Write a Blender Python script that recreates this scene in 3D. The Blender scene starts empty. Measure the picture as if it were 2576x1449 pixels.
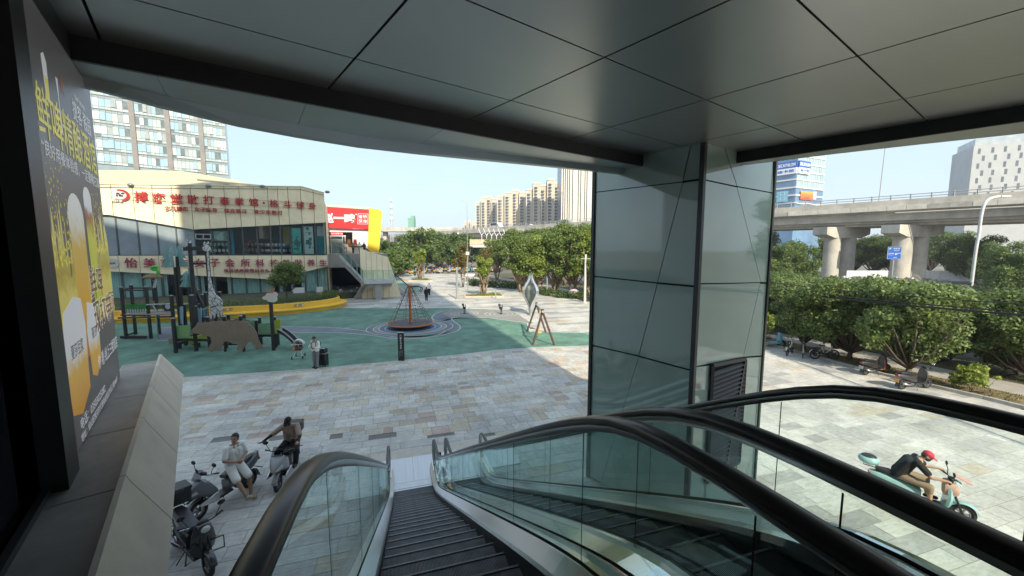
import bpy, bmesh, math, random
import numpy as np
from mathutils import Vector, Matrix
R = math.radians
random.seed(7)
rng = np.random.default_rng(11)
SC = bpy.context.scene
COL = SC.collection

# ------------------------------------------------------------------ camera, sky, sun, exposure
EYE = 6.4                       # eye height above the plaza (upper landing is 4.75 m)
PITCH = R(5.84)
cam_data = bpy.data.cameras.new('camera')
cam_data.sensor_width = 36.0
cam_data.lens = 968.0 / 2576.0 * 36.0
cam_data.clip_start = 0.05
cam_data.clip_end = 6000
cam = bpy.data.objects.new('camera', cam_data)
COL.objects.link(cam)
cam.location = (0, 0, EYE)
cam.rotation_euler = (R(90) - PITCH, 0, 0)
SC.camera = cam

SUN_ELEV = R(36)
SUN_AZ = R(180 - 21)            # azimuth of the sun, clockwise from +Y
world = bpy.data.worlds.new('World')
SC.world = world
world.use_nodes = True
wn, wl = world.node_tree.nodes, world.node_tree.links
bg = wn['Background']
sky = wn.new('ShaderNodeTexSky')
sky.sky_type = 'NISHITA'
sky.sun_disc = False
sky.sun_elevation = SUN_ELEV
sky.sun_rotation = SUN_AZ
sky.altitude = 50
sky.air_density = 1.0
sky.dust_density = 1.5
sky.ozone_density = 1.6
# faint thin summer cloud low over the roofs
tc = wn.new('ShaderNodeTexCoord')
mp = wn.new('ShaderNodeMapping'); mp.inputs['Scale'].default_value = (2.2, 2.2, 6.5)
nz = wn.new('ShaderNodeTexNoise'); nz.inputs['Scale'].default_value = 2.4; nz.inputs['Detail'].default_value = 7; nz.inputs['Roughness'].default_value = .58
rp = wn.new('ShaderNodeValToRGB'); rp.color_ramp.elements[0].position = .52; rp.color_ramp.elements[1].position = .80
mu = wn.new('ShaderNodeMath'); mu.operation = 'MULTIPLY'; mu.inputs[1].default_value = .16
mx = wn.new('ShaderNodeMixRGB'); mx.inputs['Color2'].default_value = (3.4, 3.6, 3.8, 1)
wl.new(tc.outputs['Generated'], mp.inputs['Vector']); wl.new(mp.outputs[0], nz.inputs['Vector'])
wl.new(nz.outputs['Fac'], rp.inputs[0]); wl.new(rp.outputs[0], mu.inputs[0]); wl.new(mu.outputs[0], mx.inputs['Fac'])
wb = wn.new('ShaderNodeMixRGB'); wb.blend_type = 'MULTIPLY'; wb.inputs['Fac'].default_value = 1; wb.inputs['Color2'].default_value = (1.05, 1.0, .92, 1)   # daylight white balance
veil = wn.new('ShaderNodeMixRGB'); veil.inputs['Fac'].default_value = .80; veil.inputs['Color2'].default_value = (1.80, 2.32, 2.85, 1)   # even milky summer veil over the whole sky
wl.new(sky.outputs[0], wb.inputs['Color1']); wl.new(wb.outputs[0], veil.inputs['Color1']); wl.new(veil.outputs[0], mx.inputs['Color1']); wl.new(mx.outputs[0], bg.inputs['Color'])
bg.inputs['Strength'].default_value = 0.15

sun_data = bpy.data.lights.new('sun', 'SUN')
sun_data.energy = 2.9
sun_data.angle = R(0.6)
sun_data.color = (1.0, .90, .70)
sun = bpy.data.objects.new('sun', sun_data)
COL.objects.link(sun)
_to_sun = Vector((math.sin(SUN_AZ) * math.cos(SUN_ELEV), math.cos(SUN_AZ) * math.cos(SUN_ELEV), math.sin(SUN_ELEV)))
sun.rotation_euler = (-_to_sun).to_track_quat('-Z', 'Y').to_euler()
sun.location = (20, -40, 60)

SC.view_settings.view_transform = 'Standard'
SC.view_settings.look = 'None'
SC.view_settings.gamma = 1
SC.view_settings.exposure = 1.36
SC.view_settings.use_curve_mapping = False
SC.render.engine = 'CYCLES'
SC.cycles.max_bounces = 9
SC.cycles.diffuse_bounces = 4
SC.cycles.glossy_bounces = 4
SC.cycles.transmission_bounces = 6
SC.cycles.transparent_max_bounces = 24
SC.cycles.caustics_reflective = False
SC.cycles.caustics_refractive = False
SC.cycles.sample_clamp_indirect = 6
SC.cycles.use_denoising = True

# ------------------------------------------------------------------ measuring helpers: where a sight line meets the real ground / a wall
_c, _s = math.cos(PITCH), math.sin(PITCH)
def ray(u, v):
    a, b = (u - 1288) / 968.0, -(v - 724.5) / 968.0
    return Vector((a, _c + b * _s, -_s + b * _c))
def G(u, v, z=0.0):             # point on the level z
    r = ray(u, v); return Vector((0, 0, EYE)) + r * ((z - EYE) / r.z)
def D(u, v, Y):                 # point at distance Y
    r = ray(u, v); return Vector((0, 0, EYE)) + r * (Y / r.y)
def on_wall(u, v, P0, dr):      # (along, height) on a vertical wall through P0 along dr
    r = ray(u, v)
    n = Vector((-dr.y, dr.x, 0))
    k = n.dot(Vector((P0.x, P0.y, 0))) / n.dot(Vector((r.x, r.y, 0)))
    p = r * k
    return ((p.x - P0.x) * dr.x + (p.y - P0.y) * dr.y, EYE + p.z)
def hgt(u, vb, vt):             # ground point and height of something upright
    g = G(u, vb); return g, D(u, vt, g.y).z

# ------------------------------------------------------------------ materials
MATS = {}
def M(name, col, rough=.6, metal=0., var=.12, scale=4., bump=0., bscale=None, spec=.5, coat=0., perobj=0., stretch=None, trans=0., detail=4, dirt=0.):
    if name in MATS: return MATS[name]
    m = bpy.data.materials.new(name); m.use_nodes = True
    n, l = m.node_tree.nodes, m.node_tree.links
    b = n['Principled BSDF']
    b.inputs['Roughness'].default_value = rough
    b.inputs['Metallic'].default_value = metal
    b.inputs['Specular IOR Level'].default_value = spec
    b.inputs['Coat Weight'].default_value = coat
    if trans: b.inputs['Transmission Weight'].default_value = trans
    c = Vector(col[:3])
    src = None
    if var > 0 or bump > 0:
        t = n.new('ShaderNodeTexCoord'); mpn = n.new('ShaderNodeMapping')
        mpn.inputs['Scale'].default_value = stretch or (1, 1, 1)
        l.new(t.outputs['Object'], mpn.inputs['Vector'])
        if perobj:
            oi = n.new('ShaderNodeObjectInfo'); cm = n.new('ShaderNodeVectorMath'); cm.operation = 'SCALE'
            cx = n.new('ShaderNodeCombineXYZ')
            for k in range(3): l.new(oi.outputs['Random'], cx.inputs[k])
            cm.inputs['Scale'].default_value = 37.0; l.new(cx.outputs[0], cm.inputs[0]); l.new(cm.outputs[0], mpn.inputs['Location'])
        no = n.new('ShaderNodeTexNoise'); no.inputs['Scale'].default_value = scale; no.inputs['Detail'].default_value = detail
        no.inputs['Roughness'].default_value = .62
        l.new(mpn.outputs[0], no.inputs['Vector'])
        cr = n.new('ShaderNodeValToRGB')
        cr.color_ramp.elements[0].position = .28; cr.color_ramp.elements[1].position = .72
        lo, hi = c * (1 - var), c * (1 + var)
        cr.color_ramp.elements[0].color = (*[max(0, x) for x in lo], 1); cr.color_ramp.elements[1].color = (*[min(1, x) for x in hi], 1)
        l.new(no.outputs['Fac'], cr.inputs[0]); src = cr.outputs[0]
        if bump > 0:
            nb = n.new('ShaderNodeTexNoise'); nb.inputs['Scale'].default_value = bscale or scale * 6; nb.inputs['Detail'].default_value = 3
            l.new(mpn.outputs[0], nb.inputs['Vector'])
            bp = n.new('ShaderNodeBump'); bp.inputs['Strength'].default_value = bump; bp.inputs['Distance'].default_value = .02
            l.new(nb.outputs['Fac'], bp.inputs['Height']); l.new(bp.outputs[0], b.inputs['Normal'])
    if perobj:
        oi2 = n.new('ShaderNodeObjectInfo'); mr = n.new('ShaderNodeMapRange')
        mr.inputs['To Min'].default_value = 1 - perobj; mr.inputs['To Max'].default_value = 1 + perobj
        l.new(oi2.outputs['Random'], mr.inputs['Value'])
        vm = n.new('ShaderNodeVectorMath'); vm.operation = 'SCALE'
        if src is not None: l.new(src, vm.inputs[0])
        else: vm.inputs[0].default_value = c
        l.new(mr.outputs[0], vm.inputs['Scale']); src = vm.outputs[0]
    if dirt:                                       # broad worn and stained patches that run on across the pieces
        ge = n.new('ShaderNodeNewGeometry'); n1 = n.new('ShaderNodeTexNoise'); n1.inputs['Scale'].default_value = .42; n1.inputs['Detail'].default_value = 9; n1.inputs['Roughness'].default_value = .68
        l.new(ge.outputs['Position'], n1.inputs['Vector']); r1 = n.new('ShaderNodeMapRange'); r1.inputs['From Min'].default_value = .34; r1.inputs['From Max'].default_value = .66
        r1.inputs['To Min'].default_value = 1 - dirt; r1.inputs['To Max'].default_value = 1 + dirt * .4
        l.new(n1.outputs['Fac'], r1.inputs['Value']); v1 = n.new('ShaderNodeVectorMath'); v1.operation = 'SCALE'
        l.new(src, v1.inputs[0]); l.new(r1.outputs[0], v1.inputs['Scale']); src = v1.outputs[0]
    if src is not None: l.new(src, b.inputs['Base Color'])
    else: b.inputs['Base Color'].default_value = (*c, 1)
    MATS[name] = m
    return m

def glass(name, tint=(.80, .90, .88), gloss=(.9, .97, .95), rough=.02, ior=1.5, lift=0.0):
    """a clear pane: sees through with a tint, mirrors by Fresnel"""
    if name in MATS: return MATS[name]
    m = bpy.data.materials.new(name); m.use_nodes = True
    n, l = m.node_tree.nodes, m.node_tree.links
    n.remove(n['Principled BSDF']); out = n['Material Output']
    tr = n.new('ShaderNodeBsdfTransparent'); tr.inputs[0].default_value = (*tint, 1)
    gl = n.new('ShaderNodeBsdfGlossy'); gl.inputs['Color'].default_value = (*gloss, 1); gl.inputs['Roughness'].default_value = rough
    fr = n.new('ShaderNodeFresnel'); fr.inputs['IOR'].default_value = ior
    ma = n.new('ShaderNodeMath'); ma.operation = 'ADD'; ma.inputs[1].default_value = lift; ma.use_clamp = True
    ge = n.new('ShaderNodeNewGeometry'); inv = n.new('ShaderNodeMath'); inv.operation = 'SUBTRACT'; inv.inputs[0].default_value = 1; l.new(ge.outputs['Backfacing'], inv.inputs[1])
    mm = n.new('ShaderNodeMath'); mm.operation = 'MULTIPLY'      # mirror on the outer faces only
    mi = n.new('ShaderNodeMixShader')
    l.new(fr.outputs[0], ma.inputs[0]); l.new(ma.outputs[0], mm.inputs[0]); l.new(inv.outputs[0], mm.inputs[1]); l.new(mm.outputs[0], mi.inputs[0]); l.new(tr.outputs[0], mi.inputs[1]); l.new(gl.outputs[0], mi.inputs[2])
    l.new(mi.outputs[0], out.inputs['Surface'])
    MATS[name] = m
    return m

def leafmat(name, a, b, trans=.35):
    if name in MATS: return MATS[name]
    m = bpy.data.materials.new(name); m.use_nodes = True
    n, l = m.node_tree.nodes, m.node_tree.links
    n.remove(n['Principled BSDF']); out = n['Material Output']
    ge = n.new('ShaderNodeNewGeometry'); cr = n.new('ShaderNodeValToRGB')
    cr.color_ramp.elements[0].color = (*a, 1); cr.color_ramp.elements[1].color = (*b, 1)
    l.new(ge.outputs['Random Per Island'], cr.inputs[0])
    df = n.new('ShaderNodeBsdfPrincipled'); df.inputs['Roughness'].default_value = .45; df.inputs['Specular IOR Level'].default_value = .35
    tl = n.new('ShaderNodeBsdfTranslucent')
    hs = n.new('ShaderNodeHueSaturation'); hs.inputs['Value'].default_value = 1.5; hs.inputs['Hue'].default_value = .485
    mi = n.new('ShaderNodeMixShader'); mi.inputs[0].default_value = trans
    l.new(cr.outputs[0], df.inputs['Base Color']); l.new(cr.outputs[0], hs.inputs['Color']); l.new(hs.outputs[0], tl.inputs[0])
    l.new(df.outputs[0], mi.inputs[1]); l.new(tl.outputs[0], mi.inputs[2]); l.new(mi.outputs[0], out.inputs['Surface'])
    MATS[name] = m
    return m

# ------------------------------------------------------------------ mesh building
class MB:
    def __init__(s): s.v = []; s.f = []; s.m = []
    def add(s, vs, fs, mi=0):
        o = len(s.v); s.v += [tuple(x) for x in vs]
        s.f += [tuple(i + o for i in f) for f in fs]; s.m += [mi] * len(fs)
        return s
    def box(s, c, d, rz=0, mi=0, rot=None):
        hx, hy, hz = d[0] / 2, d[1] / 2, d[2] / 2
        vs = [Vector((x * hx, y * hy, z * hz)) for z in (-1, 1) for x, y in ((-1, -1), (1, -1), (1, 1), (-1, 1))]
        mt = rot if rot is not None else Matrix.Rotation(rz, 3, 'Z')
        c = Vector(c)
        return s.add([mt @ v + c for v in vs], [(3, 2, 1, 0), (4, 5, 6, 7), (0, 1, 5, 4), (1, 2, 6, 5), (2, 3, 7, 6), (3, 0, 4, 7)], mi)
    def box2(s, a, b, mi=0):    # two opposite corners
        a, b = Vector(a), Vector(b)
        return s.box((a + b) / 2, [abs(b[i] - a[i]) for i in range(3)], mi=mi)
    def bar(s, a, b, w, h=None, mi=0, up=(0, 0, 1)):   # square bar from a to b
        a, b = Vector(a), Vector(b); h = h or w
        y = (b - a); L = y.length
        if L < 1e-6: return s
        y.normalize(); u = Vector(up)
        if abs(y.dot(u)) > .98: u = Vector((1, 0, 0))
        x = y.cross(u).normalized(); z = x.cross(y)
        return s.box((a + b) / 2, (w, L, h), mi=mi, rot=Matrix((x, y, z)).transposed())
    def prism(s, poly, z0, z1, mi=0):          # horizontal outline, extruded in z
        n = len(poly)
        a = sum(poly[i][0] * poly[(i + 1) % n][1] - poly[(i + 1) % n][0] * poly[i][1] for i in range(n))
        if a < 0: poly = list(reversed(poly))
        vs = [(p[0], p[1], z0) for p in poly] + [(p[0], p[1], z1) for p in poly]
        fs = [tuple(reversed(range(n))), tuple(range(n, 2 * n))] + [(i, (i + 1) % n, (i + 1) % n + n, i + n) for i in range(n)]
        return s.add(vs, fs, mi)
    def slab(s, poly, n0, th, org, ux, uz, mi=0):  # outline in a plane (ux,uz) extruded by th along n0
        org, ux, uz, n0 = Vector(org), Vector(ux), Vector(uz), Vector(n0)
        k = len(poly)
        f = [org + ux * p[0] + uz * p[1] for p in poly]
        b = [p + n0 * th for p in f]
        fs = [tuple(range(k)), tuple(reversed(range(k, 2 * k)))] + [((i + 1) % k, i, i + k, (i + 1) % k + k) for i in range(k)]
        return s.add(f + b, fs, mi)
    def tube(s, pts, r, n=8, mi=0, closed=False, caps=True):
        pts = [Vector(p) for p in pts]; k = len(pts)
        rs = r if isinstance(r, (list, tuple)) else [r] * k
        vs = []; prev = None
        for i, p in enumerate(pts):
            if closed: t = pts[(i + 1) % k] - pts[i - 1]
            else: t = pts[min(i + 1, k - 1)] - pts[max(i - 1, 0)]
            t = t.normalized() if t.length > 1e-9 else Vector((0, 0, 1))
            if prev is None:
                ref = Vector((0, 0, 1)) if abs(t.z) < .95 else Vector((1, 0, 0))
                x = t.cross(ref).normalized()
            else:
                x = (prev - t * prev.dot(t)); x = x.normalized() if x.length > 1e-6 else t.orthogonal().normalized()
            prev = x; y = t.cross(x)
            for j in range(n):
                a = 2 * math.pi * j / n
                vs.append(p + (x * math.cos(a) + y * math.sin(a)) * rs[i])
        fs = []
        for i in range(k if closed else k - 1):
            i2 = (i + 1) % k
            for j in range(n):
                j2 = (j + 1) % n
                fs.append((i * n + j, i * n + j2, i2 * n + j2, i2 * n + j))
        if caps and not closed:
            fs.append(tuple(reversed(range(n)))); fs.append(tuple(range((k - 1) * n, k * n)))
        return s.add(vs, fs, mi)
    def cyl(s, c, r, h, n=16, mi=0, r2=None):   # upright, c at the bottom
        c = Vector(c); return s.tube([c, c + Vector((0, 0, h))], [r, r if r2 is None else r2], n, mi)
    def disc_x(s, c, r, w, n=20, mi=0):         # wheel-like, axis along x
        c = Vector(c); return s.tube([c - Vector((w / 2, 0, 0)), c + Vector((w / 2, 0, 0))], r, n, mi)
    def torus_x(s, c, R0, r0, n=24, k=8, mi=0, sx=1.):
        c = Vector(c); vs = []; fs = []
        for i in range(n):
            a = 2 * math.pi * i / n
            for j in range(k):
                b = 2 * math.pi * j / k
                q = R0 + r0 * math.cos(b)
                vs.append(c + Vector((r0 * sx * math.sin(b), q * math.cos(a), q * math.sin(a))))
        for i in range(n):
            for j in range(k):
                fs.append((i * k + j, ((i + 1) % n) * k + j, ((i + 1) % n) * k + (j + 1) % k, i * k + (j + 1) % k))
        return s.add(vs, fs, mi)
    def ball(s, c, r, n=12, k=8, mi=0, sc=(1, 1, 1), rot=None):
        c = Vector(c); vs = [Vector((0, 0, -1))]; fs = []
        for i in range(1, k):
            a = math.pi * i / k - math.pi / 2
            for j in range(n):
                b = 2 * math.pi * j / n
                vs.append(Vector((math.cos(a) * math.cos(b), math.cos(a) * math.sin(b), math.sin(a))))
        vs.append(Vector((0, 0, 1)))
        for j in range(n): fs.append((0, 1 + (j + 1) % n, 1 + j))
        for i in range(k - 2):
            for j in range(n):
                a = 1 + i * n; fs.append((a + j, a + (j + 1) % n, a + n + (j + 1) % n, a + n + j))
        a = 1 + (k - 2) * n
        for j in range(n): fs.append((a + j, a + (j + 1) % n, len(vs) - 1))
        out = []
        for v in vs:
            v = Vector((v.x * sc[0] * r, v.y * sc[1] * r, v.z * sc[2] * r))
            out.append((rot @ v if rot is not None else v) + c)
        return s.add(out, fs, mi)
    def lathe(s, prof, c=(0, 0, 0), n=24, mi=0):
        c = Vector(c); k = len(prof); vs = []; fs = []
        for r, z in prof:
            for j in range(n):
                a = 2 * math.pi * j / n; vs.append(c + Vector((r * math.cos(a), r * math.sin(a), z)))
        for i in range(k - 1):
            for j in range(n):
                fs.append((i * n + j, i * n + (j + 1) % n, (i + 1) * n + (j + 1) % n, (i + 1) * n + j))
        return s.add(vs, fs, mi)
    def loft(s, secs, mi=0, caps=True):         # closed rings with equal counts
        n = len(secs[0]); vs = [v for r in secs for v in r]; fs = []
        for i in range(len(secs) - 1):
            for j in range(n):
                fs.append((i * n + j, i * n + (j + 1) % n, (i + 1) * n + (j + 1) % n, (i + 1) * n + j))
        if caps: fs.append(tuple(reversed(range(n)))); fs.append(tuple(range((len(secs) - 1) * n, len(secs) * n)))
        return s.add(vs, fs, mi)
    def mesh(s, name, mats, smooth=False):
        me = bpy.data.meshes.new(name)
        me.from_pydata(s.v, [], s.f)
        for m in (mats if isinstance(mats, (list, tuple)) else [mats]): me.materials.append(m)
        if isinstance(mats, (list, tuple)) and len(mats) > 1: me.polygons.foreach_set('material_index', s.m)
        if smooth:
            me.polygons.foreach_set('use_smooth', [True] * len(me.polygons))
        me.update()
        return me
    def build(s, name, mats, parent=None, smooth=False, loc=None, rz=None, bevel=0., auto=None):
        me = s.mesh(name, mats, smooth)
        if bevel or auto:
            bm = bmesh.new(); bm.from_mesh(me)
            bmesh.ops.recalc_face_normals(bm, faces=bm.faces)
            if bevel:
                es = [e for e in bm.edges if len(e.link_faces) == 2 and e.calc_face_angle(0) > .6]
                bmesh.ops.bevel(bm, geom=es, offset=bevel, segments=2, affect='EDGES', profile=.5)
            if auto:
                for f in bm.faces: f.smooth = True
                for e in bm.edges: e.smooth = not (len(e.link_faces) == 2 and e.calc_face_angle(0) > auto)
            bm.to_mesh(me); bm.free()
        return link(name, me, parent, loc, rz)

def link(name, me, parent=None, loc=None, rz=None):
    o = bpy.data.objects.new(name, me); COL.objects.link(o)
    if parent is not None: o.parent = parent
    if loc is not None: o.location = loc
    if rz is not None: o.rotation_euler = (0, 0, rz)
    return o
def tag(o, label=None, cat=None, group=None, kind=None):
    if label: o['label'] = label
    if cat: o['category'] = cat
    if group: o['group'] = group
    if kind: o['kind'] = kind
    return o
def thing(name, label, cat, loc=(0, 0, 0), rz=0., group=None):
    o = bpy.data.objects.new(name, None); COL.objects.link(o)
    o.empty_display_size = .3
    o.location = loc; o.rotation_euler = (0, 0, rz)
    return tag(o, label, cat, group)
def children(o): return [c for c in COL.objects if c.parent == o]
KIDS = {}
def copy_tree(o, parent=None, depth=0):
    c = o.copy(); COL.objects.link(c); c.parent = parent
    if o.name not in KIDS: KIDS[o.name] = list(o.children)
    for ch in KIDS[o.name]: copy_tree(ch, c, depth + 1)
    return c
def structure(name, mb, mats, **k):
    return tag(mb.build(name, mats, **k), kind='structure')

TMP = bpy.data.scenes.new('tmp')                  # scratch scene: text and blended bodies are evaluated here
_TXT = {}
def evaluated(o):
    TMP.collection.objects.link(o)
    with bpy.context.temp_override(scene=TMP, view_layer=TMP.view_layers[0]):
        dg = bpy.context.evaluated_depsgraph_get(); dg.update()
        me = bpy.data.meshes.new_from_object(o.evaluated_get(dg), preserve_all_data_layers=False, depsgraph=dg)
    bpy.data.objects.remove(o)
    return me
def text_mesh(s, size=1., bold=0., depth=0., shear=0.):
    c = bpy.data.curves.new('t', 'FONT'); c.body = s; c.size = size
    c.align_x = 'CENTER'; c.align_y = 'CENTER'; c.offset = bold; c.extrude = depth; c.resolution_u = 2; c.shear = shear
    me = evaluated(bpy.data.objects.new('t', c)); bpy.data.curves.remove(c)
    return me
def letters(name, s, mat, parent, at, right, up, h, w=None, bold=0., depth=.02, shear=0.):
    """writing centred at a point, cap height h (and width w), on the plane right/up"""
    me = text_mesh(s, 1., bold, .5, shear)
    co = np.array([v.co for v in me.vertices])
    if len(co) == 0: return None
    mn, mxx = co.min(0), co.max(0)
    sy = h / (mxx[1] - mn[1]); sx = (w / (mxx[0] - mn[0])) if w else sy
    ctr = (mn + mxx) / 2
    right, up = Vector(right).normalized(), Vector(up).normalized(); nrm = right.cross(up)
    at = Vector(at)
    for v in me.vertices:
        x, y, z = (v.co.x - ctr[0]) * sx, (v.co.y - ctr[1]) * sy, (v.co.z + .5) * depth
        v.co = at + right * x + up * y + nrm * z
    me.materials.clear(); me.materials.append(mat)
    return link(name, me, parent)
# ================================================================== GROUND AND PAVING
TH = R(17)                                        # the plaza grid, escalators included, is turned 17 degrees
ED = Vector((-math.sin(TH), math.cos(TH), 0)); EE = Vector((math.cos(TH), math.sin(TH), 0))
def ST(s, t, z=0.): return ED * s + EE * t + Vector((0, 0, z))
def to_st(p): return (p.x * ED.x + p.y * ED.y, p.x * EE.x + p.y * EE.y)
def inside(p, poly):
    x, y = p; c = False; n = len(poly)
    for i in range(n):
        x1, y1 = poly[i][0], poly[i][1]; x2, y2 = poly[i - 1][0], poly[i - 1][1]
        if (y1 > y) != (y2 > y) and x < (x2 - x1) * (y - y1) / (y2 - y1) + x1: c = not c
    return c
def clip(poly, n, d):                             # keep n.p <= d
    out = []
    for i in range(len(poly)):
        a, b = poly[i], poly[(i + 1) % len(poly)]
        da, db = n[0] * a[0] + n[1] * a[1] - d, n[0] * b[0] + n[1] * b[1] - d
        if da <= 0: out.append(a)
        if (da < 0 < db) or (db < 0 < da):
            k = da / (da - db); out.append((a[0] + (b[0] - a[0]) * k, a[1] + (b[1] - a[1]) * k))
    return out
def ribbon(mb, pts, w, z, closed=False, mi=0):
    pts = [Vector((p[0], p[1], 0)) for p in pts]; n = len(pts); L = []
    for i, p in enumerate(pts):
        if closed: t = pts[(i + 1) % n] - pts[i - 1]
        else: t = pts[min(i + 1, n - 1)] - pts[max(i - 1, 0)]
        t.normalize(); q = Vector((-t.y, t.x, 0)) * w / 2
        L += [(p.x + q.x, p.y + q.y, z), (p.x - q.x, p.y - q.y, z)]
    fs = [(2 * i + 1, 2 * ((i + 1) % n) + 1, 2 * ((i + 1) % n), 2 * i) for i in range(n if closed else n - 1)]
    return mb.add(L, fs, mi)
def smooth_line(pts, k=6, closed=False):          # Catmull-Rom through points
    P = [Vector((p[0], p[1], p[2] if len(p) > 2 else 0)) for p in pts]; n = len(P); out = []
    for i in range(n if closed else n - 1):
        if closed: a, b, c, d = P[i - 1], P[i], P[(i + 1) % n], P[(i + 2) % n]
        else: a, b, c, d = P[max(i - 1, 0)], P[i], P[i + 1], P[min(i + 2, n - 1)]
        for j in range(k):
            t = j / k
            out.append(.5 * ((2 * b) + (c - a) * t + (2 * a - 5 * b + 4 * c - d) * t * t + (3 * b - a - 3 * c + d) * t ** 3))
    if not closed: out.append(P[-1])
    return out

m_earth = M('earth', (.16, .15, .13), .95, var=.3, scale=.08)
m_grout = M('grout', (.17, .165, .155), .9, var=.2, scale=3)
g = MB(); g.add([(-1200, -300, -.06), (1200, -300, -.06), (1200, 1500, -.06), (-1200, 1500, -.06)], [(0, 1, 2, 3)])
structure('ground', g, m_earth)

# kerb line along the tree strip on the right of the plaza
K = [G(2760, 1075), G(2474, 1004), G(2334, 972), G(2150, 926), G(2064, 902), G(1935, 868), G(1490, 762), G(1330, 722), G(1215, 700), G(1180, 690)]
K = [Vector((p.x, p.y, 0)) for p in K]
plaza = [(p.x, p.y) for p in K] + [(-70, 110), (-70, -6), (30, -6)]
base = MB(); base.prism(plaza, -.05, -.014)
pave = structure('plaza_pavement', base, m_grout)
walk = structure('walkway_pavement', MB().prism([(-5, -7), (6, -7), (6, 1), (-5, 1)], -.05, -.02), m_grout)

PM = dict(
    lg=M('paver_light_grey', (.545, .525, .475), .72, var=.20, scale=5.5, perobj=.08, bump=.25, bscale=60, dirt=.30),
    mg=M('paver_grey', (.50, .485, .455), .72, var=.20, scale=5.5, perobj=.10, bump=.25, bscale=60, dirt=.30),
    dg=M('paver_dark_grey', (.37, .36, .34), .74, var=.20, scale=5.5, perobj=.08, bump=.25, bscale=60, dirt=.30),
    be=M('paver_beige', (.52, .46, .37), .72, var=.20, scale=5.5, perobj=.08, bump=.25, bscale=60, dirt=.30),
    ta=M('paver_tan', (.47, .40, .31), .74, var=.20, scale=5.5, perobj=.10, bump=.25, bscale=60, dirt=.30),
    re=M('paver_red_brown', (.43, .335, .285), .74, var=.20, scale=5.5, perobj=.12, bump=.25, bscale=60, dirt=.30))
PMESH = {}
for k_, m_ in PM.items():
    b_ = MB(); b_.add([(-.5, -.5, 0), (.5, -.5, 0), (.5, .5, 0), (-.5, .5, 0), (-.5, -.5, -1), (.5, -.5, -1), (.5, .5, -1), (-.5, .5, -1)],
                      [(0, 1, 2, 3), (4, 5, 1, 0), (5, 6, 2, 1), (6, 7, 3, 2), (7, 4, 0, 3)])
    PMESH[k_] = b_.mesh('paver_' + k_, m_)
PK = list(PM)
def seen_px(p):
    y = p.y * _c - (p.z - EYE) * _s
    if y < .5: return None
    return (1288 + 968 * p.x / y, 724.5 - 968 * (p.y * _s + (p.z - EYE) * _c) / y, y)
def lay(rows, parent, zone, pick, gap=.012, keep=300, kind_name='paver'):
    """rows: (s0, depth, [(t0, width)...]); individual pavers for the largest in view, one mesh for the rest"""
    cells = []
    for s0, dp, cols in rows:
        for t0, wd in cols:
            c = ST(s0 + dp / 2, t0 + wd / 2)
            if not zone(c): continue
            cells.append((c, dp, wd, pick(s0 + dp / 2, t0 + wd / 2)))
    def key(c):
        q = seen_px(c[0])
        if q is None or not (-20 < q[0] < 2600 and q[1] < 1470): return 0
        if q[0] < 440 and q[1] > 900: return 0
        if 1490 < q[0] < 1880 and q[1] < 1240: return 0
        return c[1] * c[2] / q[2] ** 2.6
    cells.sort(key=key, reverse=True)
    rest = MB()
    for i, (c, dp, wd, cl) in enumerate(cells):
        dz = random.uniform(-.0015, .0015)
        if i < keep:
            o = link(kind_name, PMESH[cl], parent); o.location = (c.x, c.y, dz); o.rotation_euler = (0, 0, TH)
            o.scale = (wd - gap, dp - gap, .03)
        else:
            hx, hy = (wd - gap) / 2, (dp - gap) / 2
            q = [c + EE * (sx * hx) + ED * (sy * hy) for sx, sy in ((-1, -1), (1, -1), (1, 1), (-1, 1))]
            rest.add([(p.x, p.y, dz) for p in q] + [(p.x, p.y, -.03) for p in q],
                     [(0, 1, 2, 3), (4, 5, 1, 0), (5, 6, 2, 1), (6, 7, 3, 2), (7, 4, 0, 3)], PK.index(cl))
    if rest.v: tag(rest.build('pavers_beyond', [PM[k] for k in PK], parent), kind='stuff')

# edge of the rubber play surface, seen from the front
FRONT = [(180, 962), (300, 957), (500, 948), (700, 935), (800, 927), (900, 918), (1010, 907), (1150, 893), (1250, 881), (1350, 874), (1490, 870), (1560, 872)]
front_xy = [(p.x, p.y) for p in (G(u, v) for u, v in FRONT)]
col_zone = [(-30, 16), (-22, 9)] + [(G(u, v).x, G(u, v).y) for u, v in ((330, 1130), (560, 1102), (1270, 1093), (1500, 1078))] + [(5.0, 12.6), (7.2, 14), (7.5, 24)] + [(p[0], p[1] + .6) for p in reversed(front_xy)]
rows = []; s_ = 8.0
while s_ < 32:
    dp = random.choice((.30, .45, .45, .60)); cols = []; t_ = -30 + random.random()
    while t_ < 16:
        wd = random.choice((.3, .45, .6, .6, .75)); cols.append((t_, wd)); t_ += wd
    rows.append((s_, dp, cols)); s_ += dp
lay(rows, pave, lambda c: inside((c.x, c.y), col_zone), lambda s, t: random.choices(PK, (34, 30, 0, 20, 10, 6))[0])
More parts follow.
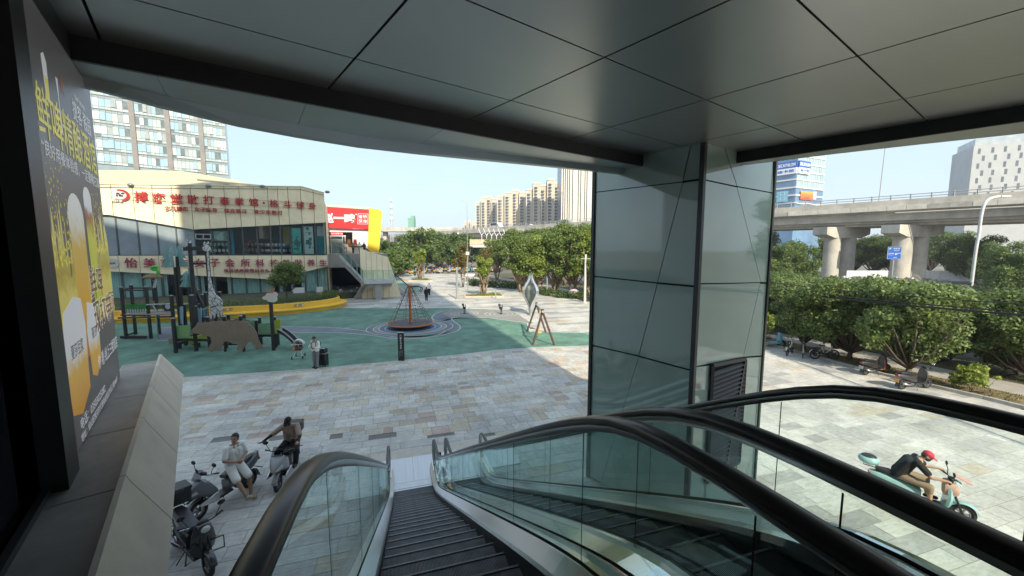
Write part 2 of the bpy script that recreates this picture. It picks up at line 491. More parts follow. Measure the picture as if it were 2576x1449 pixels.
# grey slabs: near the escalators, on the lit side and out to the walk
play_poly_px = FRONT + [(1560, 850), (1513, 846), (1471, 837), (1334, 835), (1326, 812), (1290, 800), (1279, 780), (1120, 775), (870, 775), (280, 776)]
play_xy = [(p.x, p.y) for p in (G(u, v) for u, v in play_poly_px)] + [(-40, 40), (-40, 15)]
rows = []; s_ = -3.0
while s_ < 112:
    big = s_ > 26
    dp = 1.2 if s_ > 48 else (.45 if not big else .75); cols = []; t_ = -46 + random.random() * 1.2
    while t_ < 40:
        wd = random.choice((.6, .9, 1.2)) if not big else 1.5
        if s_ > 48: wd = 2.4
        cols.append((t_, wd)); t_ += wd
    rows.append((s_, dp, cols)); s_ += dp
plaza_in = [(p[0], p[1]) for p in plaza]
def gpick(s, t):
    if s > 26:                                    # banded walk: runs of dark strips across the light field
        band = math.sin(s * 2.2 + .9 * math.sin(t * .35)) + random.uniform(-.5, .5)
        return 'dg' if band > .7 else random.choices(PK, (60, 25, 5, 8, 2, 0))[0]
    if t > 6.5:
        blk = math.sin(math.floor(s / 1.2) * 12.9 + math.floor(t / 3.1 + .37 * math.floor(s / 1.2)) * 78.2) * 43.7
        blk -= math.floor(blk)
        if blk > .84: return random.choice(('dg', 'mg', 'mg'))
        if blk > .78: return random.choice(('be', 'mg', 'lg', 'lg'))
        return random.choices(PK, (58, 36, 3, 3, 0, 0))[0]
    return random.choices(PK, (30, 66, 0, 3, 1, 0))[0]
lay(rows, walk, lambda c: inside((c.x, c.y), plaza_in) and not inside((c.x, c.y), col_zone) and not inside((c.x, c.y), play_xy), gpick)

# ------------------------------------------------------------------ rubber play surface
m_green = M('rubber_green', (.115, .225, .165), .85, var=.30, scale=1.1, bump=.3, bscale=90, detail=8, dirt=.38)
m_slate = M('rubber_slate', (.165, .185, .215), .85, var=.14, scale=1.2, bump=.3, bscale=90, dirt=.3)
m_taupe = M('rubber_taupe', (.235, .225, .205), .85, var=.14, scale=1.2, bump=.3, bscale=90)
m_blue = M('rubber_blue', (.10, .16, .24), .85, var=.14, scale=1.2)
m_line = M('rubber_pale_line', (.46, .50, .47), .8, var=.1)
play = structure('play_surface', MB().prism(play_xy, -.02, .008), m_green)
def pxs(L): return [(p.x, p.y) for p in (G((1200 + c * .4831) / 1.5652, (700 + r * .4831) / 1.5652) for c, r in L)]
outer = smooth_line(pxs([(1200, 1074), (1090, 1098), (1038, 1135), (1058, 1165), (1120, 1195), (1162, 1222), (1150, 1247), (1095, 1278), (1000, 1298), (870, 1306), (740, 1300), (600, 1275), (450, 1245), (250, 1224), (0, 1217), (-300, 1214), (-700, 1216), (-1200, 1225)]), 5)
inner = smooth_line(pxs([(1815, 1186), (1500, 1146), (1260, 1139), (1198, 1147), (1215, 1172), (1266, 1212), (1250, 1245), (1180, 1270), (1090, 1292), (950, 1309), (840, 1314), (700, 1309), (560, 1288), (400, 1272), (250, 1264), (0, 1262), (-300, 1268), (-700, 1300), (-1200, 1330)]), 5)
def strip_between(a, b, n=90):
    def res(L):
        d = [0]
        for i in range(1, len(L)): d.append(d[-1] + (L[i] - L[i - 1]).length)
        return [next((L[i - 1].lerp(L[i], (x - d[i - 1]) / max(d[i] - d[i - 1], 1e-9)) for i in range(1, len(L)) if d[i] >= x - 1e-9), L[-1]) for x in (d[-1] * k / n for k in range(n + 1))]
    return res(a), res(b)
mbp = MB()
# the path is the area between the two lines; build it as a fan of quads matched by hand-picked pairs
la, lb = strip_between(outer, inner)
mbp.add([(p.x, p.y, .012) for p in la] + [(p.x, p.y, .012) for p in lb], [(i, i + 1, 92 + i, 91 + i) for i in range(90)])
path_o = mbp.build('slate_path', m_slate, play)
end = pxs([(1200, 1074), (1100, 1068), (1690, 1077), (1812, 1166), (1815, 1186), (1500, 1146), (1260, 1139), (1198, 1147), (1120, 1110)])
MB().prism(end[0:1] + end[2:8] + [end[8]], -.01, .016).build('taupe_patch', m_taupe, play)
mbl = MB(); ribbon(mbl, outer, .09, .020); ribbon(mbl, inner, .09, .020)
mbl.build('path_outline', m_line, play)
rc = G(1033, 824)
for k, (r_, m_) in enumerate(((3.25, m_slate), (2.75, m_taupe), (2.35, m_blue))):
    MB().prism([(rc.x + r_ * math.cos(a) * 1.05, rc.y + r_ * math.sin(a)) for a in np.linspace(0, 2 * math.pi, 49)[:-1]], -.01, .024 + .004 * k).build('ring_band', m_, play)
mbl = MB()
for r_ in (3.25, 2.75, 2.35, 1.9): ribbon(mbl, [(rc.x + r_ * math.cos(a) * 1.05, rc.y + r_ * math.sin(a)) for a in np.linspace(0, 2 * math.pi, 49)[:-1]], .07, .040, True)
mbl.build('ring_outline', m_line, play)
mbl = MB()
for (c_, r_) in (((1302, 1108), 1.35), ((1600, 1110), 1.6)):
    q = pxs([c_])[0]
    for f in (1., .72, .45): ribbon(mbl, [(q[0] + r_ * f * math.cos(a), q[1] + r_ * f * math.sin(a)) for a in np.linspace(0, 2 * math.pi, 33)[:-1]], .07, .022, True)
    MB().prism([(q[0] + r_ * math.cos(a), q[1] + r_ * math.sin(a)) for a in np.linspace(0, 2 * math.pi, 33)[:-1]], -.01, .018).build('ring_band', m_taupe, play)
mbl.build('ring_outline', m_line, play)
mbl = MB(); ribbon(mbl, [(p[0], p[1]) for p in front_xy], .10, .012); ribbon(mbl, [(p[0], p[1]) for p in play_xy[len(FRONT):-2]], .12, .012)
mbl.build('surface_edging', m_line, play)

# ------------------------------------------------------------------ tree strip, footpath, road on the right
def offs(L, d):
    out = []
    for i, p in enumerate(L):
        t = (L[min(i + 1, len(L) - 1)] - L[max(i - 1, 0)]).normalized()
        out.append(p + Vector((t.y, -t.x, 0)) * d)
    return out
def band(name, d0, d1, z, m):
    a, b = offs(K, d0), offs(K, d1); n = len(a)
    mb = MB(); mb.add([(p.x, p.y, z) for p in a] + [(p.x, p.y, z) for p in b] + [(p.x, p.y, z - .25) for p in a], [(i, i + n, i + n + 1, i + 1) for i in range(n - 1)] + [(i + 1, i + 1 + 2 * n, i + 2 * n, i) for i in range(n - 1)])
    return structure(name, mb, m)
m_verge = M('leaf_litter_soil', (.17, .125, .065), .95, var=.45, scale=2.2, bump=.8, bscale=25, detail=8)
m_foot = M('footpath', (.33, .31, .28), .85, var=.18, scale=1.5)
m_soil = M('planting_soil', (.075, .075, .04), .95, var=.5, scale=1.2, bump=.8, bscale=20)
m_road = M('asphalt', (.10, .10, .10), .85, var=.2, scale=.7, bump=.3, bscale=80)
band('verge', .16, 2.1, .03, m_verge)
band('footpath', 2.1, 4.4, .01, m_foot)
band('planting_bed', 4.4, 13.0, .03, m_soil)
band('side_road', 13.0, 26.0, -.02, m_road)
m_kerb = M('kerb_concrete', (.36, .35, .33), .85, var=.2, scale=4, perobj=.15)
kerb = tag(MB().prism([(0, 0), (.001, 0), (0, .001)], -.05, -.049).build('kerb', m_kerb), kind='structure')
kb = MB(); kb.box((0, 0, .06), (.14, .98, .16)); kme = kb.mesh('kerb_stone', m_kerb)
d_ = 0.
for i in range(len(K) - 4):
    a, b = K[i], K[i + 1]; L = (b - a).length; az = math.atan2(b.y - a.y, b.x - a.x) - math.pi / 2
    for j in range(int(L)):
        if random.random() < .06: continue
        p = a.lerp(b, (j + .5) / max(int(L), 1)); o = link('kerb_stone', kme, kerb)
        o.location = (p.x, p.y, random.uniform(-.02, .01)); o.rotation_euler = (0, 0, az + random.uniform(-.02, .02)); o.scale = (1, L / max(int(L), 1), 1)
# ================================================================== THE MALL WE STAND IN: canopy, tower, column, parapet, poster
m_panel = M('ceiling_panel_metal', (.395, .41, .395), .32, metal=.8, var=.05, scale=.6)
m_dark = M('dark_metal', (.04, .043, .044), .45, metal=.3, var=.1)
m_black = M('black_gap', (.006, .006, .006), .9, var=0)
CA = Vector((.819, .574, 0)); CB = Vector((-.643, .766, 0)); CO = Vector((1.04, 4.57, 0))
La, Lb = Vector((-4.41, 4.10, 0)), Vector((2.54, 8.82, 0))           # drop edge on the plaza side
Ra, Rb = Vector((5.21, 8.62, 0)), Vector((7.68, 5.99, 0))            # drop edge on the road side
def hp(a, b, away):                                                   # half-plane keeping the side away from the point
    t = (b - a).normalized(); n = Vector((-t.y, t.x, 0))
    if n.dot(away - a) < 0: n = -n
    return (n.x, n.y), n.dot(a)
hL = hp(La, Lb, Vector((-4, 12, 0))); hR = hp(Ra, Rb, Vector((12, 10, 0)))
ceil = structure('ceiling', MB().prism([(-9, -6.2), (13, -6.2), (7.95, 5.9), (4.1, 10.0), (-5.2, 3.75)], 8.60, 8.70), m_black)
gap = .024
for i in range(-5, 5):
    for j in range(-9, 4):
        P = [CO + CA * (2.15 * (i + a)) + CB * (1.65 * (j + b)) for a, b in ((0, 0), (1, 0), (1, 1), (0, 1))]
        c = sum(P, Vector()) / 4
        if c.y < -6.5: continue
        P = [c + (p - c) * (1 - gap / 1.9) for p in P]
        poly = clip(clip(clip([(p.x, p.y) for p in P], *hL), *hR), (.934, .358), 9.7)
        if len(poly) < 3: continue
        MB().prism(poly, 8.54, 8.57).build('ceiling_panel', m_panel, ceil)
# drop faces and outer soffit
LIP = [(-5.35, 3.75), (-4.77, 4.66), (-4.55, 5.16), (-4.08, 5.94), (-3.51, 6.52), (-2.77, 7.13), (-1.81, 7.63), (-.71, 8.12), (.53, 8.66), (1.96, 9.32), (3.2, 9.95)]
LIN = [(-5.0, 4.1), (-4.55, 4.75), (-4.33, 5.05), (-3.85, 5.66), (-3.3, 6.15), (-2.58, 6.72), (-1.68, 7.24), (-.6, 7.78), (.62, 8.36), (2.0, 9.08), (3.15, 9.72)]
can = thing('canopy_soffit', 'dark metal soffit and curved lip running along the canopy edge', 'soffit', (0, 0, 8.3))
f = MB(); f.slab([(0, 0), (1, 0), (1, 1), (0, 1)], Vector(hL[0] + (0,)), .05, (La - (Lb - La) * .12) + Vector((0, 0, 0)), (Lb - La) * 1.2, Vector((0, 0, .27)))
f.slab([(0, 0), (1, 0), (1, 1), (0, 1)], Vector(hR[0] + (0,)), .05, Ra - (Rb - Ra) * .35, (Rb - Ra) * 2.4, Vector((0, 0, .27)))
f.build('drop_face', m_dark, can)
def Ldrop(k): return La + (Lb - La) * k + Vector(hL[0] + (0,)) * .05
ks = [((Vector((p[0], p[1], 0)) - La).dot(Lb - La)) / (Lb - La).length_squared for p in LIN]
for i in range(len(LIN) - 1):
    q = []
    e_ = .006
    a0, a1 = Ldrop(ks[i]), Ldrop(ks[i + 1]); b0, b1 = Vector((*LIN[i], 0)), Vector((*LIN[i + 1], 0))
    if i % 2 == 0: a0 = a0.lerp(a1, e_); b0 = b0.lerp(b1, e_)
    MB().prism([(a0.x, a0.y), (a1.x, a1.y), (b1.x, b1.y), (b0.x, b0.y)], -.001 + .0, .04).build('soffit_panel', m_panel, can)
lipm = MB(); n_ = len(LIP)
vs = []
for (ix, iy), (ox, oy) in zip(LIN, LIP):
    vs += [(ix, iy, .002), ((ix + ox) / 2, (iy + oy) / 2, -.10), (ox, oy, -.10), (ox + (ox - ix) * .3, oy + (oy - iy) * .3, .45)]
for i in range(n_ - 1):
    for j in range(3): lipm.add([vs[4 * i + j], vs[4 * i + j + 1], vs[4 * i + 5 + j], vs[4 * i + 4 + j]], [(0, 1, 2, 3)])
lipm.build('lip', m_panel, can)
RL = [(4.4, 9.75), (5.62, 8.78), (6.5, 8.0), (7.45, 7.3), (8.55, 6.55), (9.7, 5.6)]
RI = [Ra + (Rb - Ra) * k for k in (-.3, .02, .42, .80, 1.26, 1.65)]
for i in range(5):
    a0, a1 = RI[i] + Vector(hR[0] + (0,)) * .05, RI[i + 1] + Vector(hR[0] + (0,)) * .05
    g0 = .02
    MB().prism([(a0.x, a0.y), (a1.x, a1.y), (RL[i + 1][0], RL[i + 1][1]), (RL[i][0], RL[i][1])], 0, .04).build('soffit_panel', m_panel, can)
rl = MB()
for i in range(5):
    a, b = RL[i], RL[i + 1]
    rl.add([(a[0], a[1], -.002), (b[0], b[1], -.002), (b[0] + .12, b[1] + .12, .5), (a[0] + .12, a[1] + .12, .5)], [(0, 1, 2, 3)])
rl.build('fascia', m_panel, can)
# solid storey over the canopy, tower and lower wing: they throw the big shade over the play area
m_stone = M('mall_cladding', (.74, .71, .66), .7, var=.08)
m_floor = M('landing_floor', (.6, .58, .55), .35, var=.1)
mall = thing('mall_building', 'dark mall block over and behind the escalators that shades the plaza', 'building', (0, -20, 0))
MB().prism([(-9, 13.5), (13, 13.5), (8.0, 25.9), (4.1, 30.0), (2.6, 29.6), (-.8, 28.15), (-2.8, 27.1), (-4.1, 25.9), (-4.8, 24.6), (-5.6, 23.4)], 8.75, 10.3).build('canopy_mass', m_stone, mall)
MB().box2((-16.6, 7.8, 8.8), (12.8, 13.8, 60)).build('tower', m_stone, mall)
MB().box2((-95, -20, 0), (-18.95, 13.8, 47.5)).build('wing', m_stone, mall)
MB().box2((-18.9, 13.2, 0), (12.8, 13.8, 8.8)).build('back_wall', M('lobby_wall', (.65, .63, .60), .5, var=.1), mall)
MB().box2((-18.9, 13.2, 4.45), (-5.5, 21, 4.749)).build('floor_slab', m_floor, mall)
fl = MB(); q = [ST(-.2, 3.6), ST(-.2, -.95), ST(-7.2, -.95), ST(-7.2, 3.6)]
fl.prism([(p.x, p.y + 20) for p in q], 4.40, 4.745); fl.build('landing_slab', m_floor, mall)

# ------------------------------------------------------------------ glass-clad column
cL, cC, cR, cB = Vector((2.15, 10.25, 0)), Vector((3.90, 8.07, 0)), Vector((6.62, 9.95, 0)), Vector((4.85, 12.1, 0))
colm = thing('glass_clad_column', 'massive square column clad in grey green glass beside the escalators', 'column', (cC.x, cC.y, 0))
def lc(p): return Vector((p[0] - cC.x, p[1] - cC.y, p[2] if len(p) > 2 else 0))
m_cg = bpy.data.materials.new('column_glass'); m_cg.use_nodes = True
_n, _l = m_cg.node_tree.nodes, m_cg.node_tree.links
_b = _n['Principled BSDF']; _b.inputs['Roughness'].default_value = .045; _b.inputs['Specular IOR Level'].default_value = .9; _b.inputs['IOR'].default_value = 1.6
_t = _n.new('ShaderNodeTexCoord'); _w = _n.new('ShaderNodeTexNoise'); _w.inputs['Scale'].default_value = .8
_r = _n.new('ShaderNodeValToRGB'); _r.color_ramp.elements[0].color = (.265, .365, .315, 1); _r.color_ramp.elements[1].color = (.345, .455, .40, 1)
_l.new(_t.outputs['Object'], _w.inputs['Vector']); _l.new(_w.outputs['Fac'], _r.inputs[0]); _l.new(_r.outputs[0], _b.inputs['Base Color'])
ins = .06
def inset(p, c): return p + (c - p).normalized() * ins
ctr = (cL + cC + cR + cB) / 4
MB().prism([(lc(inset(p, ctr)).x, lc(inset(p, ctr)).y) for p in (cL, cC, cR, cB)], 0, 8.6).build('core', m_black, colm)
def pane_poly(px, P0, P1, zb=None, zt=None):
    dr = (P1 - P0).normalized(); out = []
    for u, v in px:
        w, z = on_wall(u, v, P0, dr); out.append([w, z if v < 1250 else 0.])
    L = (P1 - P0).length
    for p in out:
        p[0] = min(max(p[0], 0.02), L - .02)
        if zb is not None and p[1] < .6: p[1] = .02
        if zt is not None and p[1] > 8.25: p[1] = 8.58
    return out, dr
def panes(list_px, P0, P1, outward):
    for px in list_px:
        poly, dr = pane_poly(px, P0, P1, 0, 1)
        cx = sum(p[0] for p in poly) / len(poly); cz = sum(p[1] for p in poly) / len(poly)
        poly = [(p[0] + (cx - p[0]) / max(abs(cx - p[0]) + abs(cz - p[1]), .01) * .022, p[1] + (cz - p[1]) / max(abs(cx - p[0]) + abs(cz - p[1]), .01) * .03) for p in poly]
        th = Vector((-outward.x, -outward.y, 0))
        MB().slab(poly, th, .03, lc(P0), dr, Vector((0, 0, 1))).build('glass_panel', m_cg, colm, auto=.5)
nl = Vector((-(cC - cL).y, (cC - cL).x, 0)).normalized(); nl = nl if nl.dot(ctr - cC) < 0 else -nl
nr = Vector((-(cR - cC).y, (cR - cC).x, 0)).normalized(); nr = nr if nr.dot(ctr - cC) < 0 else -nr
panes([[(1480, 330), (1741, 330), (1718, 457), (1480, 486)], [(1741, 330), (1775, 330), (1775, 449), (1718, 457)],
       [(1480, 486), (1718, 457), (1654, 712), (1480, 694)], [(1718, 457), (1775, 449), (1775, 723), (1654, 712)],
       [(1480, 694), (1654, 712), (1607, 896), (1480, 866)], [(1654, 712), (1775, 723), (1775, 941), (1607, 896)],
       [(1480, 866), (1607, 896), (1510, 1260), (1470, 1260)], [(1607, 896), (1775, 941), (1775, 1300), (1510, 1260)]], cL, cC, nl)
panes([[(1740, 320), (1824, 330), (1854, 469), (1740, 446)], [(1824, 330), (1950, 330), (1950, 486), (1854, 469)],
       [(1740, 446), (1854, 469), (1914, 711), (1740, 716)], [(1854, 469), (1950, 486), (1950, 710), (1914, 711)],
       [(1740, 716), (1913, 711), (1870, 899), (1740, 925)], [(1913, 711), (1950, 710), (1950, 884), (1870, 899)],
       [(1725, 928), (1786, 917), (1775, 1300), (1700, 1300)], [(1870, 899), (1950, 884), (1950, 1300), (1846, 1300)]], cC, cR, nr)
MB().box((0, 0, 4.3), (.10, .10, 8.6), rz=R(37)).build('corner_mullion', m_dark, colm)
for p in (cL, cR, cB): MB().box((lc(p).x, lc(p).y, 4.3), (.09, .09, 8.6), rz=R(37)).build('edge_mullion', m_dark, colm)
bk = MB()
for a, b in ((cR, cB), (cB, cL)):
    t_ = (b - a).normalized(); bk.slab([(.05, 0), ((b - a).length - .05, 0), ((b - a).length - .05, 8.6), (.05, 8.6)], Vector((t_.y, -t_.x, 0)) * -1, .02, lc(a), t_, Vector((0, 0, 1)))
bk.build('rear_panel', m_cg, colm)
# louvred vent on the road side face
drr = (cR - cC).normalized()
v0, z1 = on_wall(1787, 918, cC, drr); v1, z1b = on_wall(1869, 902, cC, drr)
z0 = 1.0
vent = thing('vent', None, None, (0, 0, 0)); vent.parent = colm
vf = MB(); o_ = lc(cC) + nr * .05
for a, b in (((v0, z0), (v0, z1)), ((v1, z0), (v1, z1b)), ((v0, z1), (v1, z1b)), ((v0, z0), (v1, z0)), ((v0 + (v1 - v0) * .55, z0), (v1 - .02, z1b))):
    vf.bar(o_ + drr * a[0] + Vector((0, 0, a[1])), o_ + drr * b[0] + Vector((0, 0, b[1])), .07, .07)
vf.build('vent_frame', m_dark, vent)
m_slat = M('vent_slat', (.05, .05, .05), .5, var=.1)
k = 0
MB().slab([(v0, .02), (v1, .02), (v1, z0 - .05), (v0, z0 - .05)], -nr, .03, lc(cC), drr, Vector((0, 0, 1))).build('glass_panel', m_cg, colm)
zz = z0 + .08
while zz < min(z1, z1b) - .06:
    s_ = MB(); t_ = lc(cC) + nr * .02 + Vector((0, 0, zz))
    s_.add([t_ + drr * v0, t_ + drr * v1, t_ + drr * v1 + nr * .07 + Vector((0, 0, -.06)), t_ + drr * v0 + nr * .07 + Vector((0, 0, -.06)),
            t_ + drr * v0 + Vector((0, 0, .01)), t_ + drr * v1 + Vector((0, 0, .01)), t_ + drr * v1 + nr * .07 + Vector((0, 0, -.05)), t_ + drr * v0 + nr * .07 + Vector((0, 0, -.05))],
           [(3, 2, 1, 0), (4, 5, 6, 7), (0, 1, 5, 4), (1, 2, 6, 5), (2, 3, 7, 6), (3, 0, 4, 7)])
    s_.build('slat', m_slat, vent); zz += .105

# ------------------------------------------------------------------ parapet under the poster
m_clad = M('parapet_cladding', (.72, .63, .52), .55, var=.10, scale=2.5, dirt=.2, perobj=.04)
m_sill = M('parapet_sill', (.40, .365, .32), .6, var=.25, scale=2.5, perobj=.05)
WD = Vector((-math.sin(R(39.5)), math.cos(R(39.5)), 0)); WN = Vector((math.cos(R(39.5)), math.sin(R(39.5)), 0))
PF = Vector((-5.0, 4.77, 4.75))                       # far foot of the poster
par = thing('parapet', 'beige metal clad parapet below the dark beer poster', 'parapet', (PF.x, PF.y, 4.75))
PROF = [(-.06, .0), (.31, .0), (.33, .085), (.36, .085), (.375, .04), (.575, -.35), (.40, -.95), (.0, -1.0)]
def wpt(a, n, z): return WD * a + WN * n + Vector((0, 0, z))
cuts = [.78, .03, -.93, -2.0, -3.2, -4.4, -5.6]
tilt = (.0, .0, .02, .02, .06, .34, .34, .0)          # the far end is cut on a slant
for i in range(len(cuts) - 1):
    a, b = cuts[i] - .006, cuts[i + 1] + .006
    def sec(q, first): return [wpt(q + (tilt[j] * .9 if first else 0), p[0], p[1]) for j, p in enumerate(PROF)]
    s1, s2 = sec(a, i == 0), sec(b, False)
    MB().loft([s2, s1]).build('cladding_panel', [m_clad], par)
    MB().add([wpt(a, -.05, .004), wpt(a, .305, .004), wpt(b, .305, .004), wpt(b, -.05, .004)], [(3, 2, 1, 0)]).build('sill_sheet', m_sill, par)

# ------------------------------------------------------------------ poster board
pos = thing('beer_poster', 'tall dark poster with two beer glasses and yellow lettering on the parapet', 'poster', (PF.x, PF.y, 4.77))
PW, PH = 2.66, 3.52
m_pbk = M('poster_print', (.105, .102, .105), .42, var=.05, scale=1)
MB().slab([(0, 0), (-PW, 0), (-PW, PH), (0, PH)], -WN, .12, (0, 0, 0), WD, (0, 0, 1)).build('board', [m_pbk], pos)
def pp(x, y, d): return WD * (-PW + x) + WN * d + Vector((0, 0, y))     # x from the near edge, y from the foot
def flat(name, poly, m, d=.004): return MB().slab(poly, -WN, .0006, pp(0, 0, d * .3), WD, (0, 0, 1)).build(name, m, pos)
def grad(name, stops, scale_z, z0=0.):
    m = bpy.data.materials.new(name); m.use_nodes = True; n, l = m.node_tree.nodes, m.node_tree.links
    t = n.new('ShaderNodeTexCoord'); sp = n.new('ShaderNodeSeparateXYZ'); no = n.new('ShaderNodeTexNoise'); no.inputs['Scale'].default_value = 9; no.inputs['Detail'].default_value = 6
    mr = n.new('ShaderNodeMapRange'); mr.inputs['From Min'].default_value = z0; mr.inputs['From Max'].default_value = z0 + scale_z
    ad = n.new('ShaderNodeMath'); ad.operation = 'MULTIPLY_ADD'; ad.inputs[1].default_value = .22; ad.inputs[2].default_value = -.11
    a2 = n.new('ShaderNodeMath'); cr = n.new('ShaderNodeValToRGB')
    e = cr.color_ramp.elements
    while len(e) < len(stops): e.new(.5)
    for i, (p, c) in enumerate(stops): e[i].position = p; e[i].color = (*c, 1)
    l.new(t.outputs['Object'], sp.inputs[0]); l.new(sp.outputs['Z'], mr.inputs['Value']); l.new(t.outputs['Object'], no.inputs['Vector'])
    l.new(no.outputs['Fac'], ad.inputs[0]); l.new(mr.outputs[0], a2.inputs[0]); l.new(ad.outputs[0], a2.inputs[1]); l.new(a2.outputs[0], cr.inputs[0])
    b = n['Principled BSDF']; b.inputs['Roughness'].default_value = .42; l.new(cr.outputs[0], b.inputs['Base Color'])
    return m
m_pw = M('poster_white_ink', (.80, .81, .84), .45, var=.05)
m_py = M('poster_yellow_ink', (.80, .72, .10), .45, var=.1)
m_beer = grad('poster_beer', [(0, (0.45, 0.18, 0.03)), (.25, (0.75, 0.41, 0.04)), (.62, (0.69, 0.48, 0.09)), (.78, (0.75, 0.78, 0.75)), (1, (0.85, 0.85, 0.85))], 1.65, .62)
m_beer2 = grad('poster_beer_slim', [(0, (0.54, 0.63, 0.04)), (.55, (0.63, 0.63, 0.08)), (.70, (0.30, 0.11, 0.04)), (.76, (0.75, 0.78, 0.84)), (1, (0.85, 0.85, 0.85))], 1.45, .95)
m_splash = grad('poster_splash', [(0, (0.15, 0.12, 0.04)), (.2, (0.63, 0.49, 0.08)), (.45, (0.75, 0.63, 0.15)), (.6, (0.45, 0.35, 0.04)), (.8, (0.60, 0.54, 0.15)), (1, (0.75, 0.68, 0.30))], 1.2, .7)
m_bag = grad('poster_bag', [(0, (0.63, 0.30, 0.04)), (.35, (0.75, 0.45, 0.09)), (.5, (0.75, 0.75, 0.75)), (1, (0.75, 0.78, 0.84))], .95, .28)
m_dri = M('poster_dark_ink', (.05, .04, .08), .45, var=.05)
m_bri = M('poster_brown_ink', (.20, .10, .03), .45, var=.05)
m_rdi = M('poster_red_ink', (.28, .08, .05), .45, var=.05)
def spl(x0, x1, y0, y1, seed):                         # ragged splash outline
    r_ = random.Random(seed); pts = [(x0, y0), (x1, y0)]
    n = 26
    for i in range(n + 1):
        f = i / n; x = x1 + (x0 - x1) * f
        pts.append((x, y0 + (y1 - y0) * (.45 + .5 * r_.random() * (1 - abs(2 * f - 1) ** 2 * .5))))
    return pts
def drops(name, x0, x1, y0, y1, n, seed, m):
    r_ = random.Random(seed); mb = MB()
    for i in range(n):
        f = r_.random() ** 1.6; x = r_.uniform(x0, x1); y = y0 + (y1 - y0) * f; s = r_.uniform(.006, .022) * (1.2 - f)
        q = pp(x, y, .0018); k = r_.uniform(.6, 2)
        mb.add([q + WD * -s, q + Vector((0, 0, -s * k)), q + WD * s, q + Vector((0, 0, s * k))], [(0, 1, 2, 3)])
    tag(mb.build(name, m, pos), kind='stuff')
flat('splash', spl(.02, .98, .72, 2.15, 3), m_splash, .004); flat('splash', spl(1.75, 2.78, .85, 2.25, 5), m_splash, .004)
drops('droplets', .05, .9, 1.5, 2.65, 240, 1, m_py); drops('droplets', 1.9, 2.75, 1.6, 2.7, 200, 2, m_py)
def round_top(x0, x1, y0, y1, k=.18):
    w = x1 - x0; return [(x0 + w * .10, y0), (x1 - w * .10, y0), (x1 - w * .02, y0 + (y1 - y0) * .6)] + [(x0 + w * .5 + w * .5 * math.cos(a), y1 - k + k * math.sin(a)) for a in np.linspace(0, math.pi, 11)] + [(x0 + w * .02, y0 + (y1 - y0) * .6)]
flat('beer_glass', round_top(.88, 1.50, .62, 2.14, .22), m_beer, .007); flat('slim_beer_glass', round_top(1.60, 1.98, .95, 2.27, .12), m_beer2, .008)
flat('carry_bag', [(.30, .30), (.60, .22), (.98, .35), (1.06, .95), (.98, 1.18), (.72, 1.22), (.34, 1.12), (.22, .8)], m_bag, .010)
flat('carry_bag', [(1.14, .42), (1.34, .36), (1.62, .50), (1.66, .95), (1.48, 1.08), (1.22, 1.12), (1.10, .85)], m_bag, .010)
def pt(name, s, m, x, y, h, w, d=.014, bold=0.): return letters(name, s, m, pos, pp(x, y, d * .3), WD, (0, 0, 1), h, w, bold, .0004)
pt('lettering', '蔓莎豆浆', m_dri, .66, .78, .12, .44); pt('lettering', '蔓莎', m_dri, 1.40, .80, .11, .24)
pt('lettering', '鲜啤精酿酒馆', m_py, 1.42, 2.68, .40, 2.25, bold=.006)
pt('lettering', '“良好用餐体验感，一定要喝它家’', m_pw, 1.46, 2.40, .13, 2.30)
pt('lettering', '捷客·酱园', m_pw, 1.98, 3.00, .20, .86)
pt('lettering', 'CRAFT BREWERY', m_pw, 1.95, 3.15, .05, .5)
for s_, x_, y_, h_, w_ in (('鲜啤', 1.78, 1.28, .34, .66), ('现打带', 1.98, .93, .34, 1.02), ('回家', 2.60, 1.0, .24, .34)):
    pt('lettering', s_, m_pw, x_, y_, h_ * 1.05, w_ * 1.04, .012, .03); pt('lettering', s_, m_bri, x_, y_, h_, w_, .016, .008)
pt('lettering', '你·看·线上三楼到店', m_pw, 2.05, .47, .15, 1.25)
pt('lettering', '电话：03503025082', m_pw, 1.05, .16, .10, 1.15)
pt('lettering', '地址：仙山区恒天时代里商业街区东段三楼308号', m_pw, 1.42, .05, .075, 1.95)
flat('logo_mug', [(.62, 2.820), (.72, 2.800), (.74, 3.130), (.68, 3.190), (.60, 3.150)], m_pw, .006); flat('logo_mug_beer', [(.63, 2.825), (.715, 2.810), (.73, 2.990), (.625, 3.000)], m_py, .008)
flat('logo_fork', [(1.02, 2.630), (1.06, 2.630), (1.045, 2.950), (1.07, 3.110), (1.0, 3.110), (1.025, 2.950)], m_pw, .006)
star = [(1.22 + (.09 if i % 2 == 0 else .04) * math.sin(i * math.pi / 5), 3.11 + (.11 if i % 2 == 0 else .05) * math.cos(i * math.pi / 5)) for i in range(10)]
flat('logo_star', star, m_rdi, .006)
for m_ in {sl_.material for ch_ in pos.children for sl_ in ch_.material_slots}:      # faint glow added to board and inks to brighten the dim poster
    b_ = m_.node_tree.nodes['Principled BSDF']; l_ = b_.inputs['Base Color'].links
    if l_: m_.node_tree.links.new(l_[0].from_socket, b_.inputs['Emission Color'])
    else: b_.inputs['Emission Color'].default_value = b_.inputs['Base Color'].default_value
    b_.inputs['Emission Strength'].default_value = .11
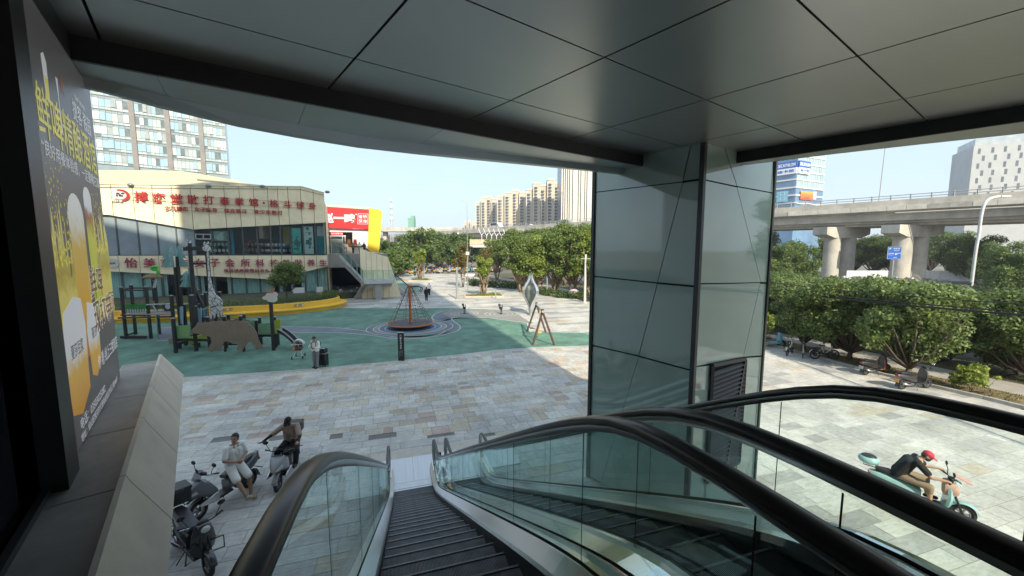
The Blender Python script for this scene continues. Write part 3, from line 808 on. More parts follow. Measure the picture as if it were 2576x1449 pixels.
# dark shopfront frame and glass on the near side of the poster
sf = thing('shopfront_glazing', 'black framed dark shop window beside the beer poster', 'shop window', (PF.x, PF.y, 4.75))
m_dglass = glass('dark_glass', (.10, .11, .12), (.7, .75, .78), .03, 1.5)
MB().slab([(-PW - .03, -.02), (-PW - .34, -.02), (-PW - .34, 3.8), (-PW - .03, 3.8)], -WN, .22, wpt(0, .06, 0), WD, (0, 0, 1)).build('post', m_dark, sf)
for a in (.36, 1.9):
    MB().slab([(-PW - a, .05), (-PW - a - 1.45, .05), (-PW - a - 1.45, 3.6), (-PW - a, 3.6)], -WN, .02, wpt(0, -.06, 0), WD, (0, 0, 1)).build('pane', m_dglass, sf)
    MB().slab([(-PW - a - 1.46, .0), (-PW - a - 1.52, .0), (-PW - a - 1.52, 3.8), (-PW - a - 1.46, 3.8)], -WN, .1, wpt(0, -.02, 0), WD, (0, 0, 1)).build('mullion', m_dark, sf)
MB().slab([(-PW - .36, -.01), (-PW - 3.4, -.01), (-PW - 3.4, .05), (-PW - .36, .05)], -WN, .1, wpt(0, -.02, 0), WD, (0, 0, 1)).build('bottom_rail', m_dark, sf)
MB().slab([(.02, 3.53), (-PW - .03, 3.53), (-PW - .03, 3.9), (.02, 3.9)], -WN, .15, wpt(0, 0, 0), WD, (0, 0, 1)).build('header', m_dark, sf)
# ================================================================== ESCALATORS (local x across, local y down the run, turned 17 degrees)
m_steel = M('brushed_steel', (.74, .74, .72), .15, metal=1., var=.06, scale=3, stretch=(1, .05, 1))
m_steel2 = M('scuffed_steel', (.46, .465, .46), .28, metal=1., var=.12, scale=4)
m_rubber = M('handrail_rubber', (.010, .010, .011), .30, var=.1, scale=8, spec=.4)
m_eglass = glass('balustrade_glass', (.925, .965, .955), (.85, .95, .93), .015, 1.5, 0.)
m_skirt = M('skirt_dark', (.03, .03, .032), .4, metal=.4, var=.1)
def step_material():
    m = bpy.data.materials.new('step_tread'); m.use_nodes = True; n, l = m.node_tree.nodes, m.node_tree.links
    b = n['Principled BSDF']; b.inputs['Metallic'].default_value = .55; b.inputs['Roughness'].default_value = .42
    t = n.new('ShaderNodeTexCoord'); w = n.new('ShaderNodeTexWave'); w.bands_direction = 'X'; w.inputs['Scale'].default_value = 28; w.inputs['Distortion'].default_value = 0
    no = n.new('ShaderNodeTexNoise'); no.inputs['Scale'].default_value = 9; no.inputs['Detail'].default_value = 5
    cr = n.new('ShaderNodeValToRGB'); cr.color_ramp.elements[0].color = (.02, .021, .023, 1); cr.color_ramp.elements[1].color = (.27, .275, .285, 1)
    mu = n.new('ShaderNodeMath'); mu.operation = 'MULTIPLY'
    l.new(t.outputs['Object'], w.inputs['Vector']); l.new(t.outputs['Object'], no.inputs['Vector']); l.new(w.outputs['Fac'], mu.inputs[0]); l.new(no.outputs['Fac'], mu.inputs[1])
    l.new(mu.outputs[0], cr.inputs[0]); l.new(cr.outputs[0], b.inputs['Base Color'])
    bp = n.new('ShaderNodeBump'); bp.inputs['Strength'].default_value = .5; bp.inputs['Distance'].default_value = .006
    l.new(w.outputs['Fac'], bp.inputs['Height']); l.new(bp.outputs[0], b.inputs['Normal'])
    return m
m_step = step_material()
m_nose = M('step_nose', (.20, .205, .21), .4, metal=.5, var=.35, scale=30)
S_TOP, S_BOT, ZT, TAN = 1.37, 9.60, 4.75, math.tan(R(30))
def znose(s, rr=1.0):                              # stepped line of the treads with rounded bends
    z = ZT - max(0., s - S_TOP) * TAN
    def bend(x): return math.sqrt(x * x + rr * rr * .06) - rr * .245
    a = (s - S_TOP); b = (s - S_BOT)
    sp = lambda x: .5 * (x + math.sqrt(x * x + .16))
    return ZT - TAN * (sp(a) - sp(b))
def escalator(name, label, tc, width=1.24):
    o = thing(name, label, 'escalator', ST(0, tc), TH, 'escalators down to the plaza')
    hw = width / 2; sw = min(.5, hw - .07)
    # treads
    tr = MB(); tr.box((0, .2, -.03), (2 * sw, .398, .06)); 
    # curved riser under the nose, on the downhill side
    tr.add([(-sw, .397, -.005), (sw, .397, -.005), (sw, .385, -.12), (-sw, .385, -.12), (sw, .355, -.24), (-sw, .355, -.24)], [(0, 1, 2, 3), (3, 2, 4, 5)])
    tr.box((0, .392, .0025), (2 * sw, .018, .006), mi=1)
    tme = tr.mesh('step', [m_step, m_nose])
    s = -.3
    while s < 10.3:
        c = link('step', tme, o); z = znose(s + .4) - .012 if s + .4 < S_BOT + .6 else 0.
        c.location = (0, s, z); s += .4
    under = MB()
    ss = [-.8 + .3 * i for i in range(38)]
    under.add([(x, s, znose(s) - .30) for s in ss for x in (-sw - .06, sw + .06)], [(2 * i, 2 * i + 1, 2 * i + 3, 2 * i + 2) for i in range(len(ss) - 1)])
    under.build('pan', m_black, o)
    S0, S1 = -1.9, 10.95
    for sd in (-1, 1):
        x = sd * hw
        # dark skirt and steel inner deck
        sk = MB(); ss = [S0 + .2 * i for i in range(int((S1 - S0) / .2) + 1)]
        sk.add([(sd * (sw + .005), s, znose(s) + d) for s in ss for d in (-.18, .085)], [(2 * i, 2 * i + 1, 2 * i + 3, 2 * i + 2) for i in range(len(ss) - 1)])
        sk.build('skirt', m_skirt, o)
        dk = MB(); secs = []
        for s in ss:
            z = znose(s)
            secs.append([Vector(p) for p in ((sd * sw, s, z + .075), (sd * (sw + .012), s, z + .105), (x - sd * .035, s, z + .205), (x - sd * .022, s, z + .225), (x + sd * .022, s, z + .225), (x + sd * .035, s, z + .20), (x + sd * .155, s, z + .17), (x + sd * .16, s, z + .03))])
        for i in range(len(secs) - 1):
            for j in range(7):
                dk.add([secs[i][j], secs[i][j + 1], secs[i + 1][j + 1], secs[i + 1][j]], [(0, 1, 2, 3) if sd > 0 else (3, 2, 1, 0)])
        dk.build('deck', m_steel, o, auto=.35)
        gk = MB()
        for q in (.022,):
            gk.add([(x - sd * .030, s, znose(s) + .212) for s in ss] + [(x - sd * .030, s, znose(s) + .238) for s in ss], [(i, i + 1, len(ss) + i + 1, len(ss) + i) for i in range(len(ss) - 1)])
        gk.build('gasket', m_black, o)
        # outer cladding down the side
        oc = MB(); oc.add([(x + sd * .16, s, znose(s) + d) for s in ss for d in (-.75, .05)], [(2 * i, 2 * i + 1, 2 * i + 3, 2 * i + 2) for i in range(len(ss) - 1)])
        oc.build('side_cladding', m_steel2, o)
        # glass in separate sheets
        gj = [S0, -.35, .75, 1.75, 3.0, 4.35, 5.7, 7.05, 8.4, 9.7, 10.75]
        for i in range(len(gj) - 1):
            a, b = gj[i] + .004, gj[i + 1] - .004; n = 7
            bot = [(s, znose(s) + .19) for s in np.linspace(a, b, n)]; top = [(s, znose(s) + .965) for s in np.linspace(b, a, n)]
            if i == len(gj) - 2:                   # rounded newel glass at the foot
                cz, rr_ = .56, .36
                top = [(10.60 + rr_ * math.cos(t), cz + rr_ * math.sin(t)) for t in np.linspace(-1.2, math.pi / 2, 9)] + [(s, znose(s) + .93) for s in np.linspace(10.5, a, 5)]
                bot = bot[:-1] + [(10.62, .19)]
            MB().slab([(p[0], p[1]) for p in bot + top], (1, 0, 0), .010, (x - .005, 0, 0), (0, 1, 0), (0, 0, 1)).build('glass_panel', m_eglass, o)
            if 0 < i:
                ja = gj[i]; MB().box2((x - .0052, ja - .003, znose(ja) + .22), (x - .0042, ja + .003, znose(ja) + .95)).build('glass_joint', m_black, o)
        # handrail: flat top run, slope, foot run and the loop round the newel
        path = [(x, s, znose(s) + 1.012 - .02 * min(max((s - 6) / 4, 0), 1)) for s in np.linspace(S0 + .3, 10.45, 64)]
        cz, rr_ = .592, .40
        path += [(x, 10.52 + rr_ * math.sin(t), cz + rr_ * math.cos(t)) for t in np.linspace(.12, 2.75, 16)]
        up0 = [(x, S0 + .28 - rr_ * math.sin(t), ZT + cz + rr_ * math.cos(t)) for t in np.linspace(2.9, .1, 14)]
        path = [Vector(p) for p in up0 + path]
        hr = MB(); prof = [(-.040, -.006), (-.036, .014), (-.022, .022), (0, .0245), (.022, .022), (.036, .014), (.040, -.006), (.033, -.016), (.024, -.010), (-.024, -.010), (-.033, -.016)]
        secs = []
        for i, p in enumerate(path):
            t = (path[min(i + 1, len(path) - 1)] - path[max(i - 1, 0)]).normalized(); nn = Vector((0, -t.z, t.y))
            secs.append([p + Vector((a, 0, 0)) + nn * b for a, b in prof])
        hr.loft(secs); hr.build('handrail', m_rubber, o, auto=1.0)
        gd = MB(); secs = []
        for i, p in enumerate(path):
            t = (path[min(i + 1, len(path) - 1)] - path[max(i - 1, 0)]).normalized(); nn = Vector((0, -t.z, t.y))
            secs.append([p + Vector((a, 0, 0)) + nn * b for a, b in ((-.026, -.011), (.026, -.011), (.022, -.034), (.009, -.05), (-.009, -.05), (-.022, -.034))])
        gd.loft(secs); gd.build('handrail_guide', m_steel2, o, auto=.6)
        # steel newel block at the foot
        MB().box2((x - .06, 10.35, 0), (x + .06, 10.93, .24)).build('newel_base', m_steel, o, bevel=.02)
    MB().prism([(-.56, 10.02), (.56, 10.02), (.56, 10.36), (-.56, 10.36)], .0, .028).build('comb_plate', m_steel2, o)
    MB().prism([(-.56, -.9), (.56, -.9), (.56, -.28), (-.56, -.28)], ZT - .02, ZT + .012).build('comb_plate', m_steel2, o)
    MB().prism([(-.74, -.9), (.74, -.9), (.74, -4.2), (-.74, -4.2)], ZT - .02, ZT + .008).build('floor_plate', m_steel2, o)
    return o
esc1 = escalator('escalator', 'escalator straight ahead with its steps running down in view', .315)
esc2 = escalator('escalator', 'second escalator, beyond the first and nearer the glass column', 1.80, 1.05)
m_plate = M('landing_plate_steel', (.50, .50, .51), .30, metal=.9, var=.10, scale=2.5, stretch=(8, .25, 1), bump=.25, bscale=14)
lp = thing('landing_plate', 'brushed steel landing plate at the foot of the escalators', 'floor plate', ST(10.3, 1.1), TH)
for i, (a, b) in enumerate(((-1.65, -.75), (-.745, .1), (.105, .8), (.805, 1.65), (1.655, 2.35))):
    MB().prism([(a, .06), (b, .06), (b, 1.35), (a, 1.35)], .0, .03).build('plate', m_plate, lp)
MB().prism([(-1.9, 1.36), (2.6, 1.36), (2.7, 1.85), (-2.0, 1.85)], .0, .024).build('threshold_strip', M('threshold_tile', (.46, .42, .36), .5, var=.12, scale=5), lp)
mat_ = thing('green_mat', 'small dark green mat on the upper landing of the second escalator', 'mat', ST(-.9, 1.95, ZT + .02), TH)
MB().prism([(-.40, -.55), (.36, -.55), (.36, .42), (-.40, .42)], -.004, .012).build('pile', M('mat_green', (.035, .10, .02), .95, var=.3, scale=60, bump=.6, bscale=200), mat_)
tb = thing('notice_box', 'small black notice box on a post between the escalator feet', 'notice box', ST(10.75, 1.06), TH)
MB().box((0, 0, .42), (.16, .05, .22)).build('box', m_dark, tb, bevel=.008)
MB().cyl((0, 0, 0), .015, .34, 8).build('post', m_steel2, tb)
# ================================================================== BEIGE HALL ACROSS THE PLAZA
HD = Vector((.92, .392, 0)).normalized(); HN = Vector((HD.y, -HD.x, 0))        # along the front, and out towards us
HB = Vector((-24.76, 51.73, 0)); HL = 30.0
H0 = HB - HD * HL
HZ = Vector((0, 0, 1))
def c2(c, r): return on_wall(255.6 + .248 * c, 434.5 + .248 * r, H0, HD)       # measured on the front
hall = thing('beige_hall', 'two storey beige hall with red signs and glass fronts behind the play area', 'building', (H0.x, H0.y, 0))
m_beige = M('beige_render_panel', (.86, .76, .52), .75, var=.08, scale=1.4, dirt=.09, bump=.15, bscale=30, perobj=.03)
m_frame = M('window_frame_grey', (.085, .095, .10), .5, metal=.3, var=.1)
m_hglass = glass('hall_glass', (.84, .90, .90), (.8, .88, .9), .02, 1.5, .0)
m_film = M('window_film_slate', (.25, .30, .33), .16, var=.12, scale=.7)
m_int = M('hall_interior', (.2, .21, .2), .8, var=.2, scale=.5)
m_shade = M('recess_shade', (.02, .02, .021), .9, var=.1)  # near-black colour puts the shade of deep recesses into these surfaces
def hs(name, poly, m, out=0., th=.1, parent=None, **k): return MB().slab(poly, -HN, th, HN * out, HD, HZ).build(name, m, parent or hall, **k)
J = [-60, 150, 365, 560, 752, 940, 1108, 1275, 1424, 1568, 1708, 1808, 1910, 2037, 2163, 2310]
J = [c2(c, 500)[0] for c in J]; J[0] = 0.; J = [-.0] + J[1:]; J[-1] = HL
Jl = [0] + J[1:]
def lerp_line(pts, w):
    for i in range(len(pts) - 1):
        if pts[i][0] <= w <= pts[i + 1][0]:
            f = (w - pts[i][0]) / (pts[i + 1][0] - pts[i][0]); return pts[i][1] + (pts[i + 1][1] - pts[i][1]) * f
    return pts[0][1] if w < pts[0][0] else pts[-1][1]
utop = [(0, c2(20, 118)[1])] + [c2(*p) for p in ((65, 125), (1100, 137), (2035, 148))] + [(HL, c2(2310, 212)[1])]
ubot = [(0, c2(20, 410)[1])] + [c2(*p) for p in ((95, 430), (945, 577))] + [(HL, c2(2305, 508)[1])]
ltop = [(0, c2(500, 836)[1]), (HL, c2(2310, 838)[1])]
lbot = [(0, c2(20, 990)[1])] + [c2(*p) for p in ((140, 1000), (1730, 1078))] + [(HL, c2(2315, 950)[1])]
def band_panels(top, bot, out, nm):
    br = sorted(set([j for j in J] + [p[0] for p in bot[1:-1]]))
    for i in range(len(J) - 1):
        a, b = J[i] + .028, J[i + 1] - .028
        if b - a < .2: continue
        mid = [p[0] for p in bot if a < p[0] < b]; midt = [p[0] for p in top if a < p[0] < b]
        poly = [(w, lerp_line(bot, w)) for w in [a] + mid + [b]] + [(w, lerp_line(top, w)) for w in [b] + midt[::-1] + [a]]
        hs(nm, poly, m_beige, out, .10)
    hs('panel_backing', [(w, lerp_line(bot, w) + .03) for w in [0] + [p[0] for p in bot[1:-1]] + [HL - .02]] + [(w, lerp_line(top, w) - .03) for w in [HL - .02] + [p[0] for p in top[1:-1]][::-1] + [0]], M('panel_joint', (.10, .07, .04), .9, var=0), out - .10, .25)
band_panels(utop, ubot, .45, 'fascia_panel')
band_panels(ltop, lbot, .45, 'fascia_panel')
# coping strips
mc = MB()
for i in range(len(utop) - 1):
    a, b = utop[i], utop[i + 1]; mc.bar(HN * .40 + HD * a[0] + HZ * (a[1] + .04), HN * .40 + HD * b[0] + HZ * (b[1] + .04), .30, .08)
mc.build('coping', m_beige, hall)
mc = MB(); mc.tube([HN * .52 + HD * w + HZ * (lerp_line(utop, w) - .32) for w in np.linspace(0, HL, 12)], .025, 6); mc.build('cable', m_dark, hall)
# upper windows
uz0 = lerp_line(ltop, 0)
for i in range(len(J) - 1):
    a, b = J[i] + .04, J[i + 1] - .04
    mid = [p[0] for p in ubot if a < p[0] < b]
    poly = [(a, uz0 - .05), (b, uz0 - .05)] + [(w, lerp_line(ubot, w) + .05) for w in [b] + mid + [a]]
    hs('window_pane', poly, m_film if i < 5 else m_hglass, .10, .02)
    MB().box2((0, 0, 0), (.07, .14, 1)).build('x', m_frame) if False else None
mf = MB()
for j in J[1:]:
    for (z0, z1) in ((uz0 - .1, lerp_line(ubot, j) + .1), (0, lerp_line(lbot, j) + .1)):
        p = HD * (j if j < HL else HL - .05) + HN * .09; mf.bar(p + HZ * z0, p + HZ * z1, .09, .16, up=HD)
for z in (uz0 - .02, .25): mf.bar(HD * 0 + HN * .09 + HZ * z, HD * HL + HN * .09 + HZ * z, .14, .10)
mf.build('window_mullions', m_frame, hall)
# opening casements in the sixth bay
cf = MB(); a, b = J[5] + .08, J[6] - .08; zt = lerp_line(ubot, a)
for x in (a, (a + b) / 2, b): cf.bar(HD * x + HN * .16 + HZ * (uz0 + 1.9), HD * x + HN * .16 + HZ * (zt - .55), .10, .08, up=HD)
for z in (uz0 + 1.9, zt - .55): cf.bar(HD * a + HN * .16 + HZ * z, HD * b + HN * .16 + HZ * z, .08, .10)
cf.build('casement_frame', M('casement_white', (.42, .44, .44), .5, var=.05), hall)
# rooms behind the glass: floors, back wall, partition
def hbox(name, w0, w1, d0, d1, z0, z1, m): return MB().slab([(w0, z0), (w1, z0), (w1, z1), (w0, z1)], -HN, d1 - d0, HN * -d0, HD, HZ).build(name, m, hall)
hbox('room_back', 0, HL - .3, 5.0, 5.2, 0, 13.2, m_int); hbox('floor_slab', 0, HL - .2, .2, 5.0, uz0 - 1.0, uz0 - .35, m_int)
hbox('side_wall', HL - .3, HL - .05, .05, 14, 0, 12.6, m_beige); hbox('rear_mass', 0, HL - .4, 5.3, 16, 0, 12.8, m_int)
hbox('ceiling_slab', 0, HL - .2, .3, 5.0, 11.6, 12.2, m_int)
# things standing in the training room
def win_thing(name, label, cat, c0, r0, c1, r1, m, dpt=.55, th=.08):
    (w0, z1), (w1, z0) = c2(c0, r0), c2(c1, r1)
    o = thing(name, label, cat, H0 + HD * ((w0 + w1) / 2) - HN * dpt + HZ * z0, 0)
    hw = (w1 - w0) / 2
    MB().slab([(-hw, 0), (hw, 0), (hw, z1 - z0), (-hw, z1 - z0)], -HN, th, (0, 0, 0), HD, HZ).build('sheet', m, o)
    return o, hw, z1 - z0
m_teal = M('mat_teal', (.03, .22, .30), .6, var=.1); m_bluep = M('bag_blue', (.03, .05, .30), .5, var=.1); m_yel = M('yellow_board', (.45, .33, .05), .6, var=.2, scale=1)
win_thing('foam_mat', 'narrow teal foam mat standing inside the upper window near the middle', 'mat', 1290, 560, 1338, 828, m_teal)
win_thing('foam_mat', 'broad teal foam mat inside the last upper window of the hall', 'mat', 2178, 650, 2262, 832, m_teal)
win_thing('white_board', 'white board above the teal mat in the last upper window', 'board', 2178, 540, 2262, 645, M('board_white', (.5, .52, .52), .5, var=.05))
win_thing('punch_bag', 'blue hanging punch bag behind the upper windows', 'punch bag', 1785, 625, 1815, 735, m_bluep, .8, .3)
win_thing('punch_bag', 'red hanging punch bag behind the upper windows', 'punch bag', 1470, 690, 1497, 765, M('bag_red', (.35, .05, .03), .5, var=.1), .8, .3)
win_thing('yellow_partition', 'yellow partition behind the upper windows', 'partition', 1822, 545, 1900, 738, m_yel, 1.2)
for x_, lab in ((1180, 'pale'), (1520, 'brown'), (1660, 'pink'), (1765, 'white'), (1868, 'blue')):
    sh, hw, hh = win_thing('glove_rack', 'rack of ' + lab + ' boxing gloves behind the upper glass', 'rack', x_ - 45, 735, x_ + 45, 828, m_shade, .7, .05)
    gv = MB(); rr = random.Random(x_)
    for k in range(10): gv.ball((HD * ((k % 5 - 2) * .42)) + HN * .12 + HZ * (.45 + .75 * (k // 5)), .17, 8, 6, sc=(1, 1, 1.3))
    tag(gv.build('gloves', M('gloves_' + lab, dict(pale=(.5, .52, .48), brown=(.22, .13, .08), pink=(.42, .26, .22), white=(.6, .62, .6), blue=(.12, .2, .3))[lab], .5, var=.2), sh), kind='stuff')
def win_poster(label, c0, r0, c1, r1, bgm, ink, seed):
    o, hw, hh = win_thing('window_poster', label, 'poster', c0, r0, c1, r1, bgm, .02, .02)
    r_ = random.Random(seed); mb = MB()
    for k in range(16):
        x, z = r_.gauss(0, hw * .35), hh * (.42 + r_.gauss(0, .16)); s = r_.uniform(.06, .20)
        n = 7; mb.slab([(x + s * r_.uniform(.6, 1.4) * math.cos(6.283 * i / n), z + s * 1.2 * r_.uniform(.6, 1.5) * math.sin(6.283 * i / n)) for i in range(n)], -HN, .004, HN * (.010 + .0005 * k), HD, HZ)
    mb.build('ink_print', ink, o)
    return o, hw, hh
po, hw, hh = win_poster('green window poster of a kicking fighter on the upper floor', 1925, 560, 2030, 822, M('poster_teal', (.10, .42, .36), .5, var=.25, scale=1.2), M('poster_teal_dark', (.04, .16, .14), .5, var=.1), 4)
fg = MB()   # kicking figure in silhouette
for a, b, r_ in (((-.05, 1.35), (.0, 1.9), .10), ((.0, 1.35), (.10, .35), .07), ((0, 1.4), (-.55, 1.55), .07), ((0, 1.85), (-.3, 1.6), .05), ((.02, 1.85), (.25, 1.55), .05)):
    fg.tube([HD * a[0] + HZ * a[1] + HN * .03, HD * b[0] + HZ * b[1] + HN * .03], [r_, r_ * .6], 6)
fg.ball(HD * .02 + HZ * 2.08 + HN * .03, .11, 8, 6); fg.build('fighter_print', M('poster_teal_dark', (.03, .12, .12)), po)
po, hw, hh = win_poster('white window poster with black ink brush art on the upper floor', 2047, 545, 2156, 822, M('poster_paper', (.50, .58, .54), .5, var=.08), M('poster_ink', (.06, .13, .11), .5, var=.1), 9)
letters('print', '武者·格斗健身', M('poster_ink', (.06, .13, .11)), po, HZ * (hh * .78) + HN * .02, HD, HZ, .16, hw * 1.5, 0, .004)
win_poster('pale print of two fighters in the upper window beside the casement', 1128, 590, 1278, 692, M('print_pale_green', (.22, .33, .27), .5, var=.4, scale=2), M('print_cream', (.42, .5, .42), .5), 6)
# lower windows with curtains
m_curt = M('curtain_mint', (.55, .74, .70), .9, var=.14, scale=2.5, stretch=(1, 1, .15))
CURT = [1, 1, 1, 0, 0, 0, 0, 1, 1, 1, 0, 0, 0, 1, 1]
for i in range(len(J) - 1):
    a, b = J[i] + .04, J[i + 1] - .04
    mid = [p[0] for p in lbot if a < p[0] < b]
    hs('window_pane', [(a, .28), (b, .28)] + [(w, lerp_line(lbot, w) + .05) for w in [b] + mid + [a]], m_hglass, .10, .02)
    spans = [(a, b)] if CURT[i] else ([(a, a + .35), (b - .3, b)] if i % 2 else [(b - .5, b)])
    for (x0, x1) in spans:
        n = max(6, int((x1 - x0) / .055)); ct = MB(); zt = min(lerp_line(lbot, a), lerp_line(lbot, b)) + .2
        vs = []
        for k in range(n + 1):
            x = x0 + (x1 - x0) * k / n; y = -.35 + .06 * math.sin(k * 1.75 + i) + .02 * math.sin(k * .6)
            vs += [HD * x + HN * y + HZ * .3, HD * x + HN * (y * 1.02) + HZ * zt]
        ct.add(vs, [(2 * k, 2 * k + 2, 2 * k + 3, 2 * k + 1) for k in range(n)]); ct.build('curtain', m_curt, hall, smooth=True)
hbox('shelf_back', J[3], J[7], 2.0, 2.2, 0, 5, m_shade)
sh = MB()
for z in (1.0, 1.9, 2.8, 3.6): sh.slab([(J[4], z), (J[6], z), (J[6], z + .06), (J[4], z + .06)], -HN, .5, HN * -.8, HD, HZ)
sh.build('display_shelves', M('shelf_wood', (.12, .10, .08), .6), hall)
# roof rising behind the fascia
rf = MB()
def hpt(w, d, z): return HD * w - HN * d + HZ * z
rp_ = [c2(*p) for p in ((20, 80), (230, 98), (560, 88), (1000, 82), (1480, 112), (1600, 135))]
rf.add([hpt(w, -.25, lerp_line(utop, w) - .05) for w in (0, 4, 8, 13, 18.5, 21)] + [hpt(w, 7, z) for w, z in zip((0, 4, 8, 13, 19, 22), (15.9, 15.9, 16.2, 16.5, 15.7, 14.6))] + [hpt(w, 9, 12) for w in (0, 4, 8, 13, 19, 22)],
       [(i, i + 1, 7 + i, 6 + i) for i in range(5)] + [(6 + i, 7 + i, 13 + i, 12 + i) for i in range(5)])
rf.build('roof', M('roof_cream', (.52, .45, .30), .7, var=.06, scale=1), hall, auto=.3)
rd = MB(); rd.bar(hpt(16, 2, 14.75), hpt(23, 3.2, 14.6), .5, .14); rd.bar(hpt(21, 2.6, 14.2), hpt(23, 3.2, 14.6), .12, .12); rd.build('roof_edge', m_beige, hall)
# red signs: raised characters on rails
m_red = M('sign_red', (.42, .018, .022), .45, var=.08); m_wine = M('sign_wine', (.33, .03, .085), .5, var=.08)
SG = thing('hall_sign', 'big red raised characters across the top of the beige hall', 'sign', (H0.x, H0.y, 0))
def chars(sign, s, cs, rs, hs_, m, out=.62, bold=.012):
    for ch, c, r, h in zip(s, cs, rs, hs_):
        w, z = c2(c, r); hh = h * .248 / 968 * 49
        letters('letter', ch, m, sign, HD * w + HN * out + HZ * z, HD, HZ, hh if ch not in '·' else .25, None if ch in '·一' else hh, bold, .10)
n = 13
chars(SG, '搏弈堂散打泰拳馆·格斗健身', (428, 605, 783, 947, 1104, 1264, 1412, 1554, 1655, 1757, 1893, 2022, 2140), (250, 260, 270, 278, 284, 292, 298, 304, 312, 318, 325, 333, 341), (92, 90, 88, 86, 84, 80, 78, 76, 20, 74, 74, 72, 68), m_red)
sub = '少儿搏击 女子防身 综合格斗 青少年散打'; cs = np.linspace(690, 1820, len(sub))
chars(SG, [c for c in sub if c != ' '], [cs[i] for i, c in enumerate(sub) if c != ' '], [365 + (cs[i] - 690) * .04 for i, c in enumerate(sub) if c != ' '], [40] * 20, m_red)
rl = MB()
for (a, b) in (((270, 210), (2150, 315)), ((270, 275), (2150, 368)), ((670, 345), (1840, 393)), ((670, 380), (1840, 425))):
    p, q = c2(*a), c2(*b); rl.bar(HD * p[0] + HN * .56 + HZ * p[1], HD * q[0] + HN * .56 + HZ * q[1], .03, .03)
rl.build('sign_rail', M('rail_tan', (.36, .29, .18), .6), SG)
lw, lz = c2(222, 235)
lg = thing('round_emblem', 'red and white round emblem left of the big red characters', 'emblem', H0 + HD * lw + HN * .56 + HZ * (lz))
ring = [(.78 * math.cos(a), .66 * math.sin(a)) for a in np.linspace(0, 6.2832, 33)[:-1]]
MB().slab(ring, HN, .04, (0, 0, 0), HD, HZ).build('disc', M('emblem_white', (.6, .58, .54), .5, var=.05), lg)
mo = MB()
for k in range(26):
    a = -2.3 + k * .165; b = a + .15; th0, th1 = .16 + .10 * math.sin(k / 26 * 3.14), 0
    mo.slab([(.77 * math.cos(a), .65 * math.sin(a)), (.77 * math.cos(b), .65 * math.sin(b)), ((.77 - th0) * math.cos(b), (.65 - th0) * math.sin(b)), ((.77 - th0) * math.cos(a), (.65 - th0) * math.sin(a))], HN, .02, HN * .045, HD, HZ)
mo.build('ring', m_red, lg)
fx = MB()
for cx, cz, a, b in ((-.22, .18, .16, .10), (.2, .2, .16, .10), (-.05, -.02, .12, .14), (.12, -.08, .10, .10), (-.3, -.05, .08, .14)):
    fx.slab([(cx + a * math.cos(t), cz + b * math.sin(t)) for t in np.linspace(0, 6.28, 11)[:-1]], HN, .015, HN * (.045), HD, HZ)
fx.build('brush_mark', M('emblem_black', (.03, .03, .03), .5), lg)
letters('lettering', '搏弈堂', M('emblem_white', (.6, .58, .54)), lg, HD * -.35 + HN * .07 - HZ * .62, HD, HZ, .26, .95, .03, .05)
SL = thing('hall_sign', 'wine red raised characters along the lower beige band of the hall', 'sign', (H0.x, H0.y, 0))
chars(SL, '怡美东方女子会所科技美肤养生', (330, 512, 682, 848, 1012, 1166, 1316, 1472, 1616, 1760, 1884, 2006, 2130, 2250), (912,) * 14, (88, 86, 84, 82, 80, 80, 78, 76, 74, 74, 72, 72, 70, 70), m_wine)
sub = '美容健康管理抗衰私人定制'
chars(SL, sub, np.linspace(1278, 1845, 12), (990,) * 12, (36,) * 12, m_wine)
w, z = c2(140, 915)
em = thing('round_plaque', 'white round plaque at the near end of the lower sign band', 'plaque', H0 + HD * w + HN * .56 + HZ * z)
MB().slab([(.55 * math.cos(a), .5 * math.sin(a)) for a in np.linspace(0, 6.2832, 25)[:-1]], HN, .05, (0, 0, 0), HD, HZ).build('disc', M('plaque_white', (.55, .55, .52), .5), em)
letters('lettering', '怡美', m_wine, em, HN * .07, HD, HZ, .2, .5, .02, .02)
for (c, r), where in zip(((317, 140), (1097, 148), (1640, 152), (2292, 208)), ('above the round emblem', 'above the middle of the red sign', 'above the end words of the red sign', 'on the far corner of the hall')):
    w, z = c2(c, r); fl_ = thing('floodlight', 'small grey floodlight ' + where, 'floodlight', H0 + HD * w + HN * .5 + HZ * z, 0, 'floodlights on the hall')
    MB().ball((0, 0, .1), .3, 12, 8, sc=(1.1, .9, .62)).build('head', M('lamp_grey', (.25, .27, .29), .4, metal=.5), fl_, smooth=True)
    MB().bar((0, 0, .1), -HN * .45 + HZ * .0, .06).build('bracket', m_frame, fl_)

# ------------------------------------------------------------------ red and yellow store on the terrace
def c6(c, r): return (798.6 + .194 * c, 511.1 + .194 * r)
S0 = D(824, 600, 60.0); S0.z = 0
TZ = 5.65
store = thing('snack_store', 'white store with a red sign and tall yellow end wall on the terrace', 'store', (S0.x, S0.y, TZ))
def sw(c, r): return on_wall(*c6(c, r), S0, HD)
def ss_(name, px, m, out=0., th=.1, par=None):
    return MB().slab([(sw(*p)[0], sw(*p)[1] - TZ) for p in px], -HN, th, HN * out, HD, HZ).build(name, m, par or store)
m_sred = M('store_red', (.62, .012, .018), .45, var=.03); m_sw = M('store_white', (.66, .66, .66), .6, var=.04); m_sy = M('store_yellow', (.78, .52, .03), .6, var=.04)
ss_('sign_board', [(60, 320), (662, 338), (668, 88), (60, 46)], m_sred, .5, .4)
ss_('wall', [(455, 655), (650, 655), (660, 336), (455, 336)], m_sw, 0, .3)
ss_('wall', [(60, 372), (456, 376), (456, 322), (60, 318)], m_sw, 0.01, .3)
ss_('end_wall', [(652, 630), (795, 640), (838, 112), (790, 84), (668, 66)], m_sy, .52, 6.0)
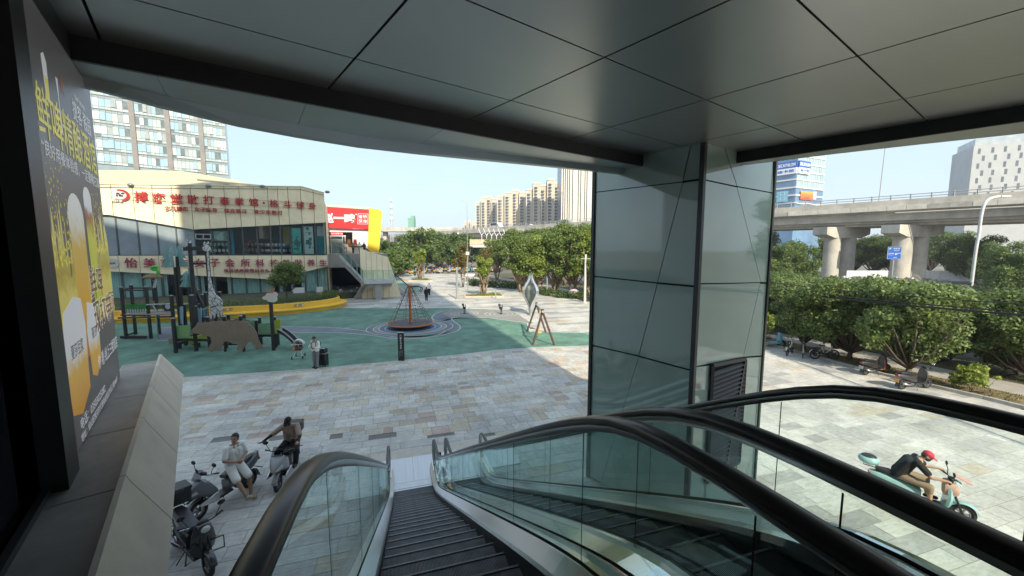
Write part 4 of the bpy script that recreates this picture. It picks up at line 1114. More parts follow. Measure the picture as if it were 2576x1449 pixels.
ss_('parapet_coping', [(60, 44), (668, 86), (668, 62), (60, 20)], M('cream_trim', (.6, .55, .42), .6), .48, 5)
ss_('interior', [(60, 660), (460, 660), (460, 330), (60, 330)], m_int, -2.5, .2)
ss_('soffit', [(60, 40), (660, 82), (660, 70), (60, 30)], m_sw, -.3, 4)
def ltr(s, c, r, h, w, m, out=.56, bold=.05):
    a, z = sw(c, r); k = .194 / 968 * 61
    letters('letter', s, m, store, HD * a + HN * out + HZ * (z - TZ), HD, HZ, h * k, w * k, bold, .05)
m_wl = M('sign_white', (.8, .8, .8), .5, var=.02)
ltr('赵', 150, 195, 130, 110, m_wl, bold=.045); ltr('一', 276, 195, 24, 120, m_wl); ltr('鸣', 420, 205, 125, 130, m_wl, bold=.045)
for ch, c, r in (('省', 558, 178), ('钱', 614, 180), ('超', 558, 236), ('市', 616, 238)): ltr(ch, c, r, 46, 46, m_wl, bold=.02)
fr = MB(); q = [(sw(*p)[0], sw(*p)[1] - TZ) for p in ((522, 272), (650, 274), (654, 144), (526, 140))]
for i in range(4): fr.bar(HD * q[i][0] + HZ * q[i][1] + HN * .54, HD * q[(i + 1) % 4][0] + HZ * q[(i + 1) % 4][1] + HN * .54, .07, .05)
fr.build('box_outline', m_wl, store)
a_, z_ = sw(500, 150); MB().slab([(a_ + .1 * math.cos(t), z_ - TZ + .1 * math.sin(t)) for t in np.linspace(0, 6.28, 13)[:-1]], HN, .04, HN * .52, HD, HZ).build('dot_mark', m_wl, store)
# doors
dr_ = MB()
for c in (142, 182, 335, 366): p = sw(c, 640); dr_.bar(HD * p[0] + HN * .1, HD * p[0] + HN * .1 + HZ * (sw(c, 420)[1] - TZ), .14, .1, up=HD)
for r_ in (425,): p, q = sw(140, r_), sw(368, r_); dr_.bar(HD * p[0] + HN * .1 + HZ * (p[1] - TZ), HD * q[0] + HN * .1 + HZ * (q[1] - TZ), .12, .14)
dr_.build('door_frame', m_sw, store)
ss_('door_pane', [(185, 650), (333, 650), (333, 428), (185, 428)], m_hglass, .05, .02)
cu = MB(); p, q = sw(190, 640), sw(330, 640)
for k in range(9):
    x = p[0] + (q[0] - p[0]) * (k + .5) / 9; cu.box(HD * x - HN * .4 + HZ * 1.6, (.16, .03, 3.2), rz=math.atan2(HD.y, HD.x))
cu.build('strip_curtain', M('strip_plastic', (.5, .46, .44), .3, var=.3, scale=1), store)
ss_('door_banner', [(172, 412), (332, 412), (332, 378), (172, 378)], m_sred, .2, .05)
a_, z_ = sw(252, 395); letters('lettering', '欢迎光临零食店', m_wl, store, HD * a_ + HN * .22 + HZ * (z_ - TZ), HD, HZ, .25, 1.7, .01, .01)
pk = MB()
for (c, r, w_, h_, m_i) in ((408, 505, 40, 60, 0), (488, 505, 40, 70, 1), (430, 545, 60, 40, 1), (500, 560, 45, 45, 0)):
    a_, z_ = sw(c, r); pk.box(HD * a_ + HN * .8 + HZ * (z_ - TZ), (w_ * .0122, .3, h_ * .0122), rz=math.atan2(HD.y, HD.x), mi=m_i)
pr = thing('promo_stand', 'cluster of red and orange promotion boxes outside the store', 'display stand', (S0.x, S0.y, TZ)); pk.build('boxes', [M('promo_orange', (.6, .25, .08), .6), M('promo_red', (.6, .08, .06), .6)], pr)
# terrace slab, balustrade, and the dark garage under it
ter = thing('terrace', 'grey concrete terrace deck with a glass balustrade beside the hall', 'terrace', (S0.x, S0.y, 0))
def tb(name, w0, w1, d0, d1, z0, z1, m): return MB().slab([(w0, z0), (w1, z0), (w1, z1), (w0, z1)], -HN, d1 - d0, HN * -d0, HD, HZ).build(name, m, ter)
m_conc = M('concrete_grey', (.28, .27, .25), .8, var=.15, scale=1)
tb('deck_slab', -6, 8.2, -6.6, 9, TZ - 1.9, TZ - .01, m_conc)
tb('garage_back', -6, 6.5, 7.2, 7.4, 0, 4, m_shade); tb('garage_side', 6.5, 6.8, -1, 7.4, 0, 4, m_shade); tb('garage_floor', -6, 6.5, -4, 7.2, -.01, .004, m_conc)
m_bal = glass('stair_glass', (.86, .94, .925), (.85, .95, .95), .02, 1.4, .03)
m_post = M('baluster_steel', (.30, .33, .34), .4, metal=.6, var=.05)
for k in range(4):
    x0 = -4.2 + k * 1.55; MB().slab([(x0, TZ + .1), (x0 + 1.45, TZ + .1), (x0 + 1.45, TZ + 1.1), (x0, TZ + 1.1)], -HN, .015, HN * 6.5, HD, HZ).build('balustrade_pane', m_bal, ter)
    MB().bar(HD * (x0 + 1.5) + HN * 6.5 + HZ * TZ, HD * (x0 + 1.5) + HN * 6.5 + HZ * (TZ + 1.15), .06, up=HD).build('baluster', m_post, ter)
# ------------------------------------------------------------------ outdoor stair and the clad wall of the outdoor escalator
Q0 = G(953, 755); Q0 = Vector((Q0.x, Q0.y, 0))
stair = thing('outdoor_stair', 'concrete outdoor stair with green glass balustrades up to the terrace', 'staircase', (Q0.x, Q0.y, 0))
def q6(c, r): return on_wall(*c6(c, r), Q0, HD)
xa, za = q6(285, 660); xb, zb = q6(597, 1000); xl1 = q6(1000, 1000)[0]
zb = q6(700, 1000)[1]; za = TZ
NS = 18
m_stp = M('stair_stone', (.48, .49, .48), .75, var=.1, perobj=.06)
stm = MB(); stm.box((0, 0, 0), (1, 2.3, 1)); 
azr = math.atan2(HD.y, HD.x)
for k in range(NS):
    x0 = xa + (xb - xa) * k / NS; x1 = xa + (xb - xa) * (k + 1) / NS; z1 = za + (zb - za) * k / NS
    o = MB().slab([(x0, z1 - .30), (x1 + .02, z1 - .30), (x1 + .02, z1), (x0, z1)], -HN, 2.3, (0, 0, 0), HD, HZ).build('step', m_stp, stair)
MB().slab([(xa, za - .30), (xb, zb - .35), (xb, zb - .75), (xa, za - .85)], -HN, .18, HN * .1, HD, HZ).build('stringer', M('stair_concrete', (.24, .245, .24), .8, var=.12), stair)
MB().slab([(xb, zb - .02), (xl1, zb - .02), (xl1, zb - .45), (xb, zb - .45)], -HN, 4.4, HN * .05, HD, HZ).build('landing', m_stp, stair)
MB().slab([(xb + .2, zb - .45), (xl1 - .2, zb - .45), (xl1 - .4, zb - .9), (xb + .4, zb - .9)], -HN, 2.6, HN * -.3, HD, HZ).build('landing_beam', m_conc, stair)
px_ = q6(795, 1200)[0]; MB().slab([(px_ - .38, 0), (px_ + .38, 0), (px_ + .38, zb - .5), (px_ - .38, zb - .5)], -HN, .7, HN * -.2, HD, HZ).build('pillar', M('pillar_concrete', (.30, .31, .31), .8, var=.1), stair)
MB().slab([(xb + .2, zb - .6), (xb + .2, zb - 1.2), (xa + 2.2, .05), (xa + 1.4, .05)], -HN, 2.2, HN * -2.4, HD, HZ).build('lower_flight', m_conc, stair)
for side in (0.02, -2.28):
    for k in range(4):
        f0, f1 = k / 4, (k + 1) / 4; x0, x1 = xa + (xb - xa) * f0 + .03, xa + (xb - xa) * f1 - .03
        z0, z1 = za + (zb - za) * f0, za + (zb - za) * f1
        MB().slab([(x0, z0 + .08), (x1, z1 + .08), (x1, z1 + 1.15), (x0, z0 + 1.15)], -HN, .015, HN * side, HD, HZ).build('balustrade_pane', m_bal, stair)
        MB().bar(HD * x1 + HN * side + HZ * (z1 - .1), HD * x1 + HN * side + HZ * (z1 + 1.2), .07, up=HD).build('baluster', m_post, stair)
    MB().bar(HD * xa + HN * side + HZ * (za + 1.2), HD * xb + HN * side + HZ * (zb + 1.2), .07, .05).build('handrail', m_post, stair)
for k in range(3):
    x0, x1 = xb + .05 + (xl1 - xb) * k / 3, xb - .05 + (xl1 - xb) * (k + 1) / 3
    MB().slab([(x0, zb), (x1, zb), (x1, zb + 1.15), (x0, zb + 1.15)], -HN, .015, HN * .04, HD, HZ).build('balustrade_pane', m_bal, stair)
    MB().bar(HD * x1 + HN * .04 + HZ * (zb - .1), HD * x1 + HN * .04 + HZ * (zb + 1.2), .07, up=HD).build('baluster', m_post, stair)
MB().bar(HD * xb + HN * .04 + HZ * (zb + 1.2), HD * xl1 + HN * .04 + HZ * (zb + 1.2), .06, .05).build('handrail', m_post, stair)
# clad wall
W0 = Q0 - HN * 2.6
def q6w(c, r): return on_wall(*c6(c, r), W0, HD)
clad = thing('escalator_side_wall', 'slanting beige clad wall hiding the outdoor escalator', 'wall', (W0.x, W0.y, 0))
tops = [q6w(*p) for p in ((545, 578), (625, 612), (693, 634), (765, 655), (838, 678), (914, 700))]
for i in range(5):
    a, b = tops[i], tops[i + 1]
    MB().slab([(a[0] + .015, 0), (b[0] - .015, 0), (b[0] - .015, b[1]), (a[0] + .015, a[1])], -HN, .15, (0, 0, 0), HD, HZ).build('cladding_panel', m_beige, clad)
e0, e1 = tops[5], q6w(1082, 1266)
MB().slab([(e0[0] + .015, 0), (e1[0], 0), (e0[0] + .015, e0[1])], -HN, .15, (0, 0, 0), HD, HZ).build('cladding_panel', m_beige, clad)
MB().slab([(tops[0][0], 0), (e1[0] - .06, 0), (e0[0] - .03, e0[1] - .05), (tops[0][0], tops[0][1] - .05)], -HN, 1.7, HN * -.15, HD, HZ).build('core', M('panel_joint', (.16, .12, .07)), clad)
endp = MB(); endp.add([HD * e0[0] + HZ * e0[1], HD * e1[0], HD * (e1[0] + .25) - HN * 1.85, HD * (e0[0] + .1) - HN * 1.85 + HZ * (e0[1] + .02)], [(0, 1, 2, 3)])
endp.add([HD * tops[0][0] + HZ * (tops[0][1] + .02), HD * e0[0] + HZ * (e0[1] + .02), HD * (e0[0] + .1) - HN * 1.85 + HZ * (e0[1] + .02), HD * tops[0][0] - HN * 1.85 + HZ * (tops[0][1] + .02)], [(0, 1, 2, 3)])
endp.build('end_face', M('pale_render', (.56, .52, .42), .75, var=.08, scale=1), clad)
oe = thing('outdoor_escalator', 'outdoor escalator with black handrails behind the slanting clad wall', 'escalator', (W0.x, W0.y, 0))
for dd in (2.3, 3.5):
    p = [HD * (tops[0][0] - 1.2) - HN * dd + HZ * (TZ + 1.0), HD * (tops[0][0] + .3) - HN * dd + HZ * (TZ + 1.0), HD * (tops[0][0] + .9) - HN * dd + HZ * (TZ + .75), HD * (e1[0] + 1.2) - HN * dd + HZ * 1.35, HD * (e1[0] + 1.9) - HN * dd + HZ * 1.05, HD * (e1[0] + 3.0) - HN * dd + HZ * 1.0, HD * (e1[0] + 3.3) - HN * dd + HZ * .6, HD * (e1[0] + 3.0) - HN * dd + HZ * .25]
    MB().tube(smooth_line([tuple(x) for x in p], 4), .06, 8).build('handrail', m_rubber, oe, smooth=True)
    MB().slab([(tops[0][0], TZ), (e1[0] + 1.2, .3), (e1[0] + 3.0, .2), (e1[0] + 3.0, .9), (e1[0] + 1.2, 1.25), (tops[0][0], TZ + .9)], -HN, .02, HN * -dd, HD, HZ).build('glass_panel', m_bal, oe)
MB().slab([(tops[0][0], TZ), (e1[0] + 1.2, .15), (e1[0] + 3.2, .05), (e1[0] + 3.2, 0), (e1[0] + .6, 0), (tops[0][0], TZ - .8)], -HN, 1.3, HN * -2.25, HD, HZ).build('truss', m_steel2, oe)
# ================================================================== OFFICE TOWER BEHIND THE HALL
T0 = Vector((-91.5, 127.5, 0)); TD = Vector((-.825, -.566, 0)).normalized(); TN = Vector((-TD.y, TD.x, 0))
if TN.y > 0: TN = -TN
tower = thing('office_tower', 'tall office block of brick piers and curtained glass behind the hall', 'building', (T0.x, T0.y, 0))
m_brick = M('tower_brick', (.23, .215, .205), .85, var=.15, scale=.4)
m_span = M('tower_spandrel', (.25, .31, .335), .15, var=.15, scale=.3)
MB().slab([(0, 0), (46, 0), (46, 66), (0, 66)], -TN, 18, (0, 0, 0), TD, HZ).build('body', m_span, tower)
def cT(c, r): w, z = on_wall(242.8 + .2028 * c, 191.7 + .2028 * r, T0, TD); return w, z
pw = [cT(1312, 900)[0], cT(907, 900)[0], cT(478, 900)[0], cT(478, 900)[0] + 9.6, cT(478, 900)[0] + 19]
bays = [(.15, pw[0] - .6), (pw[0] + .6, pw[1] - .6), (pw[1] + .6, pw[2] - .6), (pw[2] + .6, pw[3] - .6), (pw[3] + .6, pw[4] - .6)]
for p in pw[:4]: MB().slab([(p - .55, 0), (p + .55, 0), (p + .55, 66), (p - .55, 66)], TN, .5, (0, 0, 0), TD, HZ).build('brick_pier', m_brick, tower)
z_a = cT(1000, 700)[1]; FH = 3.75
gm = [M('pane_mint', (.42, .52, .49), .1, var=.15, scale=.6), M('pane_sky_reflection', (.30, .46, .58), .08, var=.1, scale=.6), M('pane_dark', (.13, .165, .17), .06, var=.3, scale=.6), M('pane_grey', (.30, .34, .34), .1, var=.2, scale=.6), M('pane_cream', (.52, .51, .42), .2, var=.1, scale=.6), M('pane_white', (.54, .60, .60), .15, var=.08, scale=.6)]  # the blue pane has a sky reflection put into its colour
pm_ = {}
zf = z_a - 3 * FH
grid = MB(); lowers = MB(); count = 0
rr = random.Random(5)
for fl_ in range(12):
    z = zf + fl_ * FH
    for bi, (a, b) in enumerate(bays[:4]):
        n = 7; w = (b - a) / n; mood = rr.choice([(5, 3, 2, 2, 1, 3), (2, 6, 1, 1, 0, 3), (4, 3, 3, 3, 1, 3)]) if bi else (3, 7, 1, 1, 0, 4)
        for k in range(n):
            x0, x1 = a + k * w + .05, a + (k + 1) * w - .05
            cl = rr.choices(range(6), mood)[0]
            inn = rr.random() < .16
            q = MB().slab([(x0, z + .82), (x1, z + .82), (x1, z + 2.95), (x0, z + 2.95)], TN, .06 + (.25 if inn else 0), TN * .05, TD, HZ)
            q.build('window_pane', gm[cl], tower); count += 1
            lowers.slab([(x0, z + .10), (x1, z + .10), (x1, z + .74), (x0, z + .74)], TN, .05, TN * .05, TD, HZ, mi=rr.choices(range(6), (4, 2, 1, 3, 1, 4))[0])
        for k in range(n + 1): x = a + k * w; grid.bar(TD * x + TN * .16 + HZ * z, TD * x + TN * .16 + HZ * (z + FH), .09, .09, up=TD)
        for zz in (.05, .78, 3.0): grid.bar(TD * a + TN * .16 + HZ * (z + zz), TD * b + TN * .16 + HZ * (z + zz), .10, .10)
tag(lowers.build('sill_panes', gm, tower), kind='stuff')
grid.build('curtain_wall_grid', M('tower_grid', (.26, .28, .28), .5), tower)

# ================================================================== FAR APARTMENTS AND TOWERS
m_apt = M('apartment_wall', (.52, .45, .35), .85, var=.08, scale=.05); m_apt2 = M('apartment_trim', (.64, .60, .53), .85, var=.05); m_awin = M('apartment_window', (.07, .085, .11), .2, var=.3, scale=.2)
def px_box(x0, x1, vt, Y, dep, zb=0):
    a, b = D(x0, vt, Y), D(x1, vt, Y); return a.x, b.x, a.z
def apartment(label, x0, x1, vts, Y, cols):
    a, b = D(x0, 560, Y), D(x1, 560, Y); W = b.x - a.x
    o = thing('apartment_block', label, 'apartment block', (a.x, Y, 0), 0, 'beige apartment blocks beyond the viaduct')
    n = len(vts); w = W / n
    wins = MB(); tr = MB()
    for i, vt in enumerate(vts):
        h = D(x0, vt, Y).z; xa = i * w
        proud = (i % 2) * 3.0
        MB().box2((xa, -proud, 0), (xa + w * .97, 16, h)).build('wing', m_apt, o)
        MB().box2((xa - .2, -proud - .4, h - .9), (xa + w * .97 + .2, 15, h + .4)).build('cornice', m_apt2, o)
        fl = int(h / 3.0)
        for c in (cols if w > 12 else cols[:1]):
            cx = xa + w * c
            tr.box2((cx - 2.2, -proud - .5, 8), (cx - 1.55, -proud + .5, h - 2)); 
            for f in range(3, fl - 1):
                wins.box((cx, -proud - .45, f * 3.0 + 1.4), (2.5, 1.0, 1.7), mi=0)
        for f in range(3, fl - 1):                        # narrow stair windows
            wins.box((xa + w * .5, -proud - .02, f * 3.0 + 1.5), (.7, .3, 1.2))
        for z in (h * .62, h * .80): tr.box2((xa - .1, -proud - .25, z), (xa + w * .97 + .1, -proud + .2, z + .5))
        # windows on the end wall
        for f in range(5, fl - 1): wins.box((xa + w * .97 + .02, 7, f * 3.0 + 1.5), (.3, 1.2, 1.3))
    tag(wins.build('windows', m_awin, o), kind='stuff'); tr.build('trim_bands', m_apt2, o)
    return o
apartment('smallest and farthest beige apartment block beyond the viaduct', 1199, 1252, (508, 497, 494, 500), 430, (.25, .75))
apartment('middle beige apartment block with stepped roofline beyond the viaduct', 1252, 1325, (492, 485, 478, 484), 405, (.25, .75))
apartment('tallest beige apartment block next to the striped tower', 1324, 1411, (476, 461, 466, 452, 460), 380, (.28, .74))
apartment('tiny pale apartment row on the horizon left of the beige blocks', 1166, 1197, (558, 556, 557), 640, (.5,))
a, b = D(1411, 500, 300), D(1530, 500, 300)
stw = thing('striped_tower', 'high tower striped in cream and dark vertical bands behind the column', 'tower', (a.x, 300, 0))
MB().box2((0, 0, 0), (b.x - a.x, 25, 95)).build('body', M('tower_dark_glass', (.10, .12, .16), .25, var=.1, scale=.1), stw)
x = .2; m_fin = M('tower_cream_fin', (.62, .57, .48), .7, var=.03)
widths = [.9, .7, 1.0, .7, 1.6, 3.6, 1.0, 2.4, .8, 4.6, 1.1, 3.2, .8, 4.4, 1.0, 3.0]
for w_ in widths:
    if x + w_ > b.x - a.x: break
    MB().box2((x, -.8, 0), (x + w_, .1, 95.2)).build('fin', m_fin, stw); x += w_ + (.75 if w_ > 1.7 else .8)
gr_ = thing('green_netted_building', 'small far building wrapped in green scaffold net', 'building', (D(1026, 560, 600).x, 600, 0))
MB().box2((0, 0, 0), (D(1041, 560, 600).x - D(1026, 560, 600).x, 12, D(1030, 548, 600).z)).build('netted_body', M('scaffold_net', (.16, .36, .26), .8, var=.1, scale=.1), gr_)
MB().box2((4, 3, D(1030, 548, 600).z), (9, 10, D(1030, 542, 600).z)).build('stair_head', M('scaffold_net', (.16, .36, .26)), gr_)
lo = thing('far_low_building', 'far pale low building on the skyline between trees', 'building', (D(965, 600, 330).x, 330, 0))
MB().box2((0, 0, 0), (42, 14, 17)).build('body', m_apt2, lo)
for k in range(3): MB().box2((-.2, -.4, 5 + 4 * k), (42.2, 0, 6.6 + 4 * k)).build('window_band', m_awin, lo)
for k, (u, w_, h_) in enumerate(((1000, 30, 24), (1060, 26, 27), (1105, 40, 22))):
    o = thing('far_block', ('pale far roof line left of the radio mast', 'pale far block right of the radio mast', 'long pale far block above the plaza trees')[k], 'building', (D(u, 600, 520).x, 520 + 10 * k, 0))
    MB().box2((0, 0, 0), (w_, 14, h_)).build('body', m_apt2, o); MB().box2((w_ * .3, 2, h_), (w_ * .6, 10, h_ + 3)).build('roof_house', m_apt, o)
# radio mast
mg = D(986, 600, 230); mast = thing('radio_mast', 'thin red and white lattice radio mast on the skyline', 'mast', (mg.x, 230, 0))
mz = D(986, 490, 230).z; ml = MB()
m_mast = M('mast_paint', (.50, .50, .52), .6)
for sx, sy in ((-1, -1), (1, -1), (1, 1), (-1, 1)): ml.bar((sx * 1.0, sy * 1.0, 0), (sx * .3, sy * .3, mz * .93), .18)
for k in range(24):
    z0, z1 = mz * .93 * k / 24, mz * .93 * (k + 1) / 24; r0, r1 = 1 - .7 * k / 24, 1 - .7 * (k + 1) / 24
    for sx in (-1, 1): ml.bar((sx * r0, -r0, z0), (-sx * r1, -r1, z1), .09); ml.bar((sx * r0, r0, z0), (sx * r1, -r1, z1), .09)
ml.bar((0, 0, mz * .93), (0, 0, mz * 1.06), .12); ml.build('lattice', m_mast, mast)
for k, f in enumerate((.62, .70, .80, .9)): MB().cyl((0, 0, mz * f), .95, 1.8, 10).build('antenna_ring', M('mast_white', (.6, .6, .6), .5), mast)

# ================================================================== VIADUCT
V0 = Vector((27, 125, 0)); VD = Vector((.645, -.764, 0)).normalized(); VN = Vector((VD.y, -VD.x, 0))
if VN.dot(Vector((-1, -1, 0))) < 0: VN = -VN                       # VN points to our side
VZ = 15.4
via = thing('viaduct', 'grey concrete road viaduct crossing behind the trees', 'viaduct', (V0.x, V0.y, 0))
m_vc = M('viaduct_concrete', (.47, .445, .395), .85, dirt=.2, var=.26, scale=.35, stretch=(1, 1, .35), detail=7, bump=.2, bscale=8)
m_vd = M('viaduct_stained', (.27, .26, .235), .85, var=.25, scale=.5, stretch=(1, 1, .3), detail=7)
def vp(s, n, z): return VD * s + VN * n + HZ * z
VA, VB = -330, 110
deck = MB(); prof = [(0, VZ), (0, VZ - 1.9), (-1.2, VZ - 2.25), (-1.4, VZ - 2.3), (-1.5, VZ - 3.7), (-2.3, VZ - 3.75), (-2.3, VZ - 4.15), (-3.1, VZ - 4.2), (-3.1, VZ - 4.6), (-13.5, VZ - 4.6), (-13.6, VZ - 2.3), (-15, VZ - 1.9), (-15, VZ), (-14.6, VZ), (-14.6, VZ - .9), (-.4, VZ - .9), (-.4, VZ)]
deck.loft([[vp(s, n, z) for n, z in prof] for s in (VB, VA)]); deck.build('deck', m_vc, via)
pa = MB()                                                           # fascia panels, slightly uneven
k = -60
lower = [M('fascia_a', (.52, .50, .45), .8, var=.2, scale=.8), M('fascia_b', (.36, .35, .32), .85, var=.3, scale=.8)]
while k < VB - 2:
    MB().slab([(k + .03, VZ - 1.92), (k + 2.57, VZ - 1.92), (k + 2.57, VZ - 1.05), (k + .03, VZ - 1.05)], VN, .10 + random.uniform(0, .05), VN * .0, VD, HZ).build('fascia_panel', random.choices(lower, (3, 1))[0], via); k += 2.6
gl_ = MB()
for z in (VZ + .35, VZ + .8): gl_.tube([vp(VA, -.1, z), vp(VB, -.1, z)], .075, 6)
gl_.build('guard_rail', M('guard_rail_grey', (.33, .35, .36), .5, metal=.3), via)
gp = MB().box((0, 0, .45), (.16, .16, .95)).mesh('rail_post', M('guard_rail_grey', (.33, .35, .36)))
s = -70
while s < VB:
    o = link('rail_post', gp, via); o.location = vp(s, -.1, VZ); s += 2.6
pi_ = MB()
pi_.tube([vp(-40, .12, VZ - 2.35), vp(-8 + 2, .12, VZ - 2.35), vp(-5.6, .12, VZ - 2.6), vp(-5.6, .12, VZ - 4.5)], .12, 8); pi_.build('drain_pipe', M('pipe_pale', (.42, .41, .38), .6), via); pi_ = MB(); pi_.tube([vp(68.6, .12, VZ - 2.42), vp(95, .12, VZ - 2.42)], .12, 8)
pi_.build('drain_pipe', M('pipe_pale', (.42, .41, .38), .6), via)
def s_at(u):                                                        # where the near edge is seen at picture column u
    lo_, hi_ = VA, VB
    for _ in range(50):
        m_ = (lo_ + hi_) / 2; q = V0 + vp(m_, 0, 12); qq = 1288 + 968 * q.x / (q.y * _c - (q.z - EYE) * _s)
        if qq < u: lo_ = m_
        else: hi_ = m_
    return lo_
PA = Vector((.965, .262, 0)); PB = Vector((-.262, .965, 0))        # the pier caps are skewed to the deck
def pier(s):
    z1 = VZ - 4.6; o0_ = VD * s + VN * .5
    cp = MB(); sec = lambda n, h: [o0_ + PA * n - PB * 1.45 + HZ * z1, o0_ + PA * n + PB * 1.45 + HZ * z1, o0_ + PA * n + PB * 1.45 + HZ * (z1 - h), o0_ + PA * n - PB * 1.45 + HZ * (z1 - h)]
    cp.loft([sec(0, 1.5), sec(2.4, 2.2), sec(9.6, 2.2), sec(12.2, 1.4)]); cp.build('pier_cap', m_vc, via)
    for n in (3.7, 8.0): MB().cyl(o0_ + PA * n, 1.45, z1 - 1.4, 24).build('pier_column', m_vc, via, auto=.6)
for u in (2066, 2243): pier(s_at(u))
for s in (-45, -90, -135, -180, -225, 92): pier(s)
# street lamps on the deck
def lamp(s, n, z, h, label, arm=2.6, r=.12):
    p = V0 + vp(s, n, z); o = thing('viaduct_lamp', label, 'street lamp', p, 0, 'lamps on the viaduct')
    MB().tube([(0, 0, 0), (0, 0, h * .86), tuple(VN * .35 + HZ * h * .96), tuple(VN * arm * .55 + HZ * h * .995), tuple(VN * arm + HZ * h)], [r, r * .8, r * .7, r * .6, r * .5], 8).build('pole', M('lamp_pole', (.40, .42, .43), .45, metal=.3), o, smooth=True)
    q = VN * (arm + .5) + HZ * h; MB().bar(VN * arm + HZ * (h), q + HZ * .08, .36, .16).build('lamp_head', M('lamp_head', (.5, .5, .5), .5), o)
for u, lab in ((1173, 'small curved lamp on the far left run of the viaduct'), (1246, 'curved lamp over the white truck on the viaduct'), (1359, 'tall curved lamp on the viaduct between the two beige blocks'), (1411, 'curved lamp in front of the striped tower')):
    lamp(s_at(u), -.6, VZ, 11 if u > 1300 else 13, lab)
o = thing('viaduct_pole', 'tall thin straight pole rising from the viaduct against the sky', 'pole', V0 + vp(s_at(2188), -9, VZ)); MB().tube([(0, 0, 0), (.35, 0, 15)], [.13, .09], 8).build('shaft', M('lamp_pole', (.4, .42, .43)), o)
# vehicles on the deck
def car(label, s, n, col, L=4.4, W=1.8, Hh=1.5, van=False):
    p = V0 + vp(s, n, VZ - .88); o = thing('parked_van' if van else 'car', label, 'van' if van else 'car', p, math.atan2(VD.y, VD.x))
    o.name = 'white_van' if van else 'car'
    pr = [(-L / 2, .35), (-L / 2, .85), (-L * .42, .95), (-L * .30, Hh), (L * .16, Hh), (L * .30, .98), (L * .47, .85), (L / 2, .35)] if not van else [(-L / 2, .35), (-L / 2, Hh * .96), (-L * .47, Hh), (L * .25, Hh), (L * .40, Hh * .62), (L / 2, Hh * .5), (L / 2, .35)]
    b = MB(); b.slab(pr, (0, 1, 0), W, (0, -W / 2, 0), (1, 0, 0), (0, 0, 1)); b.build('body', M('car_paint_%d' % int(col * 100), (col, col, col * .98), .25, coat=.5, var=.02), o, bevel=.05)
    for sd in (-1, 1): MB().slab([(-L * .38, 1.0), (-L * .28, Hh - .12), (L * .14, Hh - .12), (L * .26, 1.02)] if not van else [(L * -.42, Hh * .6), (-L * .42, Hh - .15), (L * .22, Hh - .15), (L * .34, Hh * .62)], (0, sd, 0), .012, (0, sd * W / 2, 0), (1, 0, 0), (0, 0, 1)).build('side_window', M('car_glass', (.03, .035, .04), .08, var=0), o)
    for sx in (-.3, .3):
        for sd in (-1, 1): MB().tube([(sx * L, sd * (W / 2 - .1), .33), (sx * L, sd * (W / 2 + .02), .33)], .33, 14).build('wheel', m_dark, o)
car('white car driving on the viaduct near the lamp', s_at(1314), -4, .62); car('grey van driving on the viaduct below the striped tower', s_at(1405), -4, .30, 5.6, 2.0, 2.3, True); car('white box truck far along the viaduct', s_at(1231), -4, .62, 7, 2.3, 3.2, True)
# ================================================================== OFFICE WITH BLUE GLASS, GREY OFFICE
C0 = D(2000, 500, 195); C0.z = 0
off = thing('blue_glass_office', 'blue glass office with white floor bands and a blue sign box, beyond the viaduct', 'office building', tuple(C0))
fa, fb = Vector((-.56, .83, 0)).normalized(), Vector((.905, .426, 0)).normalized()
na, nb = Vector((-fa.y, fa.x, 0)), Vector((fb.y, -fb.x, 0))
if na.y > 0: na = -na
if nb.y > 0: nb = -nb
m_bl = M('office_blue_glass', (.13, .24, .40), .08, var=.25, scale=.08); m_bl2 = M('office_pale_glass', (.36, .48, .52), .1, var=.2, scale=.1); m_wb = M('office_white_band', (.66, .64, .60), .7, var=.04)
La_, Lb_ = 40., 24.; FH2 = 3.85
core = [(0, 0), tuple(fa.xy * La_), tuple((fa * La_ + fb * Lb_).xy), tuple(fb.xy * Lb_)]
MB().prism(core, 0, 62).build('core', m_bl, off)
_, zB = on_wall(2000, 452, C0, fb)
for f in range(-5, 6):
    z = zB + f * FH2
    for dr, nn, L, m_g in ((fa, na, La_, m_bl), (fb, nb, Lb_, m_bl2)):
        MB().slab([(0, z), (L, z), (L, z + .75), (0, z + .75)], nn, .35, (0, 0, 0), dr, HZ).build('floor_band', m_wb, off)
        n = int(L / 1.6)
        if -1 <= f <= 3:
            for k in range(n): MB().slab([(k * 1.6 + .08, z + .8), (k * 1.6 + 1.52, z + .8), (k * 1.6 + 1.52, z + FH2 - .05), (k * 1.6 + .08, z + FH2 - .05)], nn, .06 + .03 * ((k * 7 + f) % 3), (0, 0, 0), dr, HZ).build('window_pane', m_g, off)
sb = thing('sign_box', 'blue and white two sided sign box on the corner of the blue office', 'sign', tuple(C0))
m_db = M('sign_blue', (.015, .10, .42), .5, var=.03); m_dw = M('sign_box_white', (.78, .80, .82), .5, var=.02)
def cO(c, r, dr): return on_wall(1916.7 + .1116 * c, 396.1 + .1116 * r, C0, dr)
